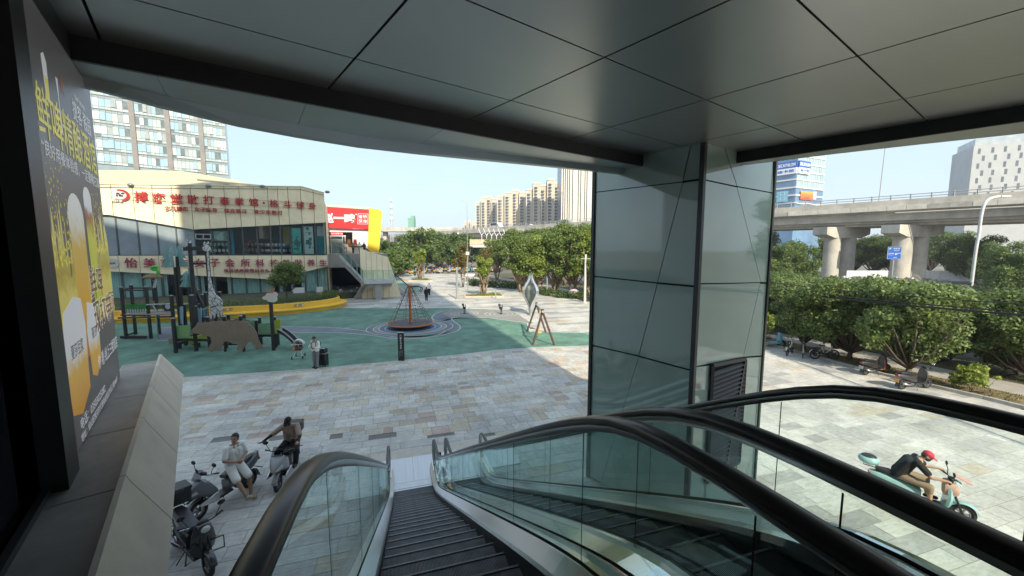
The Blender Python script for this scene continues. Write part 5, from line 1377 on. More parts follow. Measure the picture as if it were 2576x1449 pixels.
for dr, nn, x1, sg in ((fa, na, cO(328, 300, fa)[0], -1), (fb, nb, cO(1047, 300, fb)[0], 1)):
    z0, z1, z2 = cO(745, 352, fb)[1], cO(745, 215, fb)[1], cO(745, 60, fb)[1]
    MB().slab([(0, z0), (x1, z0), (x1, z1), (0, z1)], nn, .9, (0, 0, 0), dr, HZ).build('white_panel', m_dw, sb); MB().slab([(0, z1), (x1, z1), (x1, z2), (0, z2)], nn, .9, (0, 0, 0), dr, HZ).build('blue_panel', m_db, sb)
    rt = dr * sg
    letters('lettering', '迪卡侬', m_db, sb, dr * (x1 / 2) + nn * .92 + HZ * ((z0 + z1) / 2), rt, HZ, (z1 - z0) * .55, x1 * .82, .03, .04)
    letters('lettering', 'DECATHLON', m_dw, sb, dr * (x1 / 2) + nn * .92 + HZ * ((z1 + z2) / 2), rt, HZ, (z2 - z1) * .5, x1 * .88, .03, .04)
def fban(name, label, c0, c1, r0, r1, dr, nn, m):
    x0, x1 = cO(c0, 850, dr)[0], cO(c1, 850, dr)[0]; z1, z0 = cO((c0 + c1) / 2, r0, dr)[1], cO((c0 + c1) / 2, r1, dr)[1]
    o = thing(name, label, 'banner', tuple(C0 + dr * ((x0 + x1) / 2) + nn * .5 + HZ * z0)); w_ = (x1 - x0) / 2
    MB().slab([(-w_, 0), (w_, 0), (w_, z1 - z0), (-w_, z1 - z0)], nn, .1, (0, 0, 0), dr, HZ).build('sheet', m, o); return o, w_, z1 - z0
bo, bw, bh = fban('facade_banner', 'sky blue upright banner on the shaded side of the blue office', 350, 600, 765, 1005, fa, na, M('banner_blue', (.22, .48, .62), .6, var=.05))
for zc in (.75, .28):
    rg = MB()
    for i in range(4):
        pts = [(-.9, -.7), (.9, -.7), (.9, .7), (-.9, .7)]; a, b = pts[i], pts[(i + 1) % 4]; rg.bar(fa * a[0] + na * .13 + HZ * (bh * zc + a[1]), fa * b[0] + na * .13 + HZ * (bh * zc + b[1]), .22, .06)
    rg.build('square_mark', m_dw, bo)
bo, bw, bh = fban('facade_banner', 'yellow and red banner on the sunny side of the blue office', 845, 1125, 770, 960, fb, nb, grad('banner_warm', [(0, (.62, .10, .03)), (.5, (.68, .20, .05)), (1, (.75, .50, .08))], 5, 0))
letters('lettering', '8.5折', M('banner_red', (.5, .02, .05), .6), bo, nb * .12 + HZ * (bh * .2), fb, HZ, bh * .2, bw * .9, .03, .02)
fban('facade_banner', 'pink end panel beside the yellow and red banner', 1126, 1200, 775, 955, fb, nb, M('banner_pink', (.68, .45, .52), .6))
GB = D(2438, 470, 215); GB.z = 0; gd_ = Vector((.86, -.51, 0)).normalized(); gn = Vector((-.51, -.86, 0)).normalized()
gb = thing('grey_office', 'pale grey office block with narrow dark windows at the right edge', 'office building', tuple(GB))
zt = D(2440, 350, 215).z
MB().slab([(0, 0), (60, 0), (60, zt - 3.5), (0, zt - 3.5)], -gn, 25, (0, 0, 0), gd_, HZ).build('body', M('grey_stone', (.45, .46, .46), .7, var=.08, scale=.2), gb)
MB().slab([(.3, zt - 3.5), (60, zt - 3.5), (60, zt), (.3, zt)], -gn, 20, (0, 0, 0), gd_, HZ).build('roof_screen', M('roof_glass', (.42, .47, .49), .3, var=.2, scale=.4), gb)
rr = random.Random(3)
for f in range(9):
    for k in range(12):
        x = 2 + k * 4.6 + (1.3 if f % 2 else 0) + rr.uniform(-.4, .4)
        MB().slab([(x, zt - 8 - f * 3.9), (x + .95, zt - 8 - f * 3.9), (x + .95, zt - 5.2 - f * 3.9), (x, zt - 5.2 - f * 3.9)], gn, .08, (0, 0, 0), gd_, HZ).build('window', M('office_dark_window', (.13, .145, .165), .15, var=.3, scale=.3), gb)
# ================================================================== PLAY AREA
def c3(c, r): return (281.1 + c * .2133, 606.9 + c * 0 + r * .2133)          # measuring grid of the play tower
m_post_ = M('play_post_black', (.022, .021, .022), .5, var=.2)
m_cap = M('post_cap_grey', (.35, .37, .38), .5)
PY = 26.0
tower_ = thing('climbing_frame', 'black post climbing frame with animal boards in front of the hall', 'climbing frame', (D(*c3(900, 1000), PY).x, PY, 0))
def tl(p): return Vector(p) - Vector(tower_.location)
def at3(c, r, Y): return tl(D(*c3(c, r), Y))
def post3(c, r0, r1, Y=None, w=.155, cap=True):                               # r0 top, r1 foot
    if Y is None: g_ = G(*c3(c, r1)); Y = g_.y
    top = D(*c3(c, r0), Y); foot = D(*c3(c, r1), Y)
    if r1 > 880 and foot.z < .9: foot.z = 0
    MB().box2(tl((top.x - w / 2, Y - w / 2, max(foot.z, 0))), tl((top.x + w / 2, Y + w / 2, top.z))).build('post', m_post_, tower_, bevel=.015)
    if cap: MB().box2(tl((top.x - w / 2 - .005, Y - w / 2 - .005, top.z)), tl((top.x + w / 2 + .005, Y + w / 2 + .005, top.z + .05))).build('post_cap', m_cap, tower_)
    return Y
Y1 = 26.6
for c, r0, r1 in ((110, 545, 1150), (225, 520, 1098), (405, 540, 1148)): post3(c, r0, r1)
post3(505, 470, 1100); post3(480, 420, 700, 29.5, cap=False)
post3(702, 645, 1000, 25.0); post3(722, 912, 1318); post3(943, 640, 1302, 23.6)
post3(772, 180, 960, 25.5, cap=False); post3(850, 748, 1280, 25.6); post3(985, 768, 1270, 24.6); post3(1040, 742, 1235, 26.4)
post3(1010, 575, 1200, 26.8); post3(1062, 632, 1200, 26.4); post3(1105, 605, 1200, 27.0); post3(1272, 602, 1180, 27.2)
post3(1130, 897, 1262, 24.3); post3(1325, 890, 1250, 24.4); post3(1375, 870, 1220, 25.4); post3(1520, 885, 1240, 24.4); post3(1557, 863, 1215, 25.6)
post3(1742, 903, 1215, 25.3); post3(1705, 935, 1110, 24.2); post3(1917, 897, 1228, 24.6); post3(1955, 1080, 1205, 25.2, cap=False)
post3(795, 1165, 1300, 24.2, cap=False); post3(870, 1165, 1262, 25.0, cap=False)
def rail3(c0, r0, c1, r1, Y0, Y_1=None, w=.10, m=None): 
    MB().bar(at3(c0, r0, Y0), at3(c1, r1, Y_1 or Y0), w, w).build('rail', m or m_post_, tower_)
yA = G(*c3(110, 1150)).y; yB = G(*c3(225, 1098)).y; yC = G(*c3(405, 1148)).y; yD = G(*c3(505, 1100)).y
for r in (575, 870): rail3(110, r, 405, r + 5, yA, yC)
rail3(110, 575, 225, 548, yA, yB); rail3(225, 552, 505, 552, yB, yD); rail3(405, 580, 505, 556, yC, yD)
rail3(110, 1130, 405, 1128, yA, yC, .16); rail3(80, 905, 700, 888, yA, 25.2, .12); rail3(250, 1080, 190, 1105, yB, yA)
# plank deck and green picket fence
m_plank = M('deck_plank', (.22, .19, .16), .8, var=.2, perobj=.15)
for k in range(9):
    p, q = at3(140 + k * 62, 872, yA - .3), at3(196 + k * 62, 872, yA - .3); MB().box2((p.x, p.y, p.z), (q.x, q.y + 1.5, p.z + .05)).build('deck_plank', m_plank, tower_)
m_lg = M('panel_leaf_green', (.045, .22, .045), .55, var=.2); m_wh = M('panel_white', (.55, .57, .56), .55)
for (c0, c1, m_) in ((150, 250, m_lg), (255, 408, m_lg), (610, 725, M('panel_navy', (.035, .055, .12), .5))):
    p, q = at3(c0, 848, 28.2), at3(c1, 742, 28.2); MB().box2(p, (q.x, q.y + .04, q.z)).build('fence_panel', m_, tower_)
for k in range(16):
    if 8 < k < 11: continue
    p = at3(160 + k * 30, 848, 28.1); h_ = .24
    MB().slab([(-.05, 0), (.05, 0), (.05, h_), (0, h_ + .07), (-.05, h_)], (0, 1, 0), .03, p, (1, 0, 0), (0, 0, 1)).build('picket', m_wh, tower_)
MB().tube([at3(408, 748, 25.6), at3(700, 738, 25.6)], .04, 8).build('grey_bar', M('bar_pale', (.40, .46, .46), .4), tower_)
MB().tube([at3(478, 748, 25.6), at3(515, 800, 25.6), at3(520, 870, 25.6), at3(555, 1150, 25.6)], .03, 8).build('climbing_pole', M('bar_pale', (.4, .46, .46)), tower_, smooth=True)
p = at3(660, 772, 28.05); MB().slab([(.17 * math.cos(a), .19 * math.sin(a)) for a in np.linspace(0, 6.28, 21)[:-1]], (0, -1, 0), .02, p, (1, 0, 0), (0, 0, 1)).build('football_disc', m_wh, tower_)
# boards cut to shape
def board(name, pts, Y, m, th=.04, par=None, sub=None):
    return MB().slab([((281.1 + c * .2133), (606.9 + r * .2133)) for c, r in pts], (0, 1, 0), th, (0, 0, 0), (0, 0, 0), (0, 0, 0)) if False else _board(name, pts, Y, m, th, par)
def _board(name, pts, Y, m, th, par):
    par = par or tower_; P = [D(*c3(c, r), Y) - Vector(par.location) for c, r in pts]; n = len(P)
    mb = MB(); vs = P + [p + Vector((0, th, 0)) for p in P]
    a = sum(P[i].x * P[(i + 1) % n].z - P[(i + 1) % n].x * P[i].z for i in range(n))
    if a < 0: vs = list(reversed(P)) + [p + Vector((0, th, 0)) for p in reversed(P)]
    mb.add(vs, [tuple(range(n)), tuple(reversed(range(n, 2 * n)))] + [((i + 1) % n, i, i + n, (i + 1) % n + n) for i in range(n)])
    return mb.build(name, m, par)
m_bear = M('bear_board_brown', (.25, .185, .135), .8, var=.12, scale=2, bump=.2, bscale=60)
bear = thing('bear_board', 'large flat brown bear shaped board at the foot of the climbing frame', 'bear figure', (D(*c3(1350, 1290), 23.4).x, 23.4, 0))
BEAR = [(930, 1052), (925, 1072), (945, 1085), (1000, 1088), (1060, 1100), (1120, 1112), (1160, 1130), (1175, 1180), (1170, 1205), (1140, 1250), (1135, 1275), (1150, 1300), (1180, 1305), (1205, 1285), (1225, 1260), (1235, 1295), (1275, 1292), (1290, 1250), (1320, 1190), (1370, 1180), (1410, 1200), (1445, 1205), (1470, 1195), (1490, 1235), (1472, 1265), (1475, 1285), (1535, 1288), (1560, 1255), (1600, 1195), (1640, 1190), (1680, 1235), (1700, 1262), (1740, 1275), (1778, 1262), (1780, 1240), (1750, 1205), (1725, 1150), (1710, 1085), (1680, 1040), (1640, 990), (1590, 955), (1540, 935), (1470, 945), (1400, 950), (1340, 948), (1270, 940), (1200, 945), (1130, 955), (1085, 960), (1060, 972), (1045, 955), (1020, 950), (1005, 962), (1000, 985), (975, 1010), (950, 1035)]
_board('body', BEAR, 23.4, m_bear, .05, bear)
_board('back_board', [(1060, 965), (1120, 925), (1200, 918), (1260, 895), (1330, 925), (1420, 930), (1500, 905), (1560, 915), (1640, 935), (1560, 950), (1300, 955)], 24.9, m_bear, .05, bear)
for c in (1340, 1560): MB().bar(D(*c3(c, 1000), 23.5) - Vector(bear.location), Vector((D(*c3(c, 1290), 23.5).x, 23.5, 0)) - Vector(bear.location), .1).build('support', m_post_, bear)
# giraffes
m_gir = bpy.data.materials.new('giraffe_white_crackle'); m_gir.use_nodes = True
_n, _l = m_gir.node_tree.nodes, m_gir.node_tree.links
_t = _n.new('ShaderNodeTexCoord'); _v = _n.new('ShaderNodeTexVoronoi'); _v.feature = 'DISTANCE_TO_EDGE'; _v.inputs['Scale'].default_value = 3.4
_r = _n.new('ShaderNodeValToRGB'); _r.color_ramp.elements[0].position = .03; _r.color_ramp.elements[0].color = (.13, .12, .12, 1); _r.color_ramp.elements[1].position = .06; _r.color_ramp.elements[1].color = (.62, .61, .60, 1)
_l.new(_t.outputs['Object'], _v.inputs['Vector']); _l.new(_v.outputs['Distance'], _r.inputs[0]); _l.new(_r.outputs[0], _n['Principled BSDF'].inputs['Base Color'])
GY = 24.8
gir = thing('giraffe_board', 'tall white giraffe board with crackle pattern above the bear', 'giraffe figure', (D(*c3(1225, 900), GY).x, GY, 0))
_board('body', [(1118, 120), (1108, 118), (1072, 100), (1068, 70), (1088, 60), (1078, 25), (1090, 5), (1104, 22), (1118, 25), (1130, 0), (1140, 15), (1128, 45), (1160, 75), (1158, 110), (1135, 118), (1142, 250), (1158, 420), (1190, 560), (1222, 630), (1270, 662), (1300, 705), (1308, 740), (1300, 800), (1300, 890), (1284, 890), (1276, 840), (1262, 850), (1262, 890), (1246, 890), (1240, 850), (1222, 860), (1218, 912), (1200, 912), (1192, 862), (1180, 870), (1176, 918), (1160, 920), (1155, 850), (1148, 760), (1140, 650), (1138, 500), (1130, 300)], GY, m_gir, .05, gir)
for c in (1165, 1210, 1255, 1290): pass
MB().bar(D(*c3(1230, 700), GY + .1) - Vector(gir.location), Vector((D(*c3(1230, 1200), GY + .1).x, GY + .1, 0)) - Vector(gir.location), .12).build('support', m_post_, gir)
gi2 = thing('giraffe_board', 'smaller white giraffe head and neck behind the tall frame posts', 'giraffe figure', (D(*c3(930, 900), GY + 1.2).x, GY + 1.2, 0))
_board('body', [(905, 640), (903, 300), (900, 110), (865, 118), (855, 98), (852, 75), (880, 60), (868, 25), (876, -25), (888, -20), (892, 25), (905, 30), (918, -8), (932, -5), (928, 40), (940, 62), (935, 105), (928, 115), (930, 300), (938, 540), (975, 620), (1000, 700), (985, 760), (930, 750)], GY + 1.2, m_gir, .05, gi2)
MB().bar(D(*c3(950, 700), GY + 1.3) - Vector(gi2.location), Vector((D(*c3(950, 1200), GY + 1.3).x, GY + 1.3, 0)) - Vector(gi2.location), .12).build('support', m_post_, gi2)
# tall double post frame by the giraffes
YF = 25.0
for c, r0, r1 in ((918, 22, 1200), (1118, 60, 1190)): post3(c, r0, r1, YF, .17, cap=False)
rail3(860, 92, 1075, 78, YF, None, .24); rail3(925, 262, 1118, 262, YF, None, .14)
MB().bar(at3(975, 545, YF + .3), at3(1075, 760, YF + .3), .14).build('brace', m_post_, tower_)
_board('pink_board', [(965, 560), (1000, 545), (1010, 640), (1040, 640), (1060, 700), (1040, 760), (975, 760)], 27.4, M('panel_pink', (.40, .27, .25), .6), .04, tower_)
_board('yellow_roof', [(725, 742), (1120, 712), (1120, 728), (725, 758)], 28.0, M('panel_lime', (.36, .42, .05), .6), .3, tower_)
_board('lime_roof', [(860, 800), (970, 765), (970, 800), (870, 830)], 26.0, M('panel_lime', (.36, .42, .05)), .3, tower_); _board('lime_roof', [(1055, 800), (1130, 765), (1130, 780), (1062, 818)], 26.0, M('panel_lime', (.36, .42, .05)), .3, tower_)
m_lb = M('panel_light_blue', (.30, .50, .60), .5, var=.06)
_board('blue_panel', [(1002, 790), (1015, 785), (1025, 795), (1040, 785), (1055, 785), (1056, 952), (1002, 952)], 25.2, m_lb, .04, tower_); _board('blue_panel', [(800, 775), (838, 765), (840, 970), (802, 985)], 25.4, m_lb, .04, tower_)
m_sg = bpy.data.materials.new('green_spotted_panel'); m_sg.use_nodes = True
_n, _l = m_sg.node_tree.nodes, m_sg.node_tree.links
_t = _n.new('ShaderNodeTexCoord'); _v = _n.new('ShaderNodeTexVoronoi'); _v.inputs['Scale'].default_value = 3.0; _v.inputs['Randomness'].default_value = .9
_r = _n.new('ShaderNodeValToRGB'); _r.color_ramp.interpolation = 'CONSTANT'; _r.color_ramp.elements[0].color = (.02, .03, .02, 1); _r.color_ramp.elements[1].position = .17; _r.color_ramp.elements[1].color = (.20, .36, .15, 1)
_l.new(_t.outputs['Object'], _v.inputs['Vector']); _l.new(_v.outputs['Distance'], _r.inputs[0]); _l.new(_r.outputs[0], _n['Principled BSDF'].inputs['Base Color']); _n['Principled BSDF'].inputs['Roughness'].default_value = .45
_board('spotted_panel', [(745, 998), (920, 990), (918, 1138), (748, 1142)], 23.3, m_sg, .04, tower_)
_board('spotted_panel', [(1725, 975), (1878, 958), (1880, 1090), (1725, 1098)], 24.1, M('panel_sea_green', (.20, .36, .22), .5, var=.1), .04, tower_); _board('spotted_panel', [(1575, 940), (1695, 930), (1695, 1040), (1640, 1000)], 24.8, M('panel_sea_green', (.2, .36, .22)), .04, tower_)
_board('lime_panel', [(1905, 938), (1980, 920), (1990, 935), (1988, 1030), (1965, 1040), (1962, 1090), (1908, 1092)], 24.3, M('panel_lime', (.36, .42, .05)), .05, tower_)
for c0, c1, r, Y in ((735, 940, 1160, 23.4), (950, 1170, 1165, 23.8), (1700, 1890, 1112, 24.2), (1300, 1480, 1220, 25.2)): rail3(c0, r, c1, r, Y, None, .13)
MB().box2(at3(960, 1135, 23.9), at3(1125, 1150, 25.4)).build('platform', M('panel_lime', (.36, .42, .05)), tower_)
MB().box2(at3(1710, 1108, 24.2), at3(1885, 1095, 25.6)).build('platform', m_dark, tower_); MB().box2(at3(745, 1150, 23.4), at3(925, 1138, 25.0)).build('platform', m_plank, tower_)
# rope net between the posts
rn = MB()
for k in range(5): rn.tube([at3(1060 + k * 16, 790, 25.8), at3(1060 + k * 18, 900, 25.2)], .018, 5)
for k in range(4): rn.tube([at3(1058, 810 + k * 26, 25.7), at3(1135, 800 + k * 28, 25.5)], .018, 5)
rn.build('rope_net', M('rope_blue', (.12, .26, .32), .7), tower_)
# tree boards: two crossed plates each
def tree_board(label, c, tiers, Y, foot_r):
    o = thing('tree_board', label, 'tree figure', (D(*c3(c, 500), Y).x, Y, 0))
    L = [(c, tiers[0][1])]
    for k in range(1, len(tiers)): L += [(c + tiers[k][0], tiers[k][1]), (c + tiers[k][0] * .55, tiers[k][1] - 8)] if k < len(tiers) - 1 else [(c + tiers[k][0], tiers[k][1]), (c, tiers[k][1] + 6)]
    P = [D(*c3(a, b), Y) - Vector(o.location) for a, b in L]
    m = M('tree_board_teal', (.20, .36, .35), .6, var=.06)
    for ang in (R(18), R(18 + 180), R(-72), R(108)):
        ca, sa = math.cos(ang), math.sin(ang); q = [Vector((p.x * ca, p.x * sa, p.z)) for p in P]; nn = Vector((-sa, ca, 0)) * .015
        n = len(q); mb = MB(); mb.add([p - nn for p in q] + [p + nn for p in q], [tuple(range(n)), tuple(reversed(range(n, 2 * n)))] + [((i + 1) % n, i, i + n, (i + 1) % n + n) for i in range(n)]); mb.build('wing', m, o)
    MB().box2((-.07, -.07, 0), (.07, .07, P[-1].z)).build('post', m_post_, o)
    return o
tree_board('larger teal tree shaped board on a tall black post', 765, [(0, 52), (78, 130), (95, 205), (118, 300)], 25.45, 900)
tree_board('smaller teal tree shaped board on a lower black post', 908, [(0, 350), (62, 408), (78, 462), (98, 535)], 25.2, 900)
# mushroom with green caterpillar
mu_ = thing('mushroom_board', 'brown mushroom cap with a green curl on top of a frame post', 'mushroom figure', (D(*c3(505, 430), yD).x, yD - .12, 0))
mz_ = D(*c3(505, 430), yD).z
MB().lathe([(.02, mz_ + .28), (.35, mz_ + .22), (.62, mz_ + .05), (.55, mz_ - .02), (.1, mz_ - .04)], n=20).build('cap', M('mushroom_brown', (.22, .15, .06), .7, var=.2, scale=5), mu_, smooth=True)
cv = [D(*c3(c, r), yD - .2) - Vector(mu_.location) for c, r in ((545, 385), (545, 350), (525, 335), (490, 335), (475, 320), (490, 303), (530, 305), (540, 318))]
MB().tube(smooth_line([tuple(x) for x in cv], 5), [.10] * 36, 8).build('curl', M('curl_green', (.07, .42, .05), .5), mu_, smooth=True)
MB().tube([D(*c3(522, 450), yD - .2) - Vector(mu_.location), D(*c3(500, 545), yD - .2) - Vector(mu_.location)], [.06, .09], 8).build('drip', m_wh, mu_)
# cloud with butterfly on a post
CY = 23.7
cl_ = thing('cloud_board', 'cream cloud board with an orange butterfly on a black post', 'cloud figure', (D(*c3(1885, 1000), CY).x, CY, 0))
def lobe(cx, cr, a, b, n=20): return [(cx + a * math.cos(t), cr + b * math.sin(t)) for t in np.linspace(0, 6.2832, n)[:-1]]
CLOUD = [(1772, 672), (1780, 655), (1800, 648), (1815, 640), (1818, 620), (1840, 612), (1865, 618), (1880, 600), (1915, 598), (1945, 612), (1955, 635), (1940, 655), (1950, 675), (1945, 705), (1915, 720), (1870, 718), (1840, 708), (1825, 690), (1795, 690)]
_board('cloud', CLOUD, CY - .1, M('cloud_cream', (.62, .60, .53), .6, var=.04), .05, cl_)
for sx in (-1, 1): _board('butterfly_wing', [(1875, 608), (1875 + sx * 22, 575), (1875 + sx * 48, 545), (1875 + sx * 40, 580), (1875 + sx * 30, 600), (1875 + sx * 12, 612)], CY - .14, M('butterfly_orange', (.62, .18, .05), .5), .02, cl_)
MB().box2(Vector((-.08, 0, 0)), (.08, .15, (D(*c3(1880, 650), CY)).z)).build('post', m_post_, cl_)
# slide
sl = thing('slide', 'dark slide running down from the lime panel', 'slide', tuple(G(*c3(2180, 1240))))
a, b = D(*c3(1985, 1058), 24.3) - Vector(sl.location), D(*c3(2180, 1215), 23.9) - Vector(sl.location)
secs = []
for t in np.linspace(0, 1, 12):
    p = a.lerp(b, t); p.z = a.z + (b.z + .05 - a.z) * (t ** 1.0) + (.1 * math.sin(t * 3.14)); p.z = max(p.z, .12)
    secs.append([p + Vector(q) for q in ((0, -.30, .16), (0, -.26, .16), (0, -.24, .0), (0, .24, 0), (0, .26, .16), (0, .30, .16), (0, .28, -.05), (0, -.28, -.05))])
MB().loft(secs).build('chute', M('slide_dark', (.06, .062, .068), .3, var=.1), sl, auto=.5)
for yy in (-.28, .28): MB().tube([s_[1 if yy < 0 else 4] + Vector((0, 0, .02)) for s_ in secs], .03, 6).build('edge_rail', M('slide_edge', (.38, .38, .38), .4), sl)
MB().bar(secs[7][6] , (secs[7][6].x, secs[7][6].y, 0), .08).build('leg', m_post_, sl)

# ------------------------------------------------------------------ yellow planter bench
m_yb = M('bench_yellow', (.78, .46, .04), .6, var=.1, scale=.8)
OUT = [(200, 818), (290, 815), (400, 812), (480, 808), (560, 803), (700, 794), (790, 785), (845, 777), (872, 769), (868, 763), (845, 760), (830, 757)]
outp = smooth_line([(G(u, v).x, G(u, v).y) for u, v in OUT], 5)
ctr_ = G(560, 762)
def shrink(L, d): return [p + (Vector((ctr_.x, ctr_.y, 0)) - p).normalized() * d for p in L]
bench = thing('yellow_planter_bench', 'long curved yellow bench wall around the planter before the hall', 'planter bench', tuple(Vector((ctr_.x, ctr_.y, 0))))
o0 = Vector((ctr_.x, ctr_.y, 0))
bsec = []
for p in outp:
    dr = (o0 - p).normalized(); q = p - o0
    bsec.append([q + dr * a + HZ * z for a, z in ((.22, 0), (.22, .30), (0, .36), (.02, .47), (.75, .50), (.80, .52), (.86, .95), (.90, 1.0), (1.12, 1.0), (1.12, .0))])
MB().loft(bsec).build('bench', m_yb, bench, auto=.5)
isl = [p + (o0 - p).normalized() * 1.1 - o0 for p in outp]
MB().prism([(p.x, p.y) for p in isl] + [(14, 5), (-18, 6)], 0, .8).build('soil', m_soil, bench)
for (c, r, n) in ((1365, 815, 2), (2270, 790, 3)):
    g_ = D(*c3(c, r), 40.2); q = Vector((g_.x, g_.y, g_.z))
    # plates sit on the front of the back wall
    best = min(outp, key=lambda p: abs(1288 + 968 * p.x / p.y - c3(c, r)[0])); dr = (o0 - best).normalized(); f = best + dr * .84 + HZ * .76 - o0
    tx = Vector((-dr.y, dr.x, 0)); tx = tx if tx.x > 0 else -tx
    MB().slab([(-.9, -.13), (.9, -.13), (.9, .13), (-.9, .13)], -dr, .012, f - dr * .03, tx, HZ).build('notice_plate', M('plate_tan', (.36, .24, .10), .5), bench)
    for k in range(n):
        x = (k - (n - 1) / 2) * .55; MB().slab([(x + .10 * math.cos(t), .10 * math.sin(t)) for t in np.linspace(0, 6.28, 13)[:-1]], -dr, .008, f - dr * .05, tx, HZ).build('warning_disc', m_wh, bench)

# ------------------------------------------------------------------ rope pyramid
rp_o = thing('rope_climber', 'orange poled rope pyramid turning on a round platform', 'rope climber', (rc.x, rc.y, 0))
m_or = M('climber_orange', (.50, .15, .045), .45, var=.08)
Hc = hgt(1033, 826, 716)[1]
MB().cyl((0, 0, 0), .11, Hc - .15, 16).build('mast', m_or, rp_o, auto=.6); MB().lathe([(.0, Hc), (.12, Hc - .02), (.19, Hc - .10), (.19, Hc - .16), (.12, Hc - .2)], n=16).build('mast_cap', m_or, rp_o, smooth=True)
MB().lathe([(0, .42), (1.72, .42), (1.72, .34), (1.2, .26), (0, .2)], n=40).build('platform', M('platform_dark', (.05, .05, .055), .6, var=.15), rp_o, auto=.5)
rg = MB(); rg.tube([(1.78 * math.cos(a), 1.78 * math.sin(a), .38) for a in np.linspace(0, 6.2832, 49)[:-1]], .055, 8, closed=True); rg.build('platform_rim', m_or, rp_o, smooth=True)
m_rope = M('rope_brown', (.15, .075, .065), .8)
NR = 10
for k in range(NR):
    a = 2 * math.pi * (k + .3) / NR; MB().tube([(1.74 * math.cos(a), 1.74 * math.sin(a), .4), (.12 * math.cos(a), .12 * math.sin(a), Hc - .12)], .016, 6).build('stay_rope', m_rope, rp_o)
for j in range(8):
    f = (j + 1) / 9.5; r_ = 1.74 + (.12 - 1.74) * f; z = .4 + (Hc - .52) * f; pts = []
    for k in range(NR):
        a0, a1 = 2 * math.pi * (k + .3) / NR, 2 * math.pi * (k + 1.3) / NR
        for t in (0, .25, .5, .75):
            a = a0 + (a1 - a0) * t; rr_ = r_ * (math.cos(math.pi / NR) / math.cos((t - .5) * 2 * math.pi / NR)); pts.append((rr_ * math.cos(a), rr_ * math.sin(a), z - .10 * math.sin(math.pi * t) * (1 - f * .6)))
    MB().tube(pts, .014, 5, closed=True).build('ring_rope', m_rope, rp_o)
cl2 = MB()
for k in range(NR):
    a = 2 * math.pi * (k + .3) / NR
    for j in range(6):
        f = (j + 1) / 9.5; r_ = 1.74 + (.12 - 1.74) * f; cl2.ball((r_ * math.cos(a), r_ * math.sin(a), .4 + (Hc - .52) * f), .03, 6, 4)
tag(cl2.build('rope_clamps', M('clamp_grey', (.4, .4, .4), .4), rp_o), kind='stuff')

# ------------------------------------------------------------------ totem, sculpture, swing, spring riders
tg, th_ = hgt(1010, 907, 836)
tot = thing('totem_sign', 'narrow black upright sign with white characters at the edge of the play area', 'sign', (tg.x, tg.y, 0), R(4))
MB().box2((-.17, -.05, 0), (.17, .05, th_ - .03)).build('slab', M('totem_black', (.02, .02, .022), .5), tot, bevel=.008); MB().box2((-.175, -.055, th_ - .03), (.175, .055, th_ + .01)).build('top_cap', M('totem_cap', (.4, .42, .42), .5), tot)
for k, ch in enumerate('儿童游乐设施'): letters('letter', ch, m_wl, tot, (.0, -.053, th_ - .18 - k * .145), (1, 0, 0), (0, 0, 1), .115, .105, .02, .003)
for k in range(5): letters('fine_print', '请看护好儿童'[:6 - (k == 4) * 2], M('totem_grey_ink', (.3, .3, .3)), tot, (-.10 + k * .045, -.053, th_ - 1.25 + .02 * k), (0, 0, -1), (1, 0, 0), .03, .34, .0, .003)
sg_, sh_ = hgt(1335, 792, 688)
scu = thing('steel_sculpture', 'twisted mirror steel drop shaped sculpture on the plaza', 'sculpture', (sg_.x, sg_.y, 0))
PROF_ = [(0, .20), (.08, .19), (.18, .22), (.30, .40), (.42, .70), (.52, .86), (.60, .84), (.70, .64), (.80, .38), (.88, .25), (.95, .21), (1, .21)]
def drop_r(z):
    f = z / sh_
    for (a, ra), (b, rb) in zip(PROF_, PROF_[1:]):
        if a <= f <= b: t = (f - a) / (b - a); t = t * t * (3 - 2 * t) if abs(rb - ra) < .1 else t; return ra + (rb - ra) * t
    return .2
m_sc = M('satin_steel', (.74, .75, .76), .30, metal=.85, var=.04, scale=1)
m_si = M('sculpture_inner', (.20, .22, .215), .25, metal=.8, var=.35, scale=2.5)
for k, a0 in enumerate((R(-62), R(58), R(178))):
    mb = MB(); vs = []; n = 48
    for i in range(n + 1):
        z = sh_ * i / n; r_ = drop_r(z); a = a0 + R(38) * (i / n)
        w_ = min(.17 + .05 * r_, r_ * 1.0) / r_; q = max(r_ * .9 - .06, .05)
        for rr_, s1 in ((r_, -1), (r_ * 1.01, 0), (r_, 1), (q, .85), (q, -.85)): vs.append((rr_ * math.cos(a + s1 * w_), rr_ * math.sin(a + s1 * w_), z))
    mb.add(vs, [(5 * i + j, 5 * i + (j + 1) % 5, 5 * i + 5 + (j + 1) % 5, 5 * i + 5 + j) for i in range(n) for j in range(5)]); mb.build('ribbon', m_sc, scu, auto=.9)
    mb = MB(); vs = []
    for i in range(n + 1):                       # concave dark web between this ribbon and the next
        z = sh_ * i / n; r_ = drop_r(z); a = a0 + R(38) * (i / n)
        for t in np.linspace(0, 1, 9):
            rr_ = r_ * .93 * (1 - .62 * math.sin(math.pi * t) ** .8 * min(1, max(0, (r_ - .2) / .4))); vs.append((rr_ * math.cos(a + R(120) * t), rr_ * math.sin(a + R(120) * t), z))
    mb.add(vs, [(9 * i + j, 9 * i + j + 1, 9 * i + 10 + j, 9 * i + 9 + j) for i in range(n) for j in range(8)]); mb.build('web', m_si, scu, smooth=True)
MB().cyl((0, 0, 0), .34, .06, 20).build('base', m_steel2, scu)
gA, hA = hgt(1366, 868, 783)
swg = thing('swing', 'wooden pole swing with two leaning frames in the sun', 'swing', (gA.x, gA.y, 0), 0)
m_log = M('swing_log', (.085, .05, .035), .7, var=.2)
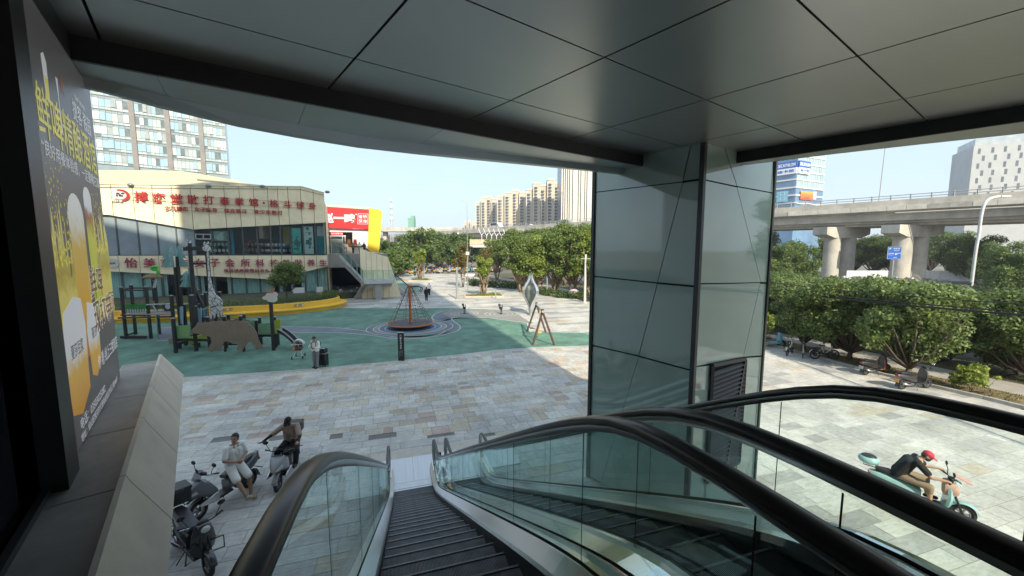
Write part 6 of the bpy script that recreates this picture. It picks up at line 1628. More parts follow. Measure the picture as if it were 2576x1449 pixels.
gB = G((1200 + 1887 * .4831) / 1.5652, (700 + 1257 * .4831) / 1.5652); bB = Vector((gB.x - gA.x, gB.y - gA.y, 0)); tB = D((1200 + 1890 * .4831) / 1.5652, (700 + 1030 * .4831) / 1.5652, gB.y).z
def px_l(c, r): g = G((1200 + c * .4831) / 1.5652, (700 + r * .4831) / 1.5652); return Vector((g.x - gA.x, g.y - gA.y, 0))
apF, apB = Vector((-.05, .0, hA)), Vector((bB.x + .0, bB.y, tB))
for f_, ap in ((px_l(1857, 1365), apF), (px_l(2035, 1365), apF), (px_l(1811, 1255), apB), (px_l(1965, 1260), apB)):
    MB().tube([f_, ap + (ap - f_).normalized() * .15], .075, 10).build('leg', m_log, swg)
MB().tube([apF - (apB - apF).normalized() * .25, apB + (apB - apF).normalized() * .25], .075, 10).build('top_beam', M('swing_beam_pale', (.36, .34, .31), .6), swg)
mid = apF.lerp(apB, .45); 
for k in (-.18, .18):
    q = mid + Vector((k * .2, k, 0)); MB().tube([q, Vector((q.x + .02, q.y, .52))], .016, 6).build('rope', M('swing_rope', (.50, .42, .26), .7), swg)
MB().box((mid.x, mid.y, .48), (.28, .5, .07)).build('seat', M('swing_yellow', (.62, .38, .05), .5), swg, bevel=.02)
for (c_, lab) in (((1302, 1108), 'black spring rider on the nearer ringed patch by the path'), ((1600, 1110), 'black spring rider on the ringed patch nearer the sculpture')):
    q = px_l(*c_) + Vector((gA.x, gA.y, 0)); o = thing('spring_rider', lab, 'spring rider', tuple(q), R(30), 'spring riders')
    sp_ = MB(); sp_.tube([(.09 * math.cos(t), .09 * math.sin(t), .04 + t * .012) for t in np.linspace(0, 31, 60)], .018, 5); sp_.build('spring', m_post_, o, smooth=True)
    MB().ball((0, .05, .56), .2, 12, 8, sc=(.6, 1.6, .75)).build('body', m_post_, o, smooth=True); MB().ball((0, .36, .86), .13, 10, 8, sc=(.8, 1.2, 1)).build('head', m_post_, o, smooth=True)
    MB().tube([(0, .25, .6), (0, .34, .85)], .08, 8).build('neck', m_post_, o); MB().tube([(-.2, .22, .82), (.2, .22, .82)], .022, 6).build('handle', m_post_, o); MB().tube([(0, -.2, .6), (0, -.3, .95)], [.05, .02], 6).build('tail', m_post_, o); MB().cyl((0, 0, 0), .18, .03, 14).build('plate', m_post_, o)
# ================================================================== TREES AND PLANTING
def leaf_mesh(name, blobs, n, size, mat, seed, flat=.0, droop=.0):
    """n leaf faces scattered through overlapping clumps (cx,cy,cz,rx,rz)"""
    g = np.random.default_rng(seed)
    B = np.array(blobs, float); vol = B[:, 3] ** 2 * B[:, 4]; pick = g.choice(len(B), n, p=vol / vol.sum())
    d = g.normal(size=(n, 3)); d /= np.linalg.norm(d, axis=1)[:, None]
    rad = g.random(n) ** .42
    rad *= 1 + .16 * np.sin(d[:, 0] * 7 + pick) * np.cos(d[:, 2] * 6 + pick * 2)
    c = B[pick, :3] + d * rad[:, None] * B[pick][:, [3, 3, 4]]
    nr = d * .55 + g.normal(size=(n, 3)) * .6 + np.array([0, 0, .45]); nr /= np.linalg.norm(nr, axis=1)[:, None]
    t = np.cross(nr, g.normal(size=(n, 3))); t /= np.linalg.norm(t, axis=1)[:, None]; b = np.cross(nr, t)
    s = size * g.uniform(.6, 1.35, n)[:, None]
    v = np.empty((n, 4, 3)); v[:, 0] = c - t * s; v[:, 1] = c - b * s * .52 + nr * s * .12; v[:, 2] = c + t * s; v[:, 3] = c + b * s * .52 + nr * s * .12
    me = bpy.data.meshes.new(name); me.vertices.add(4 * n); me.vertices.foreach_set('co', v.ravel())
    me.loops.add(4 * n); me.loops.foreach_set('vertex_index', np.arange(4 * n)); me.polygons.add(n); me.polygons.foreach_set('loop_start', np.arange(0, 4 * n, 4)); me.polygons.foreach_set('loop_total', np.full(n, 4))
    me.materials.append(mat); me.update(calc_edges=True)
    return me
m_bark = M('bark_brown', (.095, .075, .06), .95, var=.35, scale=6, stretch=(1, 1, .25), bump=.6, bscale=18)
m_bark2 = M('bark_pale', (.22, .17, .12), .9, var=.3, scale=6, stretch=(1, 1, .25))
lm = dict(near2=leafmat('leaf_deep', (.045, .09, .022), (.19, .25, .085)), near=leafmat('leaf_sunny', (.06, .11, .026), (.25, .32, .115)), mid=leafmat('leaf_mid', (.075, .13, .026), (.22, .28, .08)), dark=leafmat('leaf_dark', (.03, .062, .02), (.09, .135, .045)), bright=leafmat('leaf_bright', (.13, .20, .03), (.30, .36, .08)), dry=leafmat('leaf_dry', (.10, .11, .03), (.24, .19, .06)), far=leafmat('leaf_far', (.06, .11, .028), (.16, .22, .065)), hedge=leafmat('leaf_hedge', (.045, .09, .02), (.12, .18, .045)))
PROTO = {}
def tree_proto(key, h, r, z0, nb, n, leaf, mat, seed, stems=1, trunk=.12, bark=None, sq=.8, brmat=None):
    rr = random.Random(seed); blobs = []; mb = MB()
    for i in range(nb):
        a = rr.uniform(0, 6.283); f = rr.random() ** .5; zz = z0 + (h - z0) * (.18 + .72 * rr.random())
        q = (1 - ((zz - (z0 + h) / 2) / ((h - z0) / 2)) ** 2) ** .5 if abs(zz - (z0 + h) / 2) < (h - z0) / 2 else .2
        br = r * (rr.uniform(.13, .24) if rr.random() < .55 else rr.uniform(.24, .40)); blobs.append((math.cos(a) * (r - br) * f * (.45 + .55 * q), math.sin(a) * (r - br) * f * (.45 + .55 * q), min(zz, h - br * sq), br, br * sq))
    blobs.append((0, 0, (z0 + h) / 2, r * .5, (h - z0) * .36))
    for sidx in range(stems):
        a = 6.283 * sidx / max(stems, 1) + rr.random(); off = .0 if stems == 1 else .22
        base = Vector((math.cos(a) * off * .6, math.sin(a) * off * .6, 0)); fork = Vector((math.cos(a) * off * (2.5 if stems > 1 else 1), math.sin(a) * off * (2.5 if stems > 1 else 1), z0 * (.85 if stems > 1 else .62)))
        mb.tube([base, base.lerp(fork, .5) + Vector((rr.uniform(-.06, .06), rr.uniform(-.06, .06), 0)), fork], [trunk * (1.25 if stems == 1 else .7), trunk * (1. if stems == 1 else .6), trunk * (.85 if stems == 1 else .5)], 8)
        for j, b in enumerate(blobs):
            if j % stems != sidx: continue
            e = Vector(b[:3]); m_ = fork.lerp(e, .5) + Vector((rr.uniform(-.2, .2), rr.uniform(-.2, .2), -.1 * r)); mb.tube([fork, m_, e], [trunk * .55, trunk * .35, trunk * .1], 6)
    PROTO[key] = (mb.mesh('trunk_' + key, bark or m_bark, True), leaf_mesh('crown_' + key, blobs, n, leaf, lm[mat], seed + 50))
def tree(key, label, loc, sc=1., rz=None, name='tree', group=None, cat='tree', sz=None):
    o = thing(name, label, cat, tuple(loc), random.uniform(0, 6.28) if rz is None else rz, group); o.scale = (sc, sc, sz or sc)
    link('trunk', PROTO[key][0], o); link('crown', PROTO[key][1], o)
    return o
tree_proto('near_a', 4.7, 2.5, .65, 48, 24000, .085, 'near', 1, trunk=.12)
tree_proto('near_b', 5.0, 2.8, .65, 52, 26000, .085, 'near2', 2, trunk=.13)
tree_proto('edge', 10.2, 3.6, 1.6, 24, 22000, .11, 'dark', 3, trunk=.2)
tree_proto('mid_a', 9.0, 3.5, 1.7, 30, 12000, .165, 'mid', 4, stems=5, trunk=.22, bark=m_bark2)
tree_proto('mid_b', 9.4, 3.2, 1.6, 30, 12000, .165, 'mid', 5, stems=3, trunk=.22, bark=m_bark2)
tree_proto('bright', 8.6, 3.3, 1.4, 30, 12000, .165, 'bright', 6, stems=3, trunk=.2, bark=m_bark2)
tree_proto('clump', 5.6, 1.9, 2.0, 13, 4200, .15, 'bright', 7, stems=6, trunk=.20, bark=m_bark2)
tree_proto('dry', 7.8, 1.9, 2.4, 13, 3000, .17, 'dry', 8, stems=2, trunk=.16, bark=m_bark2)
tree_proto('big', 13.0, 7.2, 1.6, 26, 9000, .42, 'far', 9, trunk=.4)
tree_proto('far', 9.0, 5.0, 1.0, 18, 5000, .42, 'far', 10, trunk=.3)
tree_proto('farm', 9.0, 4.4, 1.0, 22, 13000, .17, 'far', 17, trunk=.3)
tree_proto('planter', 4.3, 2.9, 1.5, 20, 5200, .12, 'mid', 12, trunk=.10, sq=.55)
tree_proto('sparse', 7.6, 2.6, 1.6, 14, 2200, .16, 'bright', 13, trunk=.12, bark=m_bark2)
tree_proto('shrub', 1.7, 1.3, .25, 10, 3600, .075, 'hedge', 14, stems=3, trunk=.05)
tree_proto('shrub_big', 2.6, 2.0, .2, 12, 6000, .095, 'dark', 15, stems=3, trunk=.06)
tree_proto('bush_lime', 1.15, .85, .15, 9, 1500, .07, 'bright', 16, stems=4, trunk=.03)
def kpos(s_from, d):                       # along the kerb line, d metres outward
    L = offs(K, d); acc = 0
    for i in range(len(K) - 1):
        l_ = (K[i + 1] - K[i]).length
        if acc + l_ >= s_from: return L[i].lerp(L[i + 1], (s_from - acc) / l_)
        acc += l_
    return L[-1]
def vg(u, v): p = G(u, v); return (p.x, p.y, .03)
GN = 'street trees on the verge'
tree('near_a', 'verge tree with two low limbs by the parked bicycles', vg(2020, 880), .95, .4, group=GN)
tree('near_b', 'verge tree with a side stub on its trunk behind the red scooter', vg(2138, 905), 1.0, 1.9, group=GN)
tree('near_a', 'verge tree right behind the black scooter', vg(2285, 950), 1.04, 3.1, group=GN)
tree('edge', 'tall dark tree filling the right edge of the picture', (29.4, 17.6, 0), 1.1, .5)
tree('edge', 'tall dark tree behind the one at the right edge', (35.5, 22.0, 0), 1.0, 2.5)
tree('bush_lime', 'small lime green bush on the leaf strewn verge', vg(2440, 985), 1.1, .3, name='bush', cat='bush')
tree('bush_lime', 'bright bush beside the blue tricycle', (G(1915, 838).x + .4, G(1915, 838).y, 0), 1.5, 2.3, name='bush', cat='bush')
# planting bed: shrubs in a row, then taller trees towards the road
k = 0
for s_ in range(4, 44, 3):
    p = kpos(s_, 5.6 + (k % 3) * .9); tree('shrub_big' if k % 2 else 'shrub', 'dense dark shrub behind the footpath, %s counted from the right picture edge' % ['first','second','third','fourth','fifth','sixth','seventh','eighth','ninth','tenth','eleventh','twelfth','thirteenth','fourteenth','fifteenth'][k], (p.x, p.y, 0), random.uniform(.8, 1.15), None, 'shrub', 'shrubs behind the footpath', 'shrub'); k += 1
for s_, d_, ky, lab in ((11.5, 5.4, 'near_b', 'bushy low tree just behind the black scooter tree'), (14.8, 5.8, 'near_a', 'bushy low tree just behind the footpath bend'), (19.5, 5.6, 'near_b', 'bushy low tree between the bicycle tree and the red scooter tree'), (3.0, 5.2, 'near_b', 'bushy low tree under the tall dark edge tree'), (7.5, 7.0, 'near_b', 'low roadside tree between the scooters and the dark edge tree'), (16, 7.5, 'near_b', 'low roadside tree filling the gap behind the two scooters'), (22.5, 7.5, 'near_a', 'low roadside tree filling the gap behind the bicycles'), (29.5, 8, 'near_b', 'low roadside tree beside the reddish hedge'), (4.5, 9.0, 'near_a', 'roadside tree behind the shrubs near the picture edge'), (13, 9, 'near_a', 'roadside tree behind the black scooter trees'), (19, 9.5, 'near_b', 'roadside tree behind the red scooter tree'), (26, 9, 'near_a', 'roadside tree behind the bicycle tree'), (33, 10, 'sparse', 'sparse tree with thin bare twigs by the column edge'), (38, 12, 'sparse', 'second sparse twiggy tree before the viaduct pier')):
    p = kpos(s_, d_); tree(ky, lab, (p.x, p.y, 0), .92 if ky != 'sparse' else 1.0)
for u, Y, sc, ky, lab in ((1955, 56, .86, 'farm', 'round tree under the viaduct just right of the column'), (2010, 60, .82, 'farm', 'round tree left of the first viaduct pier'), (2085, 104, 1.1, 'farm', 'distant tree left of the first viaduct pier'), (2150, 96, 1.05, 'farm', 'distant tree seen between the columns of the first pier'), (2205, 92, 1.1, 'farm', 'round tree between the two viaduct piers'), (2255, 88, 1.0, 'farm', 'round tree behind the blue road sign'), (2400, 84, 1.15, 'farm', 'round tree right of the second viaduct pier'), (2460, 72, 1.0, 'farm', 'round tree below the curved street lamp'), (2520, 60, .85, 'farm', 'round tree below the viaduct near the picture edge'), (2560, 46, .75, 'farm', 'round tree just inside the right picture edge'), (2345, 100, 1.2, 'farm', 'tree seen through the second viaduct pier'), (1915, 95, 1.2, 'farm', 'distant tree seen past the edge of the column')):
    p = D(u, 640, Y); tree(ky, lab, (p.x, Y, 0), sc)
# the grove along the walk
for u, v, sc, ky, lab in ((1290, 738, .95, 'mid_a', 'grove tree nearest the planter tree'), (1335, 740, 1.0, 'bright', 'bright grove tree behind the sculpture'), (1378, 742, .98, 'mid_a', 'many stemmed grove tree right of the sculpture'), (1425, 746, 1.05, 'mid_b', 'grove tree left of the concrete pole'), (1470, 750, 1.08, 'bright', 'bright grove tree beside the concrete pole'), (1530, 752, 1.1, 'mid_b', 'grove tree half hidden by the column')):
    p = G(u, v); tree(ky, lab, (p.x + 1.2, p.y + 1.5, 0), sc, group='grove trees along the walk')
for u, Y, sc, ky, lab in ((1300, 72, 1.1, 'mid_b', 'back row grove tree behind the white poles'), (1360, 70, 1.15, 'mid_a', 'back row grove tree under the tall lamp'), (1420, 68, 1.2, 'mid_b', 'back row grove tree under the striped tower'), (1480, 66, 1.2, 'mid_a', 'back row grove tree beside the column'), (1250, 80, .95, 'mid_a', 'back row grove tree at the end of the walk')):
    p = D(u, 640, Y); tree(ky, lab, (p.x, Y, 0), sc, group='back row of the grove')
p = G(1057, 705); tree('clump', 'multi stemmed small tree in the round bed beside the parked scooter', (p.x, p.y, 0), 1.15)
p = G(1217, 745); tree('clump', 'multi stemmed small tree in the square planter on the walk', (p.x, p.y, 0), .95)
p = G(1165, 722); tree('dry', 'thin tree with yellowing leaves behind the square planter', (p.x, p.y, 0), 1.0)
p = G(1210, 728); tree('dry', 'second thin yellowing tree behind the square planter', (p.x + .6, p.y + 2, 0), .9)
for u, Y, sc, ky, lab in ((1060, 105, .92, 'big', 'big round dark tree beyond the parked bicycles'), (1105, 118, .9, 'big', 'big tree behind the round dark tree'), (1165, 112, .86, 'big', 'big round tree right of the dark one'), (1020, 112, .8, 'big', 'big tree left of the round dark tree'), (972, 92, .95, 'far', 'tree behind the yellow store wall'), (985, 78, .72, 'far', 'low tree beside the slanting clad wall'), (1008, 88, .8, 'far', 'low tree above the outdoor escalator'), (1130, 132, 1.2, 'far', 'distant tree between the two big ones'), (1220, 120, 1.1, 'far', 'distant tree at the end of the footbridge')):
    p = D(u, 640, Y); tree(ky, lab, (p.x, Y, 0), sc)
p = D(722, 752, 42.3); tree('planter', 'wide low tree growing from the yellow planter bench', (p.x, 42.3, .8), 1.0)
# hedges
def hedge(label, pts, w, h, n, leaf, seed, mat='hedge', z=0.):
    L = smooth_line([(p[0], p[1]) for p in pts], 4); b = []
    for p in L:
        for k in range(2): b.append((p.x + random.uniform(-w, w) * .35, p.y + random.uniform(-w, w) * .35, z + h * .5, w * .6, h * .55))
    o = thing('hedge', label, 'hedge', (0, 0, 0)); link('foliage', leaf_mesh('foliage', b, n, leaf, lm[mat], seed), o); return o
hl = [(p.x, p.y) for p in (Vector((q.x, q.y, 0)) + (Vector((ctr_.x, ctr_.y, 0)) - Vector((q.x, q.y, 0))).normalized() * 1.75 for q in outp[3:-8])]
hedge('clipped green hedge inside the yellow planter bench', hl, 1.1, .85, 11000, .06, 21, z=.78)
hedge('low hedge along the walk under the grove', [(p.x + .9, p.y + .3) for p in (G(1330, 738), G(1385, 748), G(1440, 752), G(1500, 758))], 1.1, 1.0, 5000, .10, 22)
hedge('low hedge block at the far corner of the walk', [(p.x, p.y) for p in (G(1190, 718), G(1235, 722), G(1300, 726))], 1.6, 1.2, 3600, .14, 23)
hedge('grassy reddish hedge beyond the footpath beside the column', [(kpos(s_, 6.0).x, kpos(s_, 6.0).y) for s_ in (27, 31, 35, 39)], 1.6, 1.1, 3000, .13, 24, 'dry')
gr_ = MB(); g_ = np.random.default_rng(3)
for i in range(9000):
    s_ = g_.uniform(2, 46); d_ = g_.uniform(.3, 2.0) if i % 3 else g_.uniform(4.4, 6.0); p = kpos(s_, d_); h_ = g_.uniform(.04, .16) * (1.6 if s_ > 16 else .8); a = g_.uniform(0, 6.28); w_ = .02
    gr_.add([(p.x - w_ * math.cos(a), p.y - w_ * math.sin(a), .03), (p.x + w_ * math.cos(a), p.y + w_ * math.sin(a), .03), (p.x + g_.uniform(-.06, .06), p.y + g_.uniform(-.06, .06), .03 + h_)], [(0, 1, 2)])
o = gr_.build('grass', leafmat('grass_blades', (.05, .09, .015), (.17, .18, .05))); tag(o, 'thin grass and weeds on the verge behind the kerb', 'grass', kind='stuff')
# ================================================================== SCOOTERS AND BICYCLES (local +y is forward)
m_tyre = M('tyre_rubber', (.018, .018, .018), .8, var=.2); m_rim = M('wheel_rim', (.30, .30, .31), .35, metal=.7, var=.1); m_plast = M('black_plastic', (.02, .02, .022), .45, var=.15); m_seat = M('seat_vinyl', (.018, .018, .02), .38, var=.1, bump=.1, bscale=80)
m_chrome = M('bike_chrome', (.55, .55, .55), .2, metal=1., var=.05); m_lens = M('lamp_lens', (.62, .64, .62), .1, var=.05); m_tail = M('tail_lens', (.40, .02, .02), .2, var=.05)
def rsec(y, w, z0, z1, n=12, k=.55, top=1.):               # rounded section across x
    out = []
    for i in range(n):
        a = 2 * math.pi * i / n; c, s = math.cos(a), math.sin(a)
        out.append(Vector((w / 2 * abs(c) ** k * (1 if c > 0 else -1) * (top if s > 0 else 1), y, (z0 + z1) / 2 + (z1 - z0) / 2 * abs(s) ** k * (1 if s > 0 else -1))))
    return out
def wheel(o, y, r=.24, w=.10, disc=True):
    t = MB(); t.torus_x((0, y, r), r - w * .5, w * .5, 22, 8, sx=.95); t = t.build('wheel', m_tyre, o, smooth=True)
    b = MB(); b.torus_x((0, y, r), r - w - .01, .016, 20, 6, sx=2.2); b.disc_x((0, y, r), .05, .12, 12)
    for k in range(5):
        a = 2 * math.pi * k / 5; b.bar((0, y, r), (0, y + (r - w) * math.cos(a), r + (r - w) * math.sin(a)), .045, .03)
    b.build('rim', m_rim, t)
def scooter(label, loc, head, col, box=None, basket=False, sport=False, light=False, rack=False, plate=None, mirrors=True, accent=None, group=None, name='scooter', lean=0., guard=False):
    o = thing(name, label, 'scooter', tuple(loc), math.atan2(head[1], head[0]) - math.pi / 2, group); o.rotation_euler.y = lean
    mc = M('scooter_%02d%02d%02d' % tuple(int(c * 99) for c in col), col, .28, var=.06, coat=.5)
    ma = M('scooter_%02d%02d%02d' % tuple(int(c * 99) for c in accent), accent, .28, coat=.5, var=.05) if accent else m_plast
    for y in (-.66, .66): wheel(o, y)
    fk = MB()
    for s in (-1, 1): fk.tube([(s * .075, .66, .24), (s * .07, .52, .62), (s * .04, .44, .88)], .022, 8)
    fk.build('fork', m_plast, o, smooth=True)
    fd = MB(); fd.loft([[Vector((x, .66 + (.30 - .04 * abs(x) / .07) * math.cos(a), .24 + (.30 - .05 * abs(x) / .07) * math.sin(a))) for x in (-.07, -.03, .03, .07)] + [Vector((x, .66 + .27 * math.cos(a), .24 + .27 * math.sin(a))) for x in (.06, -.06)] for a in np.linspace(.25, 2.6, 9)]); fd.build('front_fender', mc, o, smooth=True)
    # leg shield / fairing
    sh = MB()
    if sport: secs = [rsec(.26, .34, .36, .60), rsec(.42, .44, .42, .86), rsec(.56, .40, .52, .96), rsec(.72, .30, .58, .90), rsec(.86, .14, .62, .78), rsec(.93, .04, .66, .71)]
    else: secs = [[Vector((x * w, y + .10 * (1 - abs(x) * 2) ** .6, z)) for x in (-.5, -.36, -.18, 0, .18, .36, .5)] + [Vector((x * w * .9, y - .05, z)) for x in (.5, .2, -.2, -.5)] for w, y, z in ((.22, .36, .30), (.40, .40, .42), (.44, .42, .60), (.36, .42, .80), (.22, .40, .96))]
    sh.loft(secs); sh.build('front_shield', mc, o, auto=.7)
    if sport:
        for s in (-1, 1):
            MB().add([(s * .05, .915, .70), (s * .16, .74, .78), (s * .17, .70, .70), (s * .06, .90, .66)], [(0, 1, 2, 3) if s < 0 else (3, 2, 1, 0)]).build('headlight', m_lens, o)
            MB().loft([rsec(.30, .05, .30, .52), rsec(.55, .06, .34, .50), rsec(.74, .03, .40, .46)]).build('side_fin', m_chrome if s else m_plast, o).location.x = s * .22
        ws = MB(); ws.add([(-.15, .62, .94), (.15, .62, .94), (.11, .50, 1.16), (-.11, .50, 1.16), (0, .66, .96), (0, .55, 1.18)], [(0, 4, 5, 3), (4, 1, 2, 5)]); ws.build('windscreen', glass('smoke_screen', (.35, .35, .38)), o, smooth=True)
    else:
        MB().ball((0, .50, .93), .10, 14, 10, sc=(1.25, .8, .9)).build('head_cowl', mc, o, smooth=True); MB().ball((0, .57, .92), .072, 12, 8, sc=(1.1, .5, .9)).build('headlight', m_lens, o, smooth=True)
    MB().box2((-.16, -.12, .27), (.16, .42, .33)).build('floorboard', m_plast, o, bevel=.02)
    # rear body
    MB().loft([rsec(-.04, .26, .30, .60), rsec(-.2, .34, .34, .68), rsec(-.5, .34, .44, .72), rsec(-.8, .26, .54, .76 if not sport else .84), rsec(-.98, .12, .62, .74 if not sport else .88)]).build('rear_body', mc, o, auto=.7)
    MB().loft([rsec(-.30, .18, .20, .40), rsec(-.55, .22, .18, .42), rsec(-.76, .12, .22, .34)]).build('engine_cover', m_plast, o, auto=.7)
    MB().loft([rsec(0, .22, .64, .73, top=.9), rsec(-.18, .30, .66, .77, top=.9), rsec(-.42, .30, .70, .80, top=.9), rsec(-.62, .27, .74, .86, top=.9), rsec(-.86, .18, .76, .86, top=.9)]).build('seat', m_seat, o, auto=.8)
    MB().tube([(-.16, -.95, .42), (0, -.92, .44), (.16, -.95, .42)], .012, 5).build('mudflap_bar', m_plast, o)
    MB().add([(-.09, -.86, .42), (.09, -.86, .42), (.07, -.97, .16), (-.07, -.97, .16)], [(0, 1, 2, 3)]).build('mudguard', m_plast, o)
    MB().box((0, -.965, .66), (.16, .06, .06)).build('tail_light', m_tail, o, bevel=.015)
    if plate is not None:
        pl = MB().box((0, -.985, .44), (.20, .012, .15)).build('number_plate', M('plate_%d' % int(plate[0] * 100), plate, .5), o)
    hb = MB(); hb.tube([(-.36, .34, 1.02), (-.2, .42, 1.0), (0, .45, .99), (.2, .42, 1.0), (.36, .34, 1.02)], .014, 8); hb.build('handlebar', m_plast, o, smooth=True)
    for s in (-1, 1):
        MB().tube([(s * .24, .40, 1.01), (s * .37, .335, 1.02)], .020, 8).build('grip', m_tyre, o); MB().tube([(s * .22, .45, 1.02), (s * .36, .42, 1.03)], .007, 5).build('brake_lever', m_chrome, o)
        if mirrors:
            MB().tube([(s * .22, .41, 1.01), (s * .27, .42, 1.12), (s * .32, .40, 1.20)], .008, 6).build('mirror_stalk', m_plast, o)
            MB().ball((s * .33, .40, 1.245), .062, 12, 8, sc=(1.15, .35, .85)).build('mirror', m_plast if not light else m_chrome, o, smooth=True)
    MB().ball((0, .43, 1.02), .075, 12, 8, sc=(1.3, .8, .6)).build('dashboard', m_plast, o, smooth=True)
    MB().tube([(.12, -.1, .27), (.26, -.14, .02)], .012, 6).build('kickstand', m_plast, o)
    ex = MB(); ex.tube([(.14, -.25, .28), (.17, -.5, .26), (.18, -.86, .34)], [.03, .045, .05], 10); ex.build('muffler', m_rim, o, smooth=True)
    if rack or box:
        rk = MB(); rk.tube([(-.10, -.8, .86), (-.11, -1.1, .88), (.11, -1.1, .88), (.10, -.8, .86)], .012, 6); rk.build('rack', m_plast, o)
    if box:
        bw, bl, bh = box
        MB().box((0, -.98, .90 + bh / 2), (bw, bl, bh)).build('top_box', m_plast, o, bevel=.03); MB().box((0, -.98, .90 + bh + .025), (bw + .02, bl + .02, .07)).build('box_lid', m_plast, o, bevel=.025)
        MB().tube([(-.08, -.98 + bl / 2, .90 + bh + .04), (-.06, -.98 + bl / 2 + .04, .93 + bh), (.06, -.98 + bl / 2 + .04, .93 + bh), (.08, -.98 + bl / 2, .90 + bh + .04)], .010, 5).build('box_handle', m_plast, o)
    if basket:
        MB().box((0, .72, .80), (.34, .24, .22)).build('basket', m_plast, o, bevel=.03)
    if guard:
        gu = MB()
        for s in (-1, 1):
            gu.tube([(s * .1, .50, .62), (s * .30, .56, .62), (s * .32, .54, .36), (s * .2, .35, .26)], .013, 6); gu.tube([(s * .18, -.3, .3), (s * .24, -.5, .34), (s * .25, -.75, .5), (s * .16, -.9, .7)], .013, 6)
        gu.build('crash_bars', m_plast, o, smooth=True)
    return o
def vg2(x, y): return (x, y, 0)
scooter('black scooter with a big top box parked at the foot of the parapet', (-6.52, 7.30, 0), (1.2, -.76), (.025, .025, .027), box=(.46, .38, .30), guard=True, light=False, lean=-.05)
scooter('grey sport scooter with the man in white sitting on it', (-7.25, 9.15, 0), (-.26, -.97), (.13, .135, .15), sport=True, lean=.06)
scooter('black and white delivery scooter under the rider in brown', (-6.34, 10.25, 0), (.22, -.97), (.30, .30, .31), sport=True, accent=(.6, .6, .6), box=(.36, .30, .24))
scooter('dark scooter with teal panels cut off by the bottom edge of the picture', (-7.0, 6.72, 0), (1.0, -.6), (.03, .22, .18), mirrors=True)
scooter('black scooter mostly hidden behind the parapet', (-8.55, 8.15, 0), (.9, -.45), (.02, .02, .022))
sct = scooter('turquoise scooter ridden by the person in the red cap', (10.0, 8.82, 0), (1.1, -.86), (.30, .52, .54), rack=True, accent=(.2, .5, .5))
MB().ball((0, -1.0, 1.0), .2, 16, 10, sc=(.95, 1.1, .62)).build('top_case', M('case_turquoise', (.30, .52, .54), .3, coat=.4), sct, smooth=True); MB().ball((0, -1.0, 1.04), .17, 16, 10, sc=(.9, 1.05, .62)).build('case_lid', m_plast, sct, smooth=True)
scooter('big black scooter with an orange number plate on the verge', (18.45, 17.1, 0), (.94, .12), (.03, .03, .033), plate=(.55, .30, .06), rack=True, light=True)
scr = scooter('red and black small scooter with a pale box behind the kerb', (18.6, 19.15, 0), (.92, .2), (.03, .03, .03), plate=(.3, .45, .4), accent=(.5, .12, .06), mirrors=False, rack=True)
for s_ in (-1, 1): MB().tube([(s_ * .17, .30, .75), (s_ * .19, .30, .30), (s_ * .16, .05, .30)], .02, 6).build('leg_guard', M('guard_orange', (.55, .10, .03), .4), scr)
scooter('white scooter with a lilac rain cover near the concrete pole', (8.1, 49.9, 0), (.9, .2), (.5, .5, .5), name='scooter'); 
rcv = thing('rain_cover', 'lilac rain cover thrown over the white scooter by the pole', 'cover', (8.1, 49.9, .55), math.atan2(.2, .9) - math.pi / 2)
cvm = MB(); cvm.ball((0, -.05, .25), .5, 14, 10, sc=(.55, 1.25, .75)); cvm.build('cloth', M('cover_lilac', (.42, .33, .42), .7, var=.25, scale=4, bump=.8, bscale=6), rcv, smooth=True)
scooter('black scooter parked in front of the concrete pole', (9.5, 46.7, 0), (.95, .1), (.03, .03, .03), mirrors=True)
scooter('black scooter beside the round tree bed on the walk', (-22.2, 90, 0), (-.9, .2), (.03, .03, .035))
scooter('white scooter parked under the outdoor stair', (-23.2, 51.6, 0), (.6, -.8), (.55, .55, .55), box=(.4, .35, .25))
scooter('dark red scooter inside the garage under the terrace', (-21.9, 54.2, 0), (.3, -.9), (.16, .03, .03))
scooter('black scooter at the back of the garage under the terrace', (-20.2, 55.0, 0), (-.3, -.9), (.03, .03, .03), light=True)
scooter('grey scooter at the far end of the garage under the terrace', (-18.6, 55.3, 0), (-.5, -.9), (.12, .12, .13))
scooter('white scooter with a red box on the far edge of the walk', (-10.6, 86, 0), (.9, .3), (.55, .52, .5), box=(.4, .4, .3))
scooter('white scooter lying low beside the information board', (-9.6, 79, 0), (.95, .1), (.55, .55, .55))
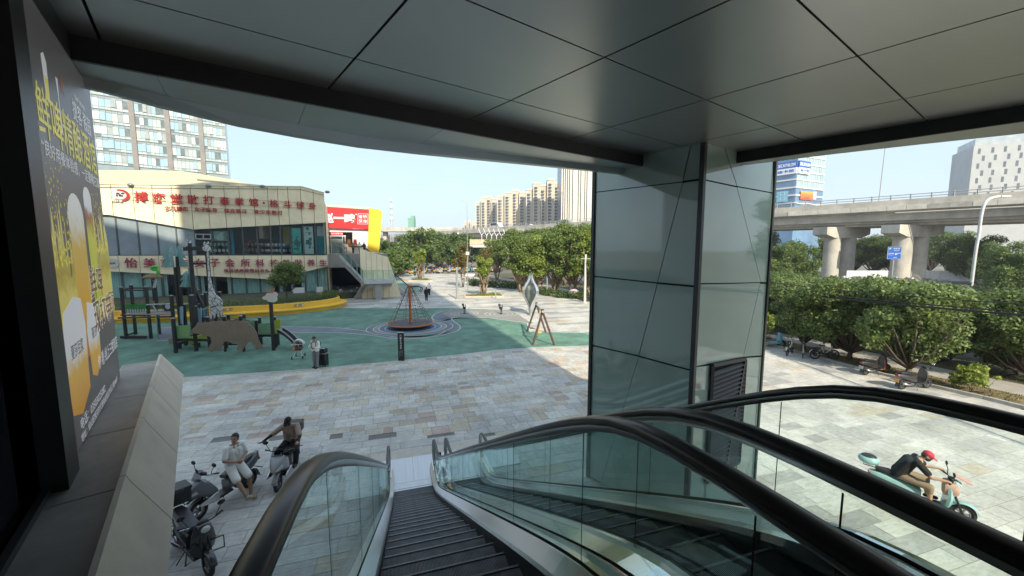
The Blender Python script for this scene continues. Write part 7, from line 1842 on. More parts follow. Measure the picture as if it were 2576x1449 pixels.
def bicycle(label, loc, head, col, basket=False, ebike=False, tyre=.30):
    o = thing('bicycle', label, 'bicycle', tuple(loc), math.atan2(head[1], head[0]) - math.pi / 2); mc = M('bike_%02d%02d%02d' % tuple(int(c * 99) for c in col), col, .35, coat=.3, var=.05)
    r = tyre
    for y in (-.5, .52):
        t = MB(); t.torus_x((0, y, r), r - .03, .03, 26, 6); t = t.build('wheel', m_tyre, o, smooth=True)
        b = MB(); b.torus_x((0, y, r), r - .07, .012, 26, 5)
        for k in range(10): a = 6.283 * k / 10; b.bar((0, y, r), (0, y + (r - .07) * math.cos(a), r + (r - .07) * math.sin(a)), .006)
        b.disc_x((0, y, r), .05 if not ebike else .10, .1, 12); b.build('rim', m_rim if not ebike else m_plast, t)
    f = MB()
    for a, b, q in (((0, .36, .82), (0, .30, .48), .03), ((0, .33, .62), (0, .0, r), .03), ((0, 0, r), (0, -.16, .78), .022), ((0, -.5, r), (0, 0, r), .018), ((0, -.5, r), (0, -.12, .66), .016), ((.03, .52, r), (.03, .37, .80), .016), ((-.03, .52, r), (-.03, .37, .80), .016)): f.tube([a, b], q, 8)
    f.build('frame', mc, o)
    if ebike: MB().box2((-.07, -.10, .30), (.07, .28, .40)).build('battery', m_plast, o, bevel=.02); MB().box2((-.09, -.75, .62), (.09, -.25, .70)).build('rear_seat', m_seat, o, bevel=.02)
    MB().loft([rsec(.0, .06, .80, .84), rsec(-.14, .12, .80, .86), rsec(-.27, .17, .80, .87)]).build('saddle', m_seat, o, auto=.8)
    MB().tube([(-.28, .24, 1.0), (-.1, .38, .98), (0, .36, .84), (.1, .38, .98), (.28, .24, 1.0)], .013, 6).build('handlebar', m_plast, o, smooth=True)
    for s in (-1, 1): MB().tube([(s * .18, .30, .99), (s * .29, .23, 1.0)], .018, 6).build('grip', m_tyre, o)
    if basket: MB().box2((-.18, .42, .68), (.18, .66, .90)).build('basket', m_plast if ebike else mc, o, bevel=.02)
    MB().tube([(-.10, 0, r - .1), (.10, 0, r + .1)], .012, 6).build('crank', m_rim, o)
    for a in np.linspace(0, 0, 1): MB().loft([[Vector((x, -.5 + (r + .02) * math.cos(t), r + (r + .02) * math.sin(t))) for x in (-.03, .03)] + [Vector((x, -.5 + (r + .03) * math.cos(t), r + (r + .03) * math.sin(t))) for x in (.03, -.03)] for t in np.linspace(.6, 2.9, 8)]).build('fender', mc, o)
    return o
bicycle('pale electric bicycle with a cream cover beside the tricycle', (16.9, 22.9, 0), (.75, .65), (.5, .46, .38), ebike=True)
bicycle('black electric bicycle with a white stem and front basket under the verge tree', (18.1, 21.8, 0), (.93, -.1), (.5, .5, .5), basket=True, ebike=True)
bicycle('grey bicycle with a clear screen between the electric bicycles', (17.4, 22.5, 0), (.6, .8), (.25, .27, .27))
bicycle('light blue shared bicycle parked before the stair landing', (-21.0, 51.4, 0), (-.95, -.3), (.12, .42, .62), basket=True)
tk = thing('cargo_tricycle', 'light blue cargo tricycle parked by the bright bush', 'tricycle', (16.4, 24.9, 0), math.atan2(-.30, .95) - math.pi / 2)
m_tb = M('tricycle_blue', (.16, .42, .52), .35, coat=.3, var=.08)
MB().box2((-.45, -1.1, .42), (.45, .1, .47)).build('cargo_floor', m_tb, tk)
for x in (-.45, .45): MB().box2((x - .02, -1.1, .47), (x + .02, .1, .85)).build('cargo_side', m_tb, tk)
MB().box2((-.45, -1.12, .47), (.45, -1.08, .85)).build('tailgate', m_tb, tk); MB().box2((-.4, .08, .47), (.4, .14, 1.15)).build('seat_back', m_dark, tk, bevel=.02); MB().box2((-.3, .15, .55), (.3, .55, .66)).build('seat', m_seat, tk, bevel=.03)
MB().box2((-.25, .55, .28), (.25, 1.0, .34)).build('footwell', m_tb, tk); MB().loft([[Vector((x * w, y, z)) for x, y in ((-.5, 1.02), (.5, 1.02), (.4, 1.14), (-.4, 1.14))] for w, z in ((.5, .3), (.6, .6), (.4, .95))]).build('front_shield', m_tb, tk)
for x, y in ((-.42, -.65), (.42, -.65), (0, 1.2)):
    t = MB(); t.torus_x((x, y, .25), .19, .06, 20, 7); t = t.build('wheel', m_tyre, tk, smooth=True); MB().disc_x((x, y, .25), .13, .08, 14).build('rim', m_rim, t)
MB().loft([[Vector((x, 1.2 + .33 * math.cos(t), .25 + .33 * math.sin(t))) for x in (-.08, .08)] + [Vector((x, 1.2 + .30 * math.cos(t), .25 + .30 * math.sin(t))) for x in (.08, -.08)] for t in np.linspace(.3, 2.8, 8)]).build('front_fender', m_tb, tk)
MB().tube([(-.32, .88, 1.05), (0, 1.02, 1.0), (.32, .88, 1.05)], .016, 6).build('handlebar', m_plast, tk)
# far masses of parked bikes, too many and small to count
def bike_mass(label, pts, n, cols, seed):
    r_ = random.Random(seed); mb = MB()
    for i in range(n):
        a, b = r_.choice(pts), r_.choice(pts); f = r_.random(); x, y = a[0] + (b[0] - a[0]) * f + r_.uniform(-1, 1), a[1] + (b[1] - a[1]) * f + r_.uniform(-1, 1); h = r_.uniform(-.5, .5) + 1.2; k = r_.randrange(len(cols)); ca, sa = math.cos(h), math.sin(h)
        P = lambda u, z, w=0: (x + ca * u - sa * w, y + sa * u + ca * w, z)
        mb.bar(P(-.7, .55), P(.1, .62), .28, .28, mi=k); mb.bar(P(.45, .3), P(.35, 1.0), .30, .14, mi=k); mb.bar(P(.33, 1.02, -.32), P(.33, 1.02, .32), .05, .05, mi=len(cols)); mb.bar(P(-.6, .8), P(0, .76), .22, .10, mi=len(cols))
        for u in (-.6, .6): mb.bar(P(u - .22, .25), P(u + .22, .25), .09, .44, mi=len(cols))
        if r_.random() < .5: mb.box(P(-.75, 1.0), (.4, .4, .35), mi=r_.randrange(len(cols)))
    o = mb.build('parked_bike_mass', [M('mass_%d_%d' % (seed, i), c, .5, var=.1) for i, c in enumerate(cols)] + [m_plast]); tag(o, label, 'bicycles', kind='stuff'); return o
bike_mass('dense field of white, blue and yellow shared bikes at the end of the walk', [(p.x, p.y) for p in (G(1000, 690), G(1090, 682), G(1180, 684), G(1250, 684), G(1120, 672), G(1000, 676))], 210, [(.55, .55, .55), (.14, .40, .58), (.55, .56, .55), (.60, .42, .06), (.50, .12, .12), (.12, .36, .40)], 5)
bike_mass('mass of white scooters parked across the road under the viaduct', [(p.x, p.y) for p in (D(1925, 640, 68), D(2090, 640, 62), D(2010, 640, 74), D(2380, 640, 66), D(2250, 640, 74))], 150, [(.55, .55, .55), (.5, .5, .52), (.3, .3, .32), (.5, .45, .4)], 8)

# ================================================================== POLES, WIRES, SIGNS, STREET THINGS
m_pole = M('galvanised_pole', (.36, .38, .39), .45, metal=.4, var=.1)
def pole(name, label, cat, u, vb, vt, r=.10, r2=None, m=None):
    g_, h_ = hgt(u, vb, vt); o = thing(name, label, cat, (g_.x, g_.y, 0)); MB().cyl((0, 0, 0), r, h_, 14, r2=r2 or r).build('shaft', m or m_pole, o, auto=.6); MB().cyl((0, 0, 0), r * 1.8, .06, 14).build('foot', m or m_pole, o); return o, h_
o, h_ = pole('steel_post', 'plain grey steel post standing in the middle of the walk', 'post', 1150, 752, 672, .13)
o, h_ = pole('steel_post', 'tall thin steel post beside the multi stemmed tree bed', 'post', 1067, 703, 660, .16)
o, h_ = pole('concrete_pole', 'white concrete utility pole beside the black scooter', 'utility pole', 1471, 762, 640, .15, .11, M('concrete_white', (.55, .54, .50), .8, var=.1)); cpole = (o.location.copy(), h_)
MB().box((0, 0, h_ - .5), (1.3, .08, .1), rz=.3).build('cross_arm', m_pole, o)
o, h_ = pole('camera_pole', 'slim camera pole with a white box by the hedge corner', 'camera pole', 1177, 730, 640, .07)
MB().box((.02, -.05, h_ + .15), (.5, .4, .5)).build('camera_box', M('box_white', (.6, .6, .6), .5), o, bevel=.04); MB().tube([(0, 0, h_ + .4), (0, 0, h_ + 3.2), (-1.6, 0, h_ + 3.3)], .045, 6).build('arm', m_pole, o); MB().ball((-1.4, 0, h_ + 3.15), .16, 10, 8).build('dome_camera', M('box_white', (.6, .6, .6)), o, smooth=True)
o, h_ = pole('camera_pole', 'slim camera pole in the twiggy trees right of the column', 'camera pole', 2036, 700, 628, .06); MB().tube([(0, 0, h_), (0, 0, h_ + 1.5), (-1.4, 0, h_ + 1.5)], .04, 6).build('arm', m_pole, o); MB().box((0, -.1, h_ - .6), (.4, .2, .5)).build('camera_box', M('box_white', (.6, .6, .6)), o)
for u, lab in ((1247, 'short steel bollard right of the square planter'), (1376, 'short dark lamp bollard behind the sculpture')): pole('bollard', lab, 'bollard', u, 752 if u < 1300 else 744, 727 if u < 1300 else 700, .08)
g_ = G(1183, 708); ib = thing('information_board', 'white topped reading board on brown legs at the edge of the walk', 'information board', (g_.x, g_.y, 0), R(-10))
MB().box((0, 0, 1.25), (1.7, .9, .06), rot=Matrix.Rotation(R(28), 3, 'X')).build('panel', M('box_white', (.6, .6, .6)), ib)
for x in (-.7, .7): MB().box2((x - .06, -.06, 0), (x + .06, .06, 1.2)).build('leg', M('board_brown', (.22, .08, .04), .6), ib)
# square and round planters
for label, u, v, sx, sy in (('low stone edged planter with weeds round the multi stemmed tree', 1217, 745, 5.0, 2.8), ('round low bed with weeds under the far multi stemmed tree', 1060, 706, 4.6, 3.0)):
    g_ = G(u, v); o = thing('tree_bed', label, 'planter', (g_.x, g_.y, 0), TH * .3)
    for a in range(4):
        l_ = (sx, sy)[a % 2]; w_ = (sy, sx)[a % 2]; MB().box((0, 0, 0), (1, 1, 1)) if False else None
        ang = a * math.pi / 2; p = Vector((math.sin(ang) * sx / 2, -math.cos(ang) * sy / 2, .10)); MB().box(p, (l_ if a % 2 == 0 else .2, .2 if a % 2 == 0 else w_ * sy / sx if False else (.2 if a % 2 == 0 else sy), .2)).build('stone_edge', PM['be'], o)
    MB().box2((-sx / 2 + .1, -sy / 2 + .1, 0), (sx / 2 - .1, sy / 2 - .1, .12)).build('soil', m_verge, o)
    link('weeds', leaf_mesh('weeds', [(random.uniform(-sx, sx) * .42, random.uniform(-sy, sy) * .4, .25, .5, .22) for _ in range(14)], 1500, .07, lm['bright'], 31), o)
# blue road sign and curved street lamp
sgp = D(2250, 635, 50.); rs = thing('road_sign', 'blue direction sign with white writing before the viaduct pier', 'road sign', (sgp.x, 50, 0), R(-30))
z0, z1 = D(2250, 652, 50).z, D(2250, 621, 50).z; w_ = 1.35
MB().box2((-w_ / 2, -.03, z0), (w_ / 2, .03, z1)).build('panel', M('roadsign_blue', (.02, .12, .48), .45, var=.03), rs); MB().cyl((0, .1, 0), .07, z1, 10).build('post', m_pole, rs)
bd = MB()
for a, b in (((-w_ / 2 + .03, z0 + .03), (w_ / 2 - .03, z0 + .03)), ((-w_ / 2 + .03, z1 - .03), (w_ / 2 - .03, z1 - .03)), ((-w_ / 2 + .03, z0 + .03), (-w_ / 2 + .03, z1 - .03)), ((w_ / 2 - .03, z0 + .03), (w_ / 2 - .03, z1 - .03))): bd.bar((a[0], -.04, a[1]), (b[0], -.04, b[1]), .03, .02)
bd.build('border', m_wl, rs)
hh = z1 - z0
for s_, x, f, h2, ww in (('P', -.42, .84, .24, .16), ('停车场', .18, .85, .16, .62), ('PARKING', .18, .70, .09, .5), ('北京路', -.32, .46, .16, .55), ('+', .15, .42, .30, .26), ('东街', .44, .48, .14, .34), ('BEIJING', -.32, .33, .07, .5), ('出口', .1, .14, .13, .34)): letters('lettering', s_, m_wl, rs, (x, -.036, z0 + hh * f), (1, 0, 0), (0, 0, 1), h2, ww, .01, .006)
lp_ = D(2452, 650, 30.); sl_ = thing('street_lamp', 'white curved street lamp rising over the trees at the right', 'street lamp', (lp_.x, 30, 0))
pts = [D(u, v, 30.) - Vector((lp_.x, 30, 0)) for u, v in ((2452, 650), (2462, 590), (2468, 545), (2476, 515), (2490, 500), (2515, 494))]
MB().tube(smooth_line([(0, 0, 0)] + [tuple(p) for p in pts], 5), [.10] * 31, 10).build('pole', M('lamp_white', (.55, .57, .58), .45), sl_, smooth=True)
MB().bar(pts[-1], pts[-1] + Vector((.7, 0, .02)), .28, .12).build('lamp_head', M('lamp_white', (.55, .57, .58)), sl_)
# overhead wires through the verge trees and on to the concrete pole
for k, (v0, v1, lab) in enumerate(((708, 770, 'uppermost black overhead wire crossing the verge trees'), (722, 790, 'middle black overhead cable crossing the verge trees'), (727, 798, 'lowest thick black overhead cable crossing the verge trees'))):
    a, b = D(1925, v0, 26.), D(2640, v1, 13.); o = thing('overhead_wire', lab, 'wire', (a.x, a.y, a.z), 0, 'overhead wires'); n = 14
    far_ = Vector((cpole[0].x, cpole[0].y, cpole[1] - .5 - .25 * k))
    P = [far_.lerp(a, t / 8) - HZ * (.35 * math.sin(math.pi * t / 8)) for t in range(8)] + [a.lerp(b, t / n) - HZ * (.12 * math.sin(math.pi * t / n)) for t in range(n + 1)] + [b + (b - a).normalized() * 10]
    MB().tube([p - a for p in P], (.022, .03, .045)[k], 6).build('cable', m_tyre, o)
# footbridge with white forked poles
FB = 108.; fx0, fx1 = D(1200, 610, FB).x, D(1345, 610, FB).x
fb_ = thing('footbridge', 'beige footbridge with white forked poles in front of the viaduct', 'footbridge', (fx0, FB, 0)); zd = D(1250, 615, FB).z
MB().box2((-2, 0, zd - .8), (fx1 - fx0, 4, zd)).build('deck', M('footbridge_white', (.58, .56, .52), .7), fb_); MB().box2((-2, -.1, zd), (fx1 - fx0, .05, zd + 1.4)).build('parapet', M('footbridge_beige', (.50, .42, .28), .7, var=.12, scale=.6), fb_)
for k in range(10):
    x = (D(1212 + 12.4 * k, 600, FB).x - fx0); y1 = D(1212, 592 + k * .6, FB).z
    q = MB(); q.tube([(x, -.2, zd), (x, -.2, y1), (x - .55, -.2, y1 + .9), (x - .9, -.2, y1 + 2.0)], .10, 6); q.tube([(x, -.2, y1), (x + .5, .4, y1 + .8)], .08, 6); q.build('forked_pole', M('pole_white', (.68, .68, .66), .5), fb_)
for x in (6, 15): MB().box2((x - .5, 1, 0), (x + .5, 3, zd - 1.1)).build('pier', M('footbridge_white', (.58, .56, .52)), fb_)
ra = thing('ramp_viaduct', 'low pale ramp viaduct behind the radio mast', 'viaduct', (D(940, 600, 210).x, 210, 0)); zr = D(1000, 572, 210).z
MB().box2((-10, 0, zr - 2.2), (48, 9, zr)).build('deck', m_vc, ra)
for x in (5, 22, 40): MB().box2((x - 1, 3, 0), (x + 1, 6, zr - 2.2)).build('pier', m_vc, ra)
# white fence under the viaduct
wf = thing('site_fence', 'white site fence under the viaduct', 'fence', (D(2130, 690, 74).x, 74, 0))
for k in range(14): MB().box2((k * 2.0, 0, .2), (k * 2.0 + 1.94, .06, 2.2)).build('fence_panel', M('fence_white', (.60, .61, .62), .6, perobj=.06), wf)
# stroller, suitcase, small outdoor furniture by the hall
g_ = G(752, 900); st_ = thing('stroller', 'white baby stroller standing on the green play surface', 'stroller', (g_.x, g_.y, 0), R(15))
m_ws = M('stroller_white', (.58, .57, .54), .4, var=.05); fr_ = MB()
for a, b in (((-.26, -.30, .08), (-.10, .05, .46)), ((.26, -.30, .08), (.10, .05, .46)), ((-.22, .36, .08), (-.12, .05, .46)), ((.22, .36, .08), (.12, .05, .46)), ((0, .05, .4), (0, .0, .78)), ((-.26, -.30, .08), (.26, -.30, .08)), ((-.30, -.34, .88), (.30, -.34, .88)), ((-.2, .2, .62), (-.30, -.34, .88)), ((.2, .2, .62), (.30, -.34, .88))): fr_.tube([a, b], .02, 7)
fr_.build('frame', m_ws, st_)
MB().loft([rsec(-.22, .40, .48, .60), rsec(0, .42, .44, .66), rsec(.28, .40, .50, .86)]).build('seat', M('stroller_brown', (.10, .05, .035), .7, var=.2), st_, auto=.8)
hd = MB(); hd.loft([[Vector((.28 * math.cos(a), .10 + .30 * math.sin(t), .78 + .34 * math.sin(a) * max(math.cos(t * .8), .2))) for a in np.linspace(0, math.pi, 9)] + [Vector((.25 * math.cos(a), .10 + .28 * math.sin(t), .76 + .31 * math.sin(a) * max(math.cos(t * .8), .2))) for a in np.linspace(math.pi, 0, 9)] for t in np.linspace(-.6, 1.3, 7)]); hd.build('hood', m_ws, st_, auto=.8)
for x, y in ((-.28, -.32), (.28, -.32), (-.24, .38), (.24, .38)): t = MB(); t.torus_x((x, y, .09), .07, .022, 16, 6); t.build('wheel', m_tyre, st_, smooth=True)
MB().ball((-.16, -.36, .62), .07, 8, 6, sc=(1, 1, 2)).build('hanging_toy', M('toy_orange', (.5, .22, .10), .6), st_, smooth=True)
g_ = G(815, 921); su = thing('suitcase', 'black upright suitcase with a bag strapped on, beside the man', 'suitcase', (g_.x, g_.y, 0), R(-12))
MB().box((0, 0, .40), (.44, .28, .64)).build('shell', M('case_black', (.016, .016, .018), .4, var=.1), su, bevel=.04); MB().loft([rsec(-.13, .40, .73, .96), rsec(.13, .36, .73, 1.0)]).build('strapped_bag', M('bag_black', (.025, .025, .028), .7, var=.1), su, auto=.8)
MB().tube([(-.16, .13, .7), (-.16, .15, 1.08), (.16, .15, 1.08), (.16, .13, .7)], .012, 6).build('pull_handle', m_chrome, su); MB().box((0, -.02, .735), (.45, .30, .03)).build('strap', M('strap_grey', (.3, .3, .3), .5), su); MB().box((.02, -.03, 1.0), (.16, .10, .02)).build('paper', m_ws, su)
for x, y in ((-.18, -.1), (.18, -.1), (-.18, .1), (.18, .1)): MB().torus_x((x, y, .045), .03, .015, 12, 5).build('caster', m_tyre, su)
for (c, r, w_, h_), lab in zip(((1610, 960, .85, 1.0), (1780, 940, .5, 1.2)), ('white sandwich board at the hall door', 'white folded chairs stacked at the hall corner')):
    p = on_wall((400 + c * .4831) / 1.5652, (700 + r * .4831) / 1.5652, H0 + HN * 2, HD); o = thing('sandwich_board', lab, 'board', tuple(H0 + HN * 2 + HD * p[0]), math.atan2(HD.y, HD.x))
    for s_ in (-1, 1): MB().box((0, s_ * .15, .75), (w_ * 1.5, .04, 1.5), rot=Matrix.Rotation(s_ * .2, 3, 'X')).build('leaf_board', m_ws, o)
# ================================================================== PEOPLE (bodies are one blended surface each; clothes and hair are children)
def blend(name, caps, mat, voxel=.014, smooth=3, parent=None):
    mb = MB()
    for c in caps:
        if c[0] == 'b': mb.ball(c[1], c[2], 14, 10, sc=c[3] if len(c) > 3 else (1, 1, 1), rot=c[4] if len(c) > 4 else None)
        else:
            a, ra, b, rb = c; mb.tube([a, b], [ra, rb], 12); mb.ball(a, ra, 12, 8); mb.ball(b, rb, 12, 8)
    me = mb.mesh(name + '_raw', mat); ob = bpy.data.objects.new('r', me)
    md = ob.modifiers.new('r', 'REMESH'); md.mode = 'VOXEL'; md.voxel_size = voxel; md.use_smooth_shade = True
    if smooth: s = ob.modifiers.new('s', 'SMOOTH'); s.iterations = smooth; s.factor = .5
    out = evaluated(ob); bpy.data.meshes.remove(me); out.name = name
    out.materials.clear(); out.materials.append(mat); out.polygons.foreach_set('material_index', [0] * len(out.polygons)); out.polygons.foreach_set('use_smooth', [True] * len(out.polygons))
    return link(name, out, parent)
m_skin = M('skin_tan', (.40, .235, .155), .55, var=.08, scale=8); m_hair = M('hair_black', (.014, .012, .011), .55, var=.3, scale=40, bump=.5, bscale=90)
V = Vector
def hand(wr, d, across, curl=.5, grip=False):
    d = V(d).normalized(); x = V(across).normalized(); n = d.cross(x).normalized(); wr = V(wr); caps = [(wr, .026, wr + d * .035, .030)]
    pc = wr + d * .085
    for k, (off, L) in enumerate(((-.030, .066), (-.010, .076), (.011, .072), (.031, .056))):
        b = pc + x * off; caps.append((wr + d * .03 + x * off * .6, .017, b, .0135))
        d1 = (d * math.cos(curl) + n * math.sin(curl)); m_ = b + d1 * L * .5; d2 = (d * math.cos(curl * 2.1) + n * math.sin(curl * 2.1)); caps.append((b, .0105, m_, .0098)); caps.append((m_, .0098, m_ + d2 * L * .5, .0082))
    t0 = wr + d * .03 - x * .028; t1 = t0 + (d * .6 - x * .75 + n * .3).normalized() * .04; caps.append((t0, .015, t1, .0115)); caps.append((t1, .0115, t1 + (d * .9 - x * .1 + n * .5).normalized() * .033, .009))
    return caps
def head_caps(hc, look, up=V((0, 0, 1)), s=1.):
    f = V(look).normalized(); x = f.cross(up).normalized(); u = x.cross(f); Rm = Matrix((x, f, u)).transposed()
    P = lambda a, b, c: V(hc) + (x * a + f * b + u * c) * s
    return [('b', P(0, -.012, .022), .098 * s, (.80, 1.0, 1.02), Rm), ('b', P(0, .030, -.045), .066 * s, (.92, .95, 1.05), Rm), (P(0, .082, .012), .012 * s, P(0, .104, -.022), .015 * s), ('b', P(0, .070, -.088), .026 * s), ('b', P(-.078, -.012, -.008), .022 * s, (.5, 1, 1.5), Rm), ('b', P(.078, -.012, -.008), .022 * s, (.5, 1, 1.5), Rm), (P(-.03, .083, -.052), .009 * s, P(.03, .083, -.052), .009 * s)], P, Rm
def person(label, loc, rz, J, look, top, bot, shoe, sleeve=.62, leg=1., hair='short', cap=None, mask=None, skin=None, voxel=.014, hands=None, loose=1., sleeves2=None, hairm=None, up=V((0, 0, 1))):
    sk = skin or m_skin; g = {k: V(v) for k, v in J.items()}
    hcaps, P, Rm = head_caps(g['head'], look, up)
    sx = (g['shR'] - g['shL']).normalized(); B = list(hcaps)
    B += [(g['neck'], .058, g['head'] + (g['neck'] - g['head']) * .45, .052), (g['shL'] * .5 + g['neck'] * .5, .055, g['shR'] * .5 + g['neck'] * .5, .055)]
    for q in (-.06, .06): B += [(g['chest'] + sx * q, .115, g['pelvis'] + sx * q, .105), (g['neck'] + sx * q * .8 - V((0, 0, .05)), .07, g['chest'] + sx * q, .11)]
    for s in 'LR':
        B += [(g['sh' + s], .055, g['el' + s], .043), (g['el' + s], .042, g['wr' + s], .028), (g['hip' + s], .085, g['kn' + s], .058), (g['kn' + s], .058, g['kn' + s].lerp(g['an' + s], .35), .056), (g['kn' + s].lerp(g['an' + s], .35), .056, g['an' + s], .036), (g['an' + s], .036, g['to' + s], .03)]
        d = (g['wr' + s] - g['el' + s]).normalized(); h_ = (hands or {}).get(s)
        B += hand(g['wr' + s], h_[0] if h_ else d, h_[1] if h_ else sx, h_[2] if h_ else .5)
    o = blend('person', B, sk, voxel); o.location = loc; o.rotation_euler = (0, 0, rz); tag(o, label, 'person')
    T = [(g['shL'] + V((0, 0, .005)), .068 * loose, g['shR'] + V((0, 0, .005)), .068 * loose), (g['neck'] - V((0, 0, .035)), .066, g['chest'], .12 * loose)]
    for q in (-.075, .075): T += [(g['chest'] + sx * q + V((0, 0, .06)), .118 * loose, g['chest'].lerp(g['pelvis'], .8) + sx * q, .122 * loose), (g['chest'].lerp(g['pelvis'], .8) + sx * q, .122 * loose, g['pelvis'] + sx * q, .125 * loose)]
    for s in 'LR':
        T.append((g['sh' + s], .070 * loose, g['sh' + s].lerp(g['el' + s], min(sleeve, 1)), .064 * loose))
        if sleeve > 1: T.append((g['el' + s], .060, g['el' + s].lerp(g['wr' + s], sleeve - 1), .046))
    blend('shirt', T, top, voxel, 2, o)
    if sleeves2 is not None: blend('arm_sleeves', [c for s in 'LR' for c in ((g['sh' + s].lerp(g['el' + s], .55), .050, g['el' + s], .047), (g['el' + s], .047, g['wr' + s], .034))], sleeves2, voxel, 1, o)
    L = []
    for q in (-.07, .07): L.append((g['pelvis'] + sx * q, .122, g['pelvis'] + sx * q - V((0, 0, .03)), .122))
    for s in 'LR':
        L.append((g['hip' + s], .108, g['hip' + s].lerp(g['kn' + s], min(leg, 1)), .085 if leg >= 1 else .098))
        if leg > 1: L.append((g['kn' + s], .083, g['kn' + s].lerp(g['an' + s], leg - 1), .068))
    blend('trousers' if leg > 1 else 'shorts', L, bot, voxel, 2, o)
    for s in 'LR':
        a, t = g['an' + s], g['to' + s]; blend('shoe', [(a - V((0, 0, .02)), .048, t, .042), (a + (a - t).normalized() * .03 - V((0, 0, .04)), .042, t - V((0, 0, .012)), .036)], shoe, .012, 1, o)
    hm = hairm or m_hair
    if cap is None:
        hcs = [('b', P(0, -.022, .040), .103, (.83, 1.0, .98), Rm), ('b', P(0, -.06, -.01), .080, (.95, .8, 1.1), Rm)]
        if hair == 'long': hcs += [(P(0, -.07, .0), .08, P(0, -.09, -.22), .055)]
        hb = blend('hair', hcs, hm, .012, 1, o)
        co = hb.data   # hairline: pull the front back so the face stays free
        f = Rm.col[1]; u = Rm.col[2]; hcv = V(g['head'])
        for v in co.vertices:
            q = v.co - hcv; fy, uz = q.dot(f), q.dot(u)
            if fy > .035 and uz < .075: v.co -= f * (fy - .03)
    else:
        mb = MB(); mb.ball(P(0, -.012, .045), .106, 16, 10, sc=(.84, 1.02, .86), rot=Rm); mb.build('cap_crown', cap, o, smooth=True)
        br = MB(); br.loft([[P(.085 * math.cos(t), .07 + .085 * k * math.sin(t) + .0, .045 + dz - .012 * k) for t in np.linspace(0, math.pi, 9)] + [P(.08 * math.cos(t), .06, .05 + dz) for t in (math.pi, 0)] for k, dz in ((1.35, 0), (1.35, .008))]); br.build('cap_peak', cap, o)
        blend('hair', [('b', P(0, -.045, -.005), .082, (.95, .85, .9), Rm)], hm, .012, 1, o)
    if mask is not None: blend('face_mask', [('b', P(0, .038, -.055), .070, (.95, .95, .85), Rm)], mask, .012, 1, o)
    ey = MB()
    for s in (-1, 1): ey.ball(P(s * .031, .078, .012), .010, 8, 6)
    ey.build('eyes', m_dark, o, smooth=True)
    return o
def stand(h=1.72, **k):
    s = h / 1.72
    J = dict(pelvis=(0, 0, .94), chest=(0, 0, 1.24), neck=(0, 0, 1.45), head=(0, .02, 1.60), shL=(-.18, 0, 1.40), shR=(.18, 0, 1.40), elL=(-.23, -.02, 1.13), elR=(.23, -.02, 1.13), wrL=(-.24, .05, .88), wrR=(.24, .05, .88), hipL=(-.09, 0, .90), hipR=(.09, 0, .90), knL=(-.10, .02, .49), knR=(.10, .02, .49), anL=(-.10, -.02, .09), anR=(.10, -.02, .09), toL=(-.11, .13, .04), toR=(.11, .13, .04))
    J.update(k); return {a: tuple(x * s for x in b) for a, b in J.items()}
m_tw = M('cloth_white', (.82, .82, .79), .85, var=.06, scale=6, bump=.3, bscale=14); m_tb_ = M('cloth_black', (.014, .014, .016), .85, var=.2, scale=6, bump=.3, bscale=14); m_brn = M('cloth_brown', (.36, .265, .22), .85, var=.1, scale=6, bump=.3, bscale=14); m_gry = M('cloth_grey', (.20, .20, .21), .85, var=.12, scale=6, bump=.3, bscale=14); m_shb = M('shoe_beige', (.40, .35, .25), .7, var=.1); m_shk = M('shoe_black', (.015, .015, .016), .5); m_khk = M('cloth_khaki', (.25, .18, .12), .85, var=.15)
# man in white sitting across the grey scooter, looking towards the rider in brown
person('person in white shirt and shorts sitting sideways on the grey scooter', (-7.17, 9.40, 0), R(-118), dict(pelvis=(0, 0, .90), chest=(-.02, .03, 1.20), neck=(-.03, .05, 1.42), head=(-.03, .08, 1.575), shL=(-.20, .04, 1.36), shR=(.17, .05, 1.37), elL=(-.27, .08, 1.10), elR=(.26, .12, 1.11), wrL=(-.08, .28, 1.02), wrR=(.06, .28, 1.04), hipL=(-.10, .02, .86), hipR=(.10, .02, .86), knL=(-.16, .36, .58), knR=(.13, .38, .60), anL=(-.16, .40, .10), anR=(.06, .66, .22), toL=(-.17, .56, .045), toR=(.04, .80, .26)),
       (.75, .55, .02), m_tw, m_tw, m_shb, .75, .92, voxel=.0095, loose=1.06, hands=dict(L=((.8, .5, 0), (0, .2, 1), .7), R=((-.85, .4, 0), (0, .2, 1), .7)))
# delivery rider in brown
person('person in brown shirt, black cap and mask on the delivery scooter, one arm held out', (-6.36, 10.42, 0), math.atan2(-.97, .22) - math.pi / 2, dict(pelvis=(0, -.35, .86), chest=(0, -.27, 1.15), neck=(0, -.20, 1.36), head=(.0, -.11, 1.50), shL=(-.19, -.22, 1.31), shR=(.19, -.22, 1.31), elL=(-.33, .05, 1.10), elR=(.42, -.10, 1.16), wrL=(-.34, .28, 1.06), wrR=(.62, .02, 1.03), hipL=(-.11, -.32, .83), hipR=(.11, -.32, .83), knL=(-.24, .12, .72), knR=(.24, .12, .72), anL=(-.22, .16, .36), anR=(.24, .14, .36), toL=(-.22, .32, .35), toR=(.24, .30, .35)),
       (.15, .8, -.6), m_brn, m_tb_, m_shk, .85, 1.92, cap=m_tb_, mask=m_tb_, sleeves2=m_tb_, voxel=.0105, loose=1.16, hands=dict(R=((.9, .3, -.2), (0, .6, .6), .5), L=((0, .9, -.2), (1, 0, 0), 1.2)))
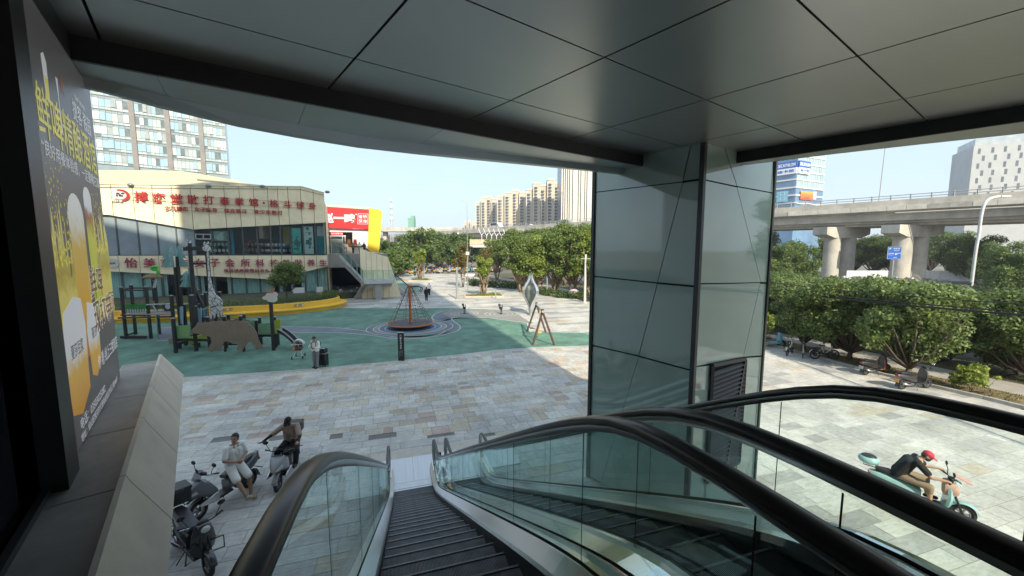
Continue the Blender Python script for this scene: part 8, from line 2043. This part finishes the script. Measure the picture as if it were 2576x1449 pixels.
# rider in black with the red cap
person('person in black with a red cap riding the turquoise scooter', (9.97, 8.84, 0), math.atan2(-.86, 1.1) - math.pi / 2, dict(pelvis=(0, -.40, .88), chest=(0, -.24, 1.14), neck=(0, -.08, 1.32), head=(0, .05, 1.43), shL=(-.20, -.12, 1.27), shR=(.20, -.12, 1.27), elL=(-.33, .10, 1.05), elR=(.33, .10, 1.05), wrL=(-.33, .32, 1.06), wrR=(.33, .32, 1.06), hipL=(-.11, -.36, .84), hipR=(.11, -.36, .84), knL=(-.22, .10, .76), knR=(.22, .10, .76), anL=(-.18, .14, .40), anR=(.18, .14, .40), toL=(-.18, .30, .37), toR=(.18, .30, .37)),
       (0, .85, -.5), m_tb_, m_khk, m_shk, .7, 1.3, cap=M('cap_red', (.50, .03, .06), .7, var=.05), mask=m_tb_, voxel=.0105, loose=1.12, skin=M('skin_sun', (.46, .28, .18), .55, var=.08), hands=dict(L=((0, 1, -.1), (1, 0, 0), 1.3), R=((0, 1, -.1), (1, 0, 0), 1.3)))
bx_ = thing('cross_bag', 'pale pink bag hung over the turquoise scooter handlebar', 'bag', (10.33, 8.56, .62), math.atan2(-.86, 1.1) - math.pi / 2); MB().loft([rsec(-.1, .30, 0, .34), rsec(.04, .34, 0, .38), rsec(.14, .24, .04, .3)]).build('bag', M('bag_pink', (.50, .33, .27), .7, var=.3, scale=8), bx_, auto=.8)
ph = thing('handlebar_tray', 'small pink tray board clipped to the turquoise scooter handlebar', 'tray', (10.39, 8.50, 1.06), math.atan2(-.86, 1.1) - math.pi / 2); MB().box((0, .1, .02), (.22, .30, .015), rot=Matrix.Rotation(-.4, 3, 'X')).build('board', M('tray_pink', (.55, .32, .26), .5, var=.2), ph)
# man with the suitcase
g_ = G(796, 925)
mo_ = person('person in white shirt and grey trousers looking at a phone beside the suitcase', (g_.x, g_.y, 0), R(172), stand(1.74, head=(0, .07, 1.59), neck=(0, .02, 1.45), elL=(-.25, .04, 1.14), wrL=(-.12, .27, 1.12), elR=(.27, .08, 1.14), wrR=(.08, .24, 1.36), anL=(-.09, .08, .09), toL=(-.10, .22, .04)), (-.15, .75, -.62), m_tw, m_gry, m_shk, 1.75, 1.97, voxel=.012, hands=dict(L=((.3, .9, .1), (1, 0, 0), .9), R=((-.3, .2, .9), (1, .2, 0), 1.0)))
MB().box((-.10, .36, 1.17), (.075, .012, .15), rot=Matrix.Rotation(-.7, 3, 'X')).build('phone', m_dark, mo_)
bkp = MB(); bkp.loft([rsec(-.30, .24, 1.02, 1.40), rsec(-.14, .30, .98, 1.44)])
for s_ in (-1, 1): bkp.tube([(s_ * .11, -.12, 1.40), (s_ * .12, .0, 1.50), (s_ * .12, .135, 1.36), (s_ * .13, .13, 1.18), (s_ * .14, -.1, 1.06)], .018, 6)
bkp.build('backpack', M('bag_black', (.025, .025, .028)), mo_, auto=.8); MB().loft([[V((.155 * math.cos(a), .125 * math.sin(a), z)) for a in np.linspace(0, 6.28, 17)[:-1]] for z in (.93, .97)]).build('belt', m_shk, mo_)
# walkers and people on the terrace
def walker(label, p, rz, top, bot, h=1.7, hair='short', cap=None, sleeve=1.7, leg=1.97, ph=1.): return person(label, (p.x, p.y, p.z), rz, stand(h, knL=(-.09, .10 * ph, .50), anL=(-.09, .16 * ph, .10), toL=(-.09, .30 * ph, .07), knR=(.09, -.02, .49), anR=(.09, -.20 * ph, .12), toR=(.09, -.06, .04), elL=(-.24, -.08, 1.14), wrL=(-.24, -.02, .90), elR=(.24, .05, 1.13), wrR=(.24, .18, .92)), (0, 1, -.1), top, bot, m_shk, sleeve, leg, hair=hair, cap=cap, voxel=.022)
q = G(1073, 757); walker('person all in black walking away past the outdoor escalator', V((q.x, q.y, 0)), R(10), m_tb_, m_tb_, 1.70, 'long')
q = G(1080, 743); walker('person in white top and dark trousers walking away on the walk', V((q.x, q.y, 0)), R(-5), m_tw, m_tb_, 1.75, cap=m_tw)
for c, lab, tp, h_ in ((545, 'person in white standing at the terrace edge before the store', m_tw, 1.75), (605, 'person in black standing at the terrace edge before the store', m_tb_, 1.72), (460, 'person in grey by the store door on the terrace', m_gry, 1.65)):
    w_, z_ = on_wall(*c6(c, 560), S0 + HN * 2.5, HD); pt_ = S0 + HN * 2.5 + HD * w_; walker(lab, V((pt_.x, pt_.y, TZ)), R(160), tp, m_tb_, h_, ph=.2)
# ================================================================== HAZE: even summer air round everything
hz = MB(); hz.box2((-1210, -310, -1.2), (1210, 1510, 125))
hm = bpy.data.materials.new('haze_air'); hm.use_nodes = True
hn, hl_ = hm.node_tree.nodes, hm.node_tree.links
hn.remove(hn['Principled BSDF'])
pv = hn.new('ShaderNodeVolumePrincipled'); pv.inputs['Color'].default_value = (.92, .95, 1.0, 1); pv.inputs['Density'].default_value = .00042; pv.inputs['Anisotropy'].default_value = .2
hl_.new(pv.outputs[0], hn['Material Output'].inputs['Volume'])
tag(hz.build('haze', hm), 'thin pale summer haze over the whole place', 'haze', kind='stuff')
bpy.data.scenes.remove(TMP)
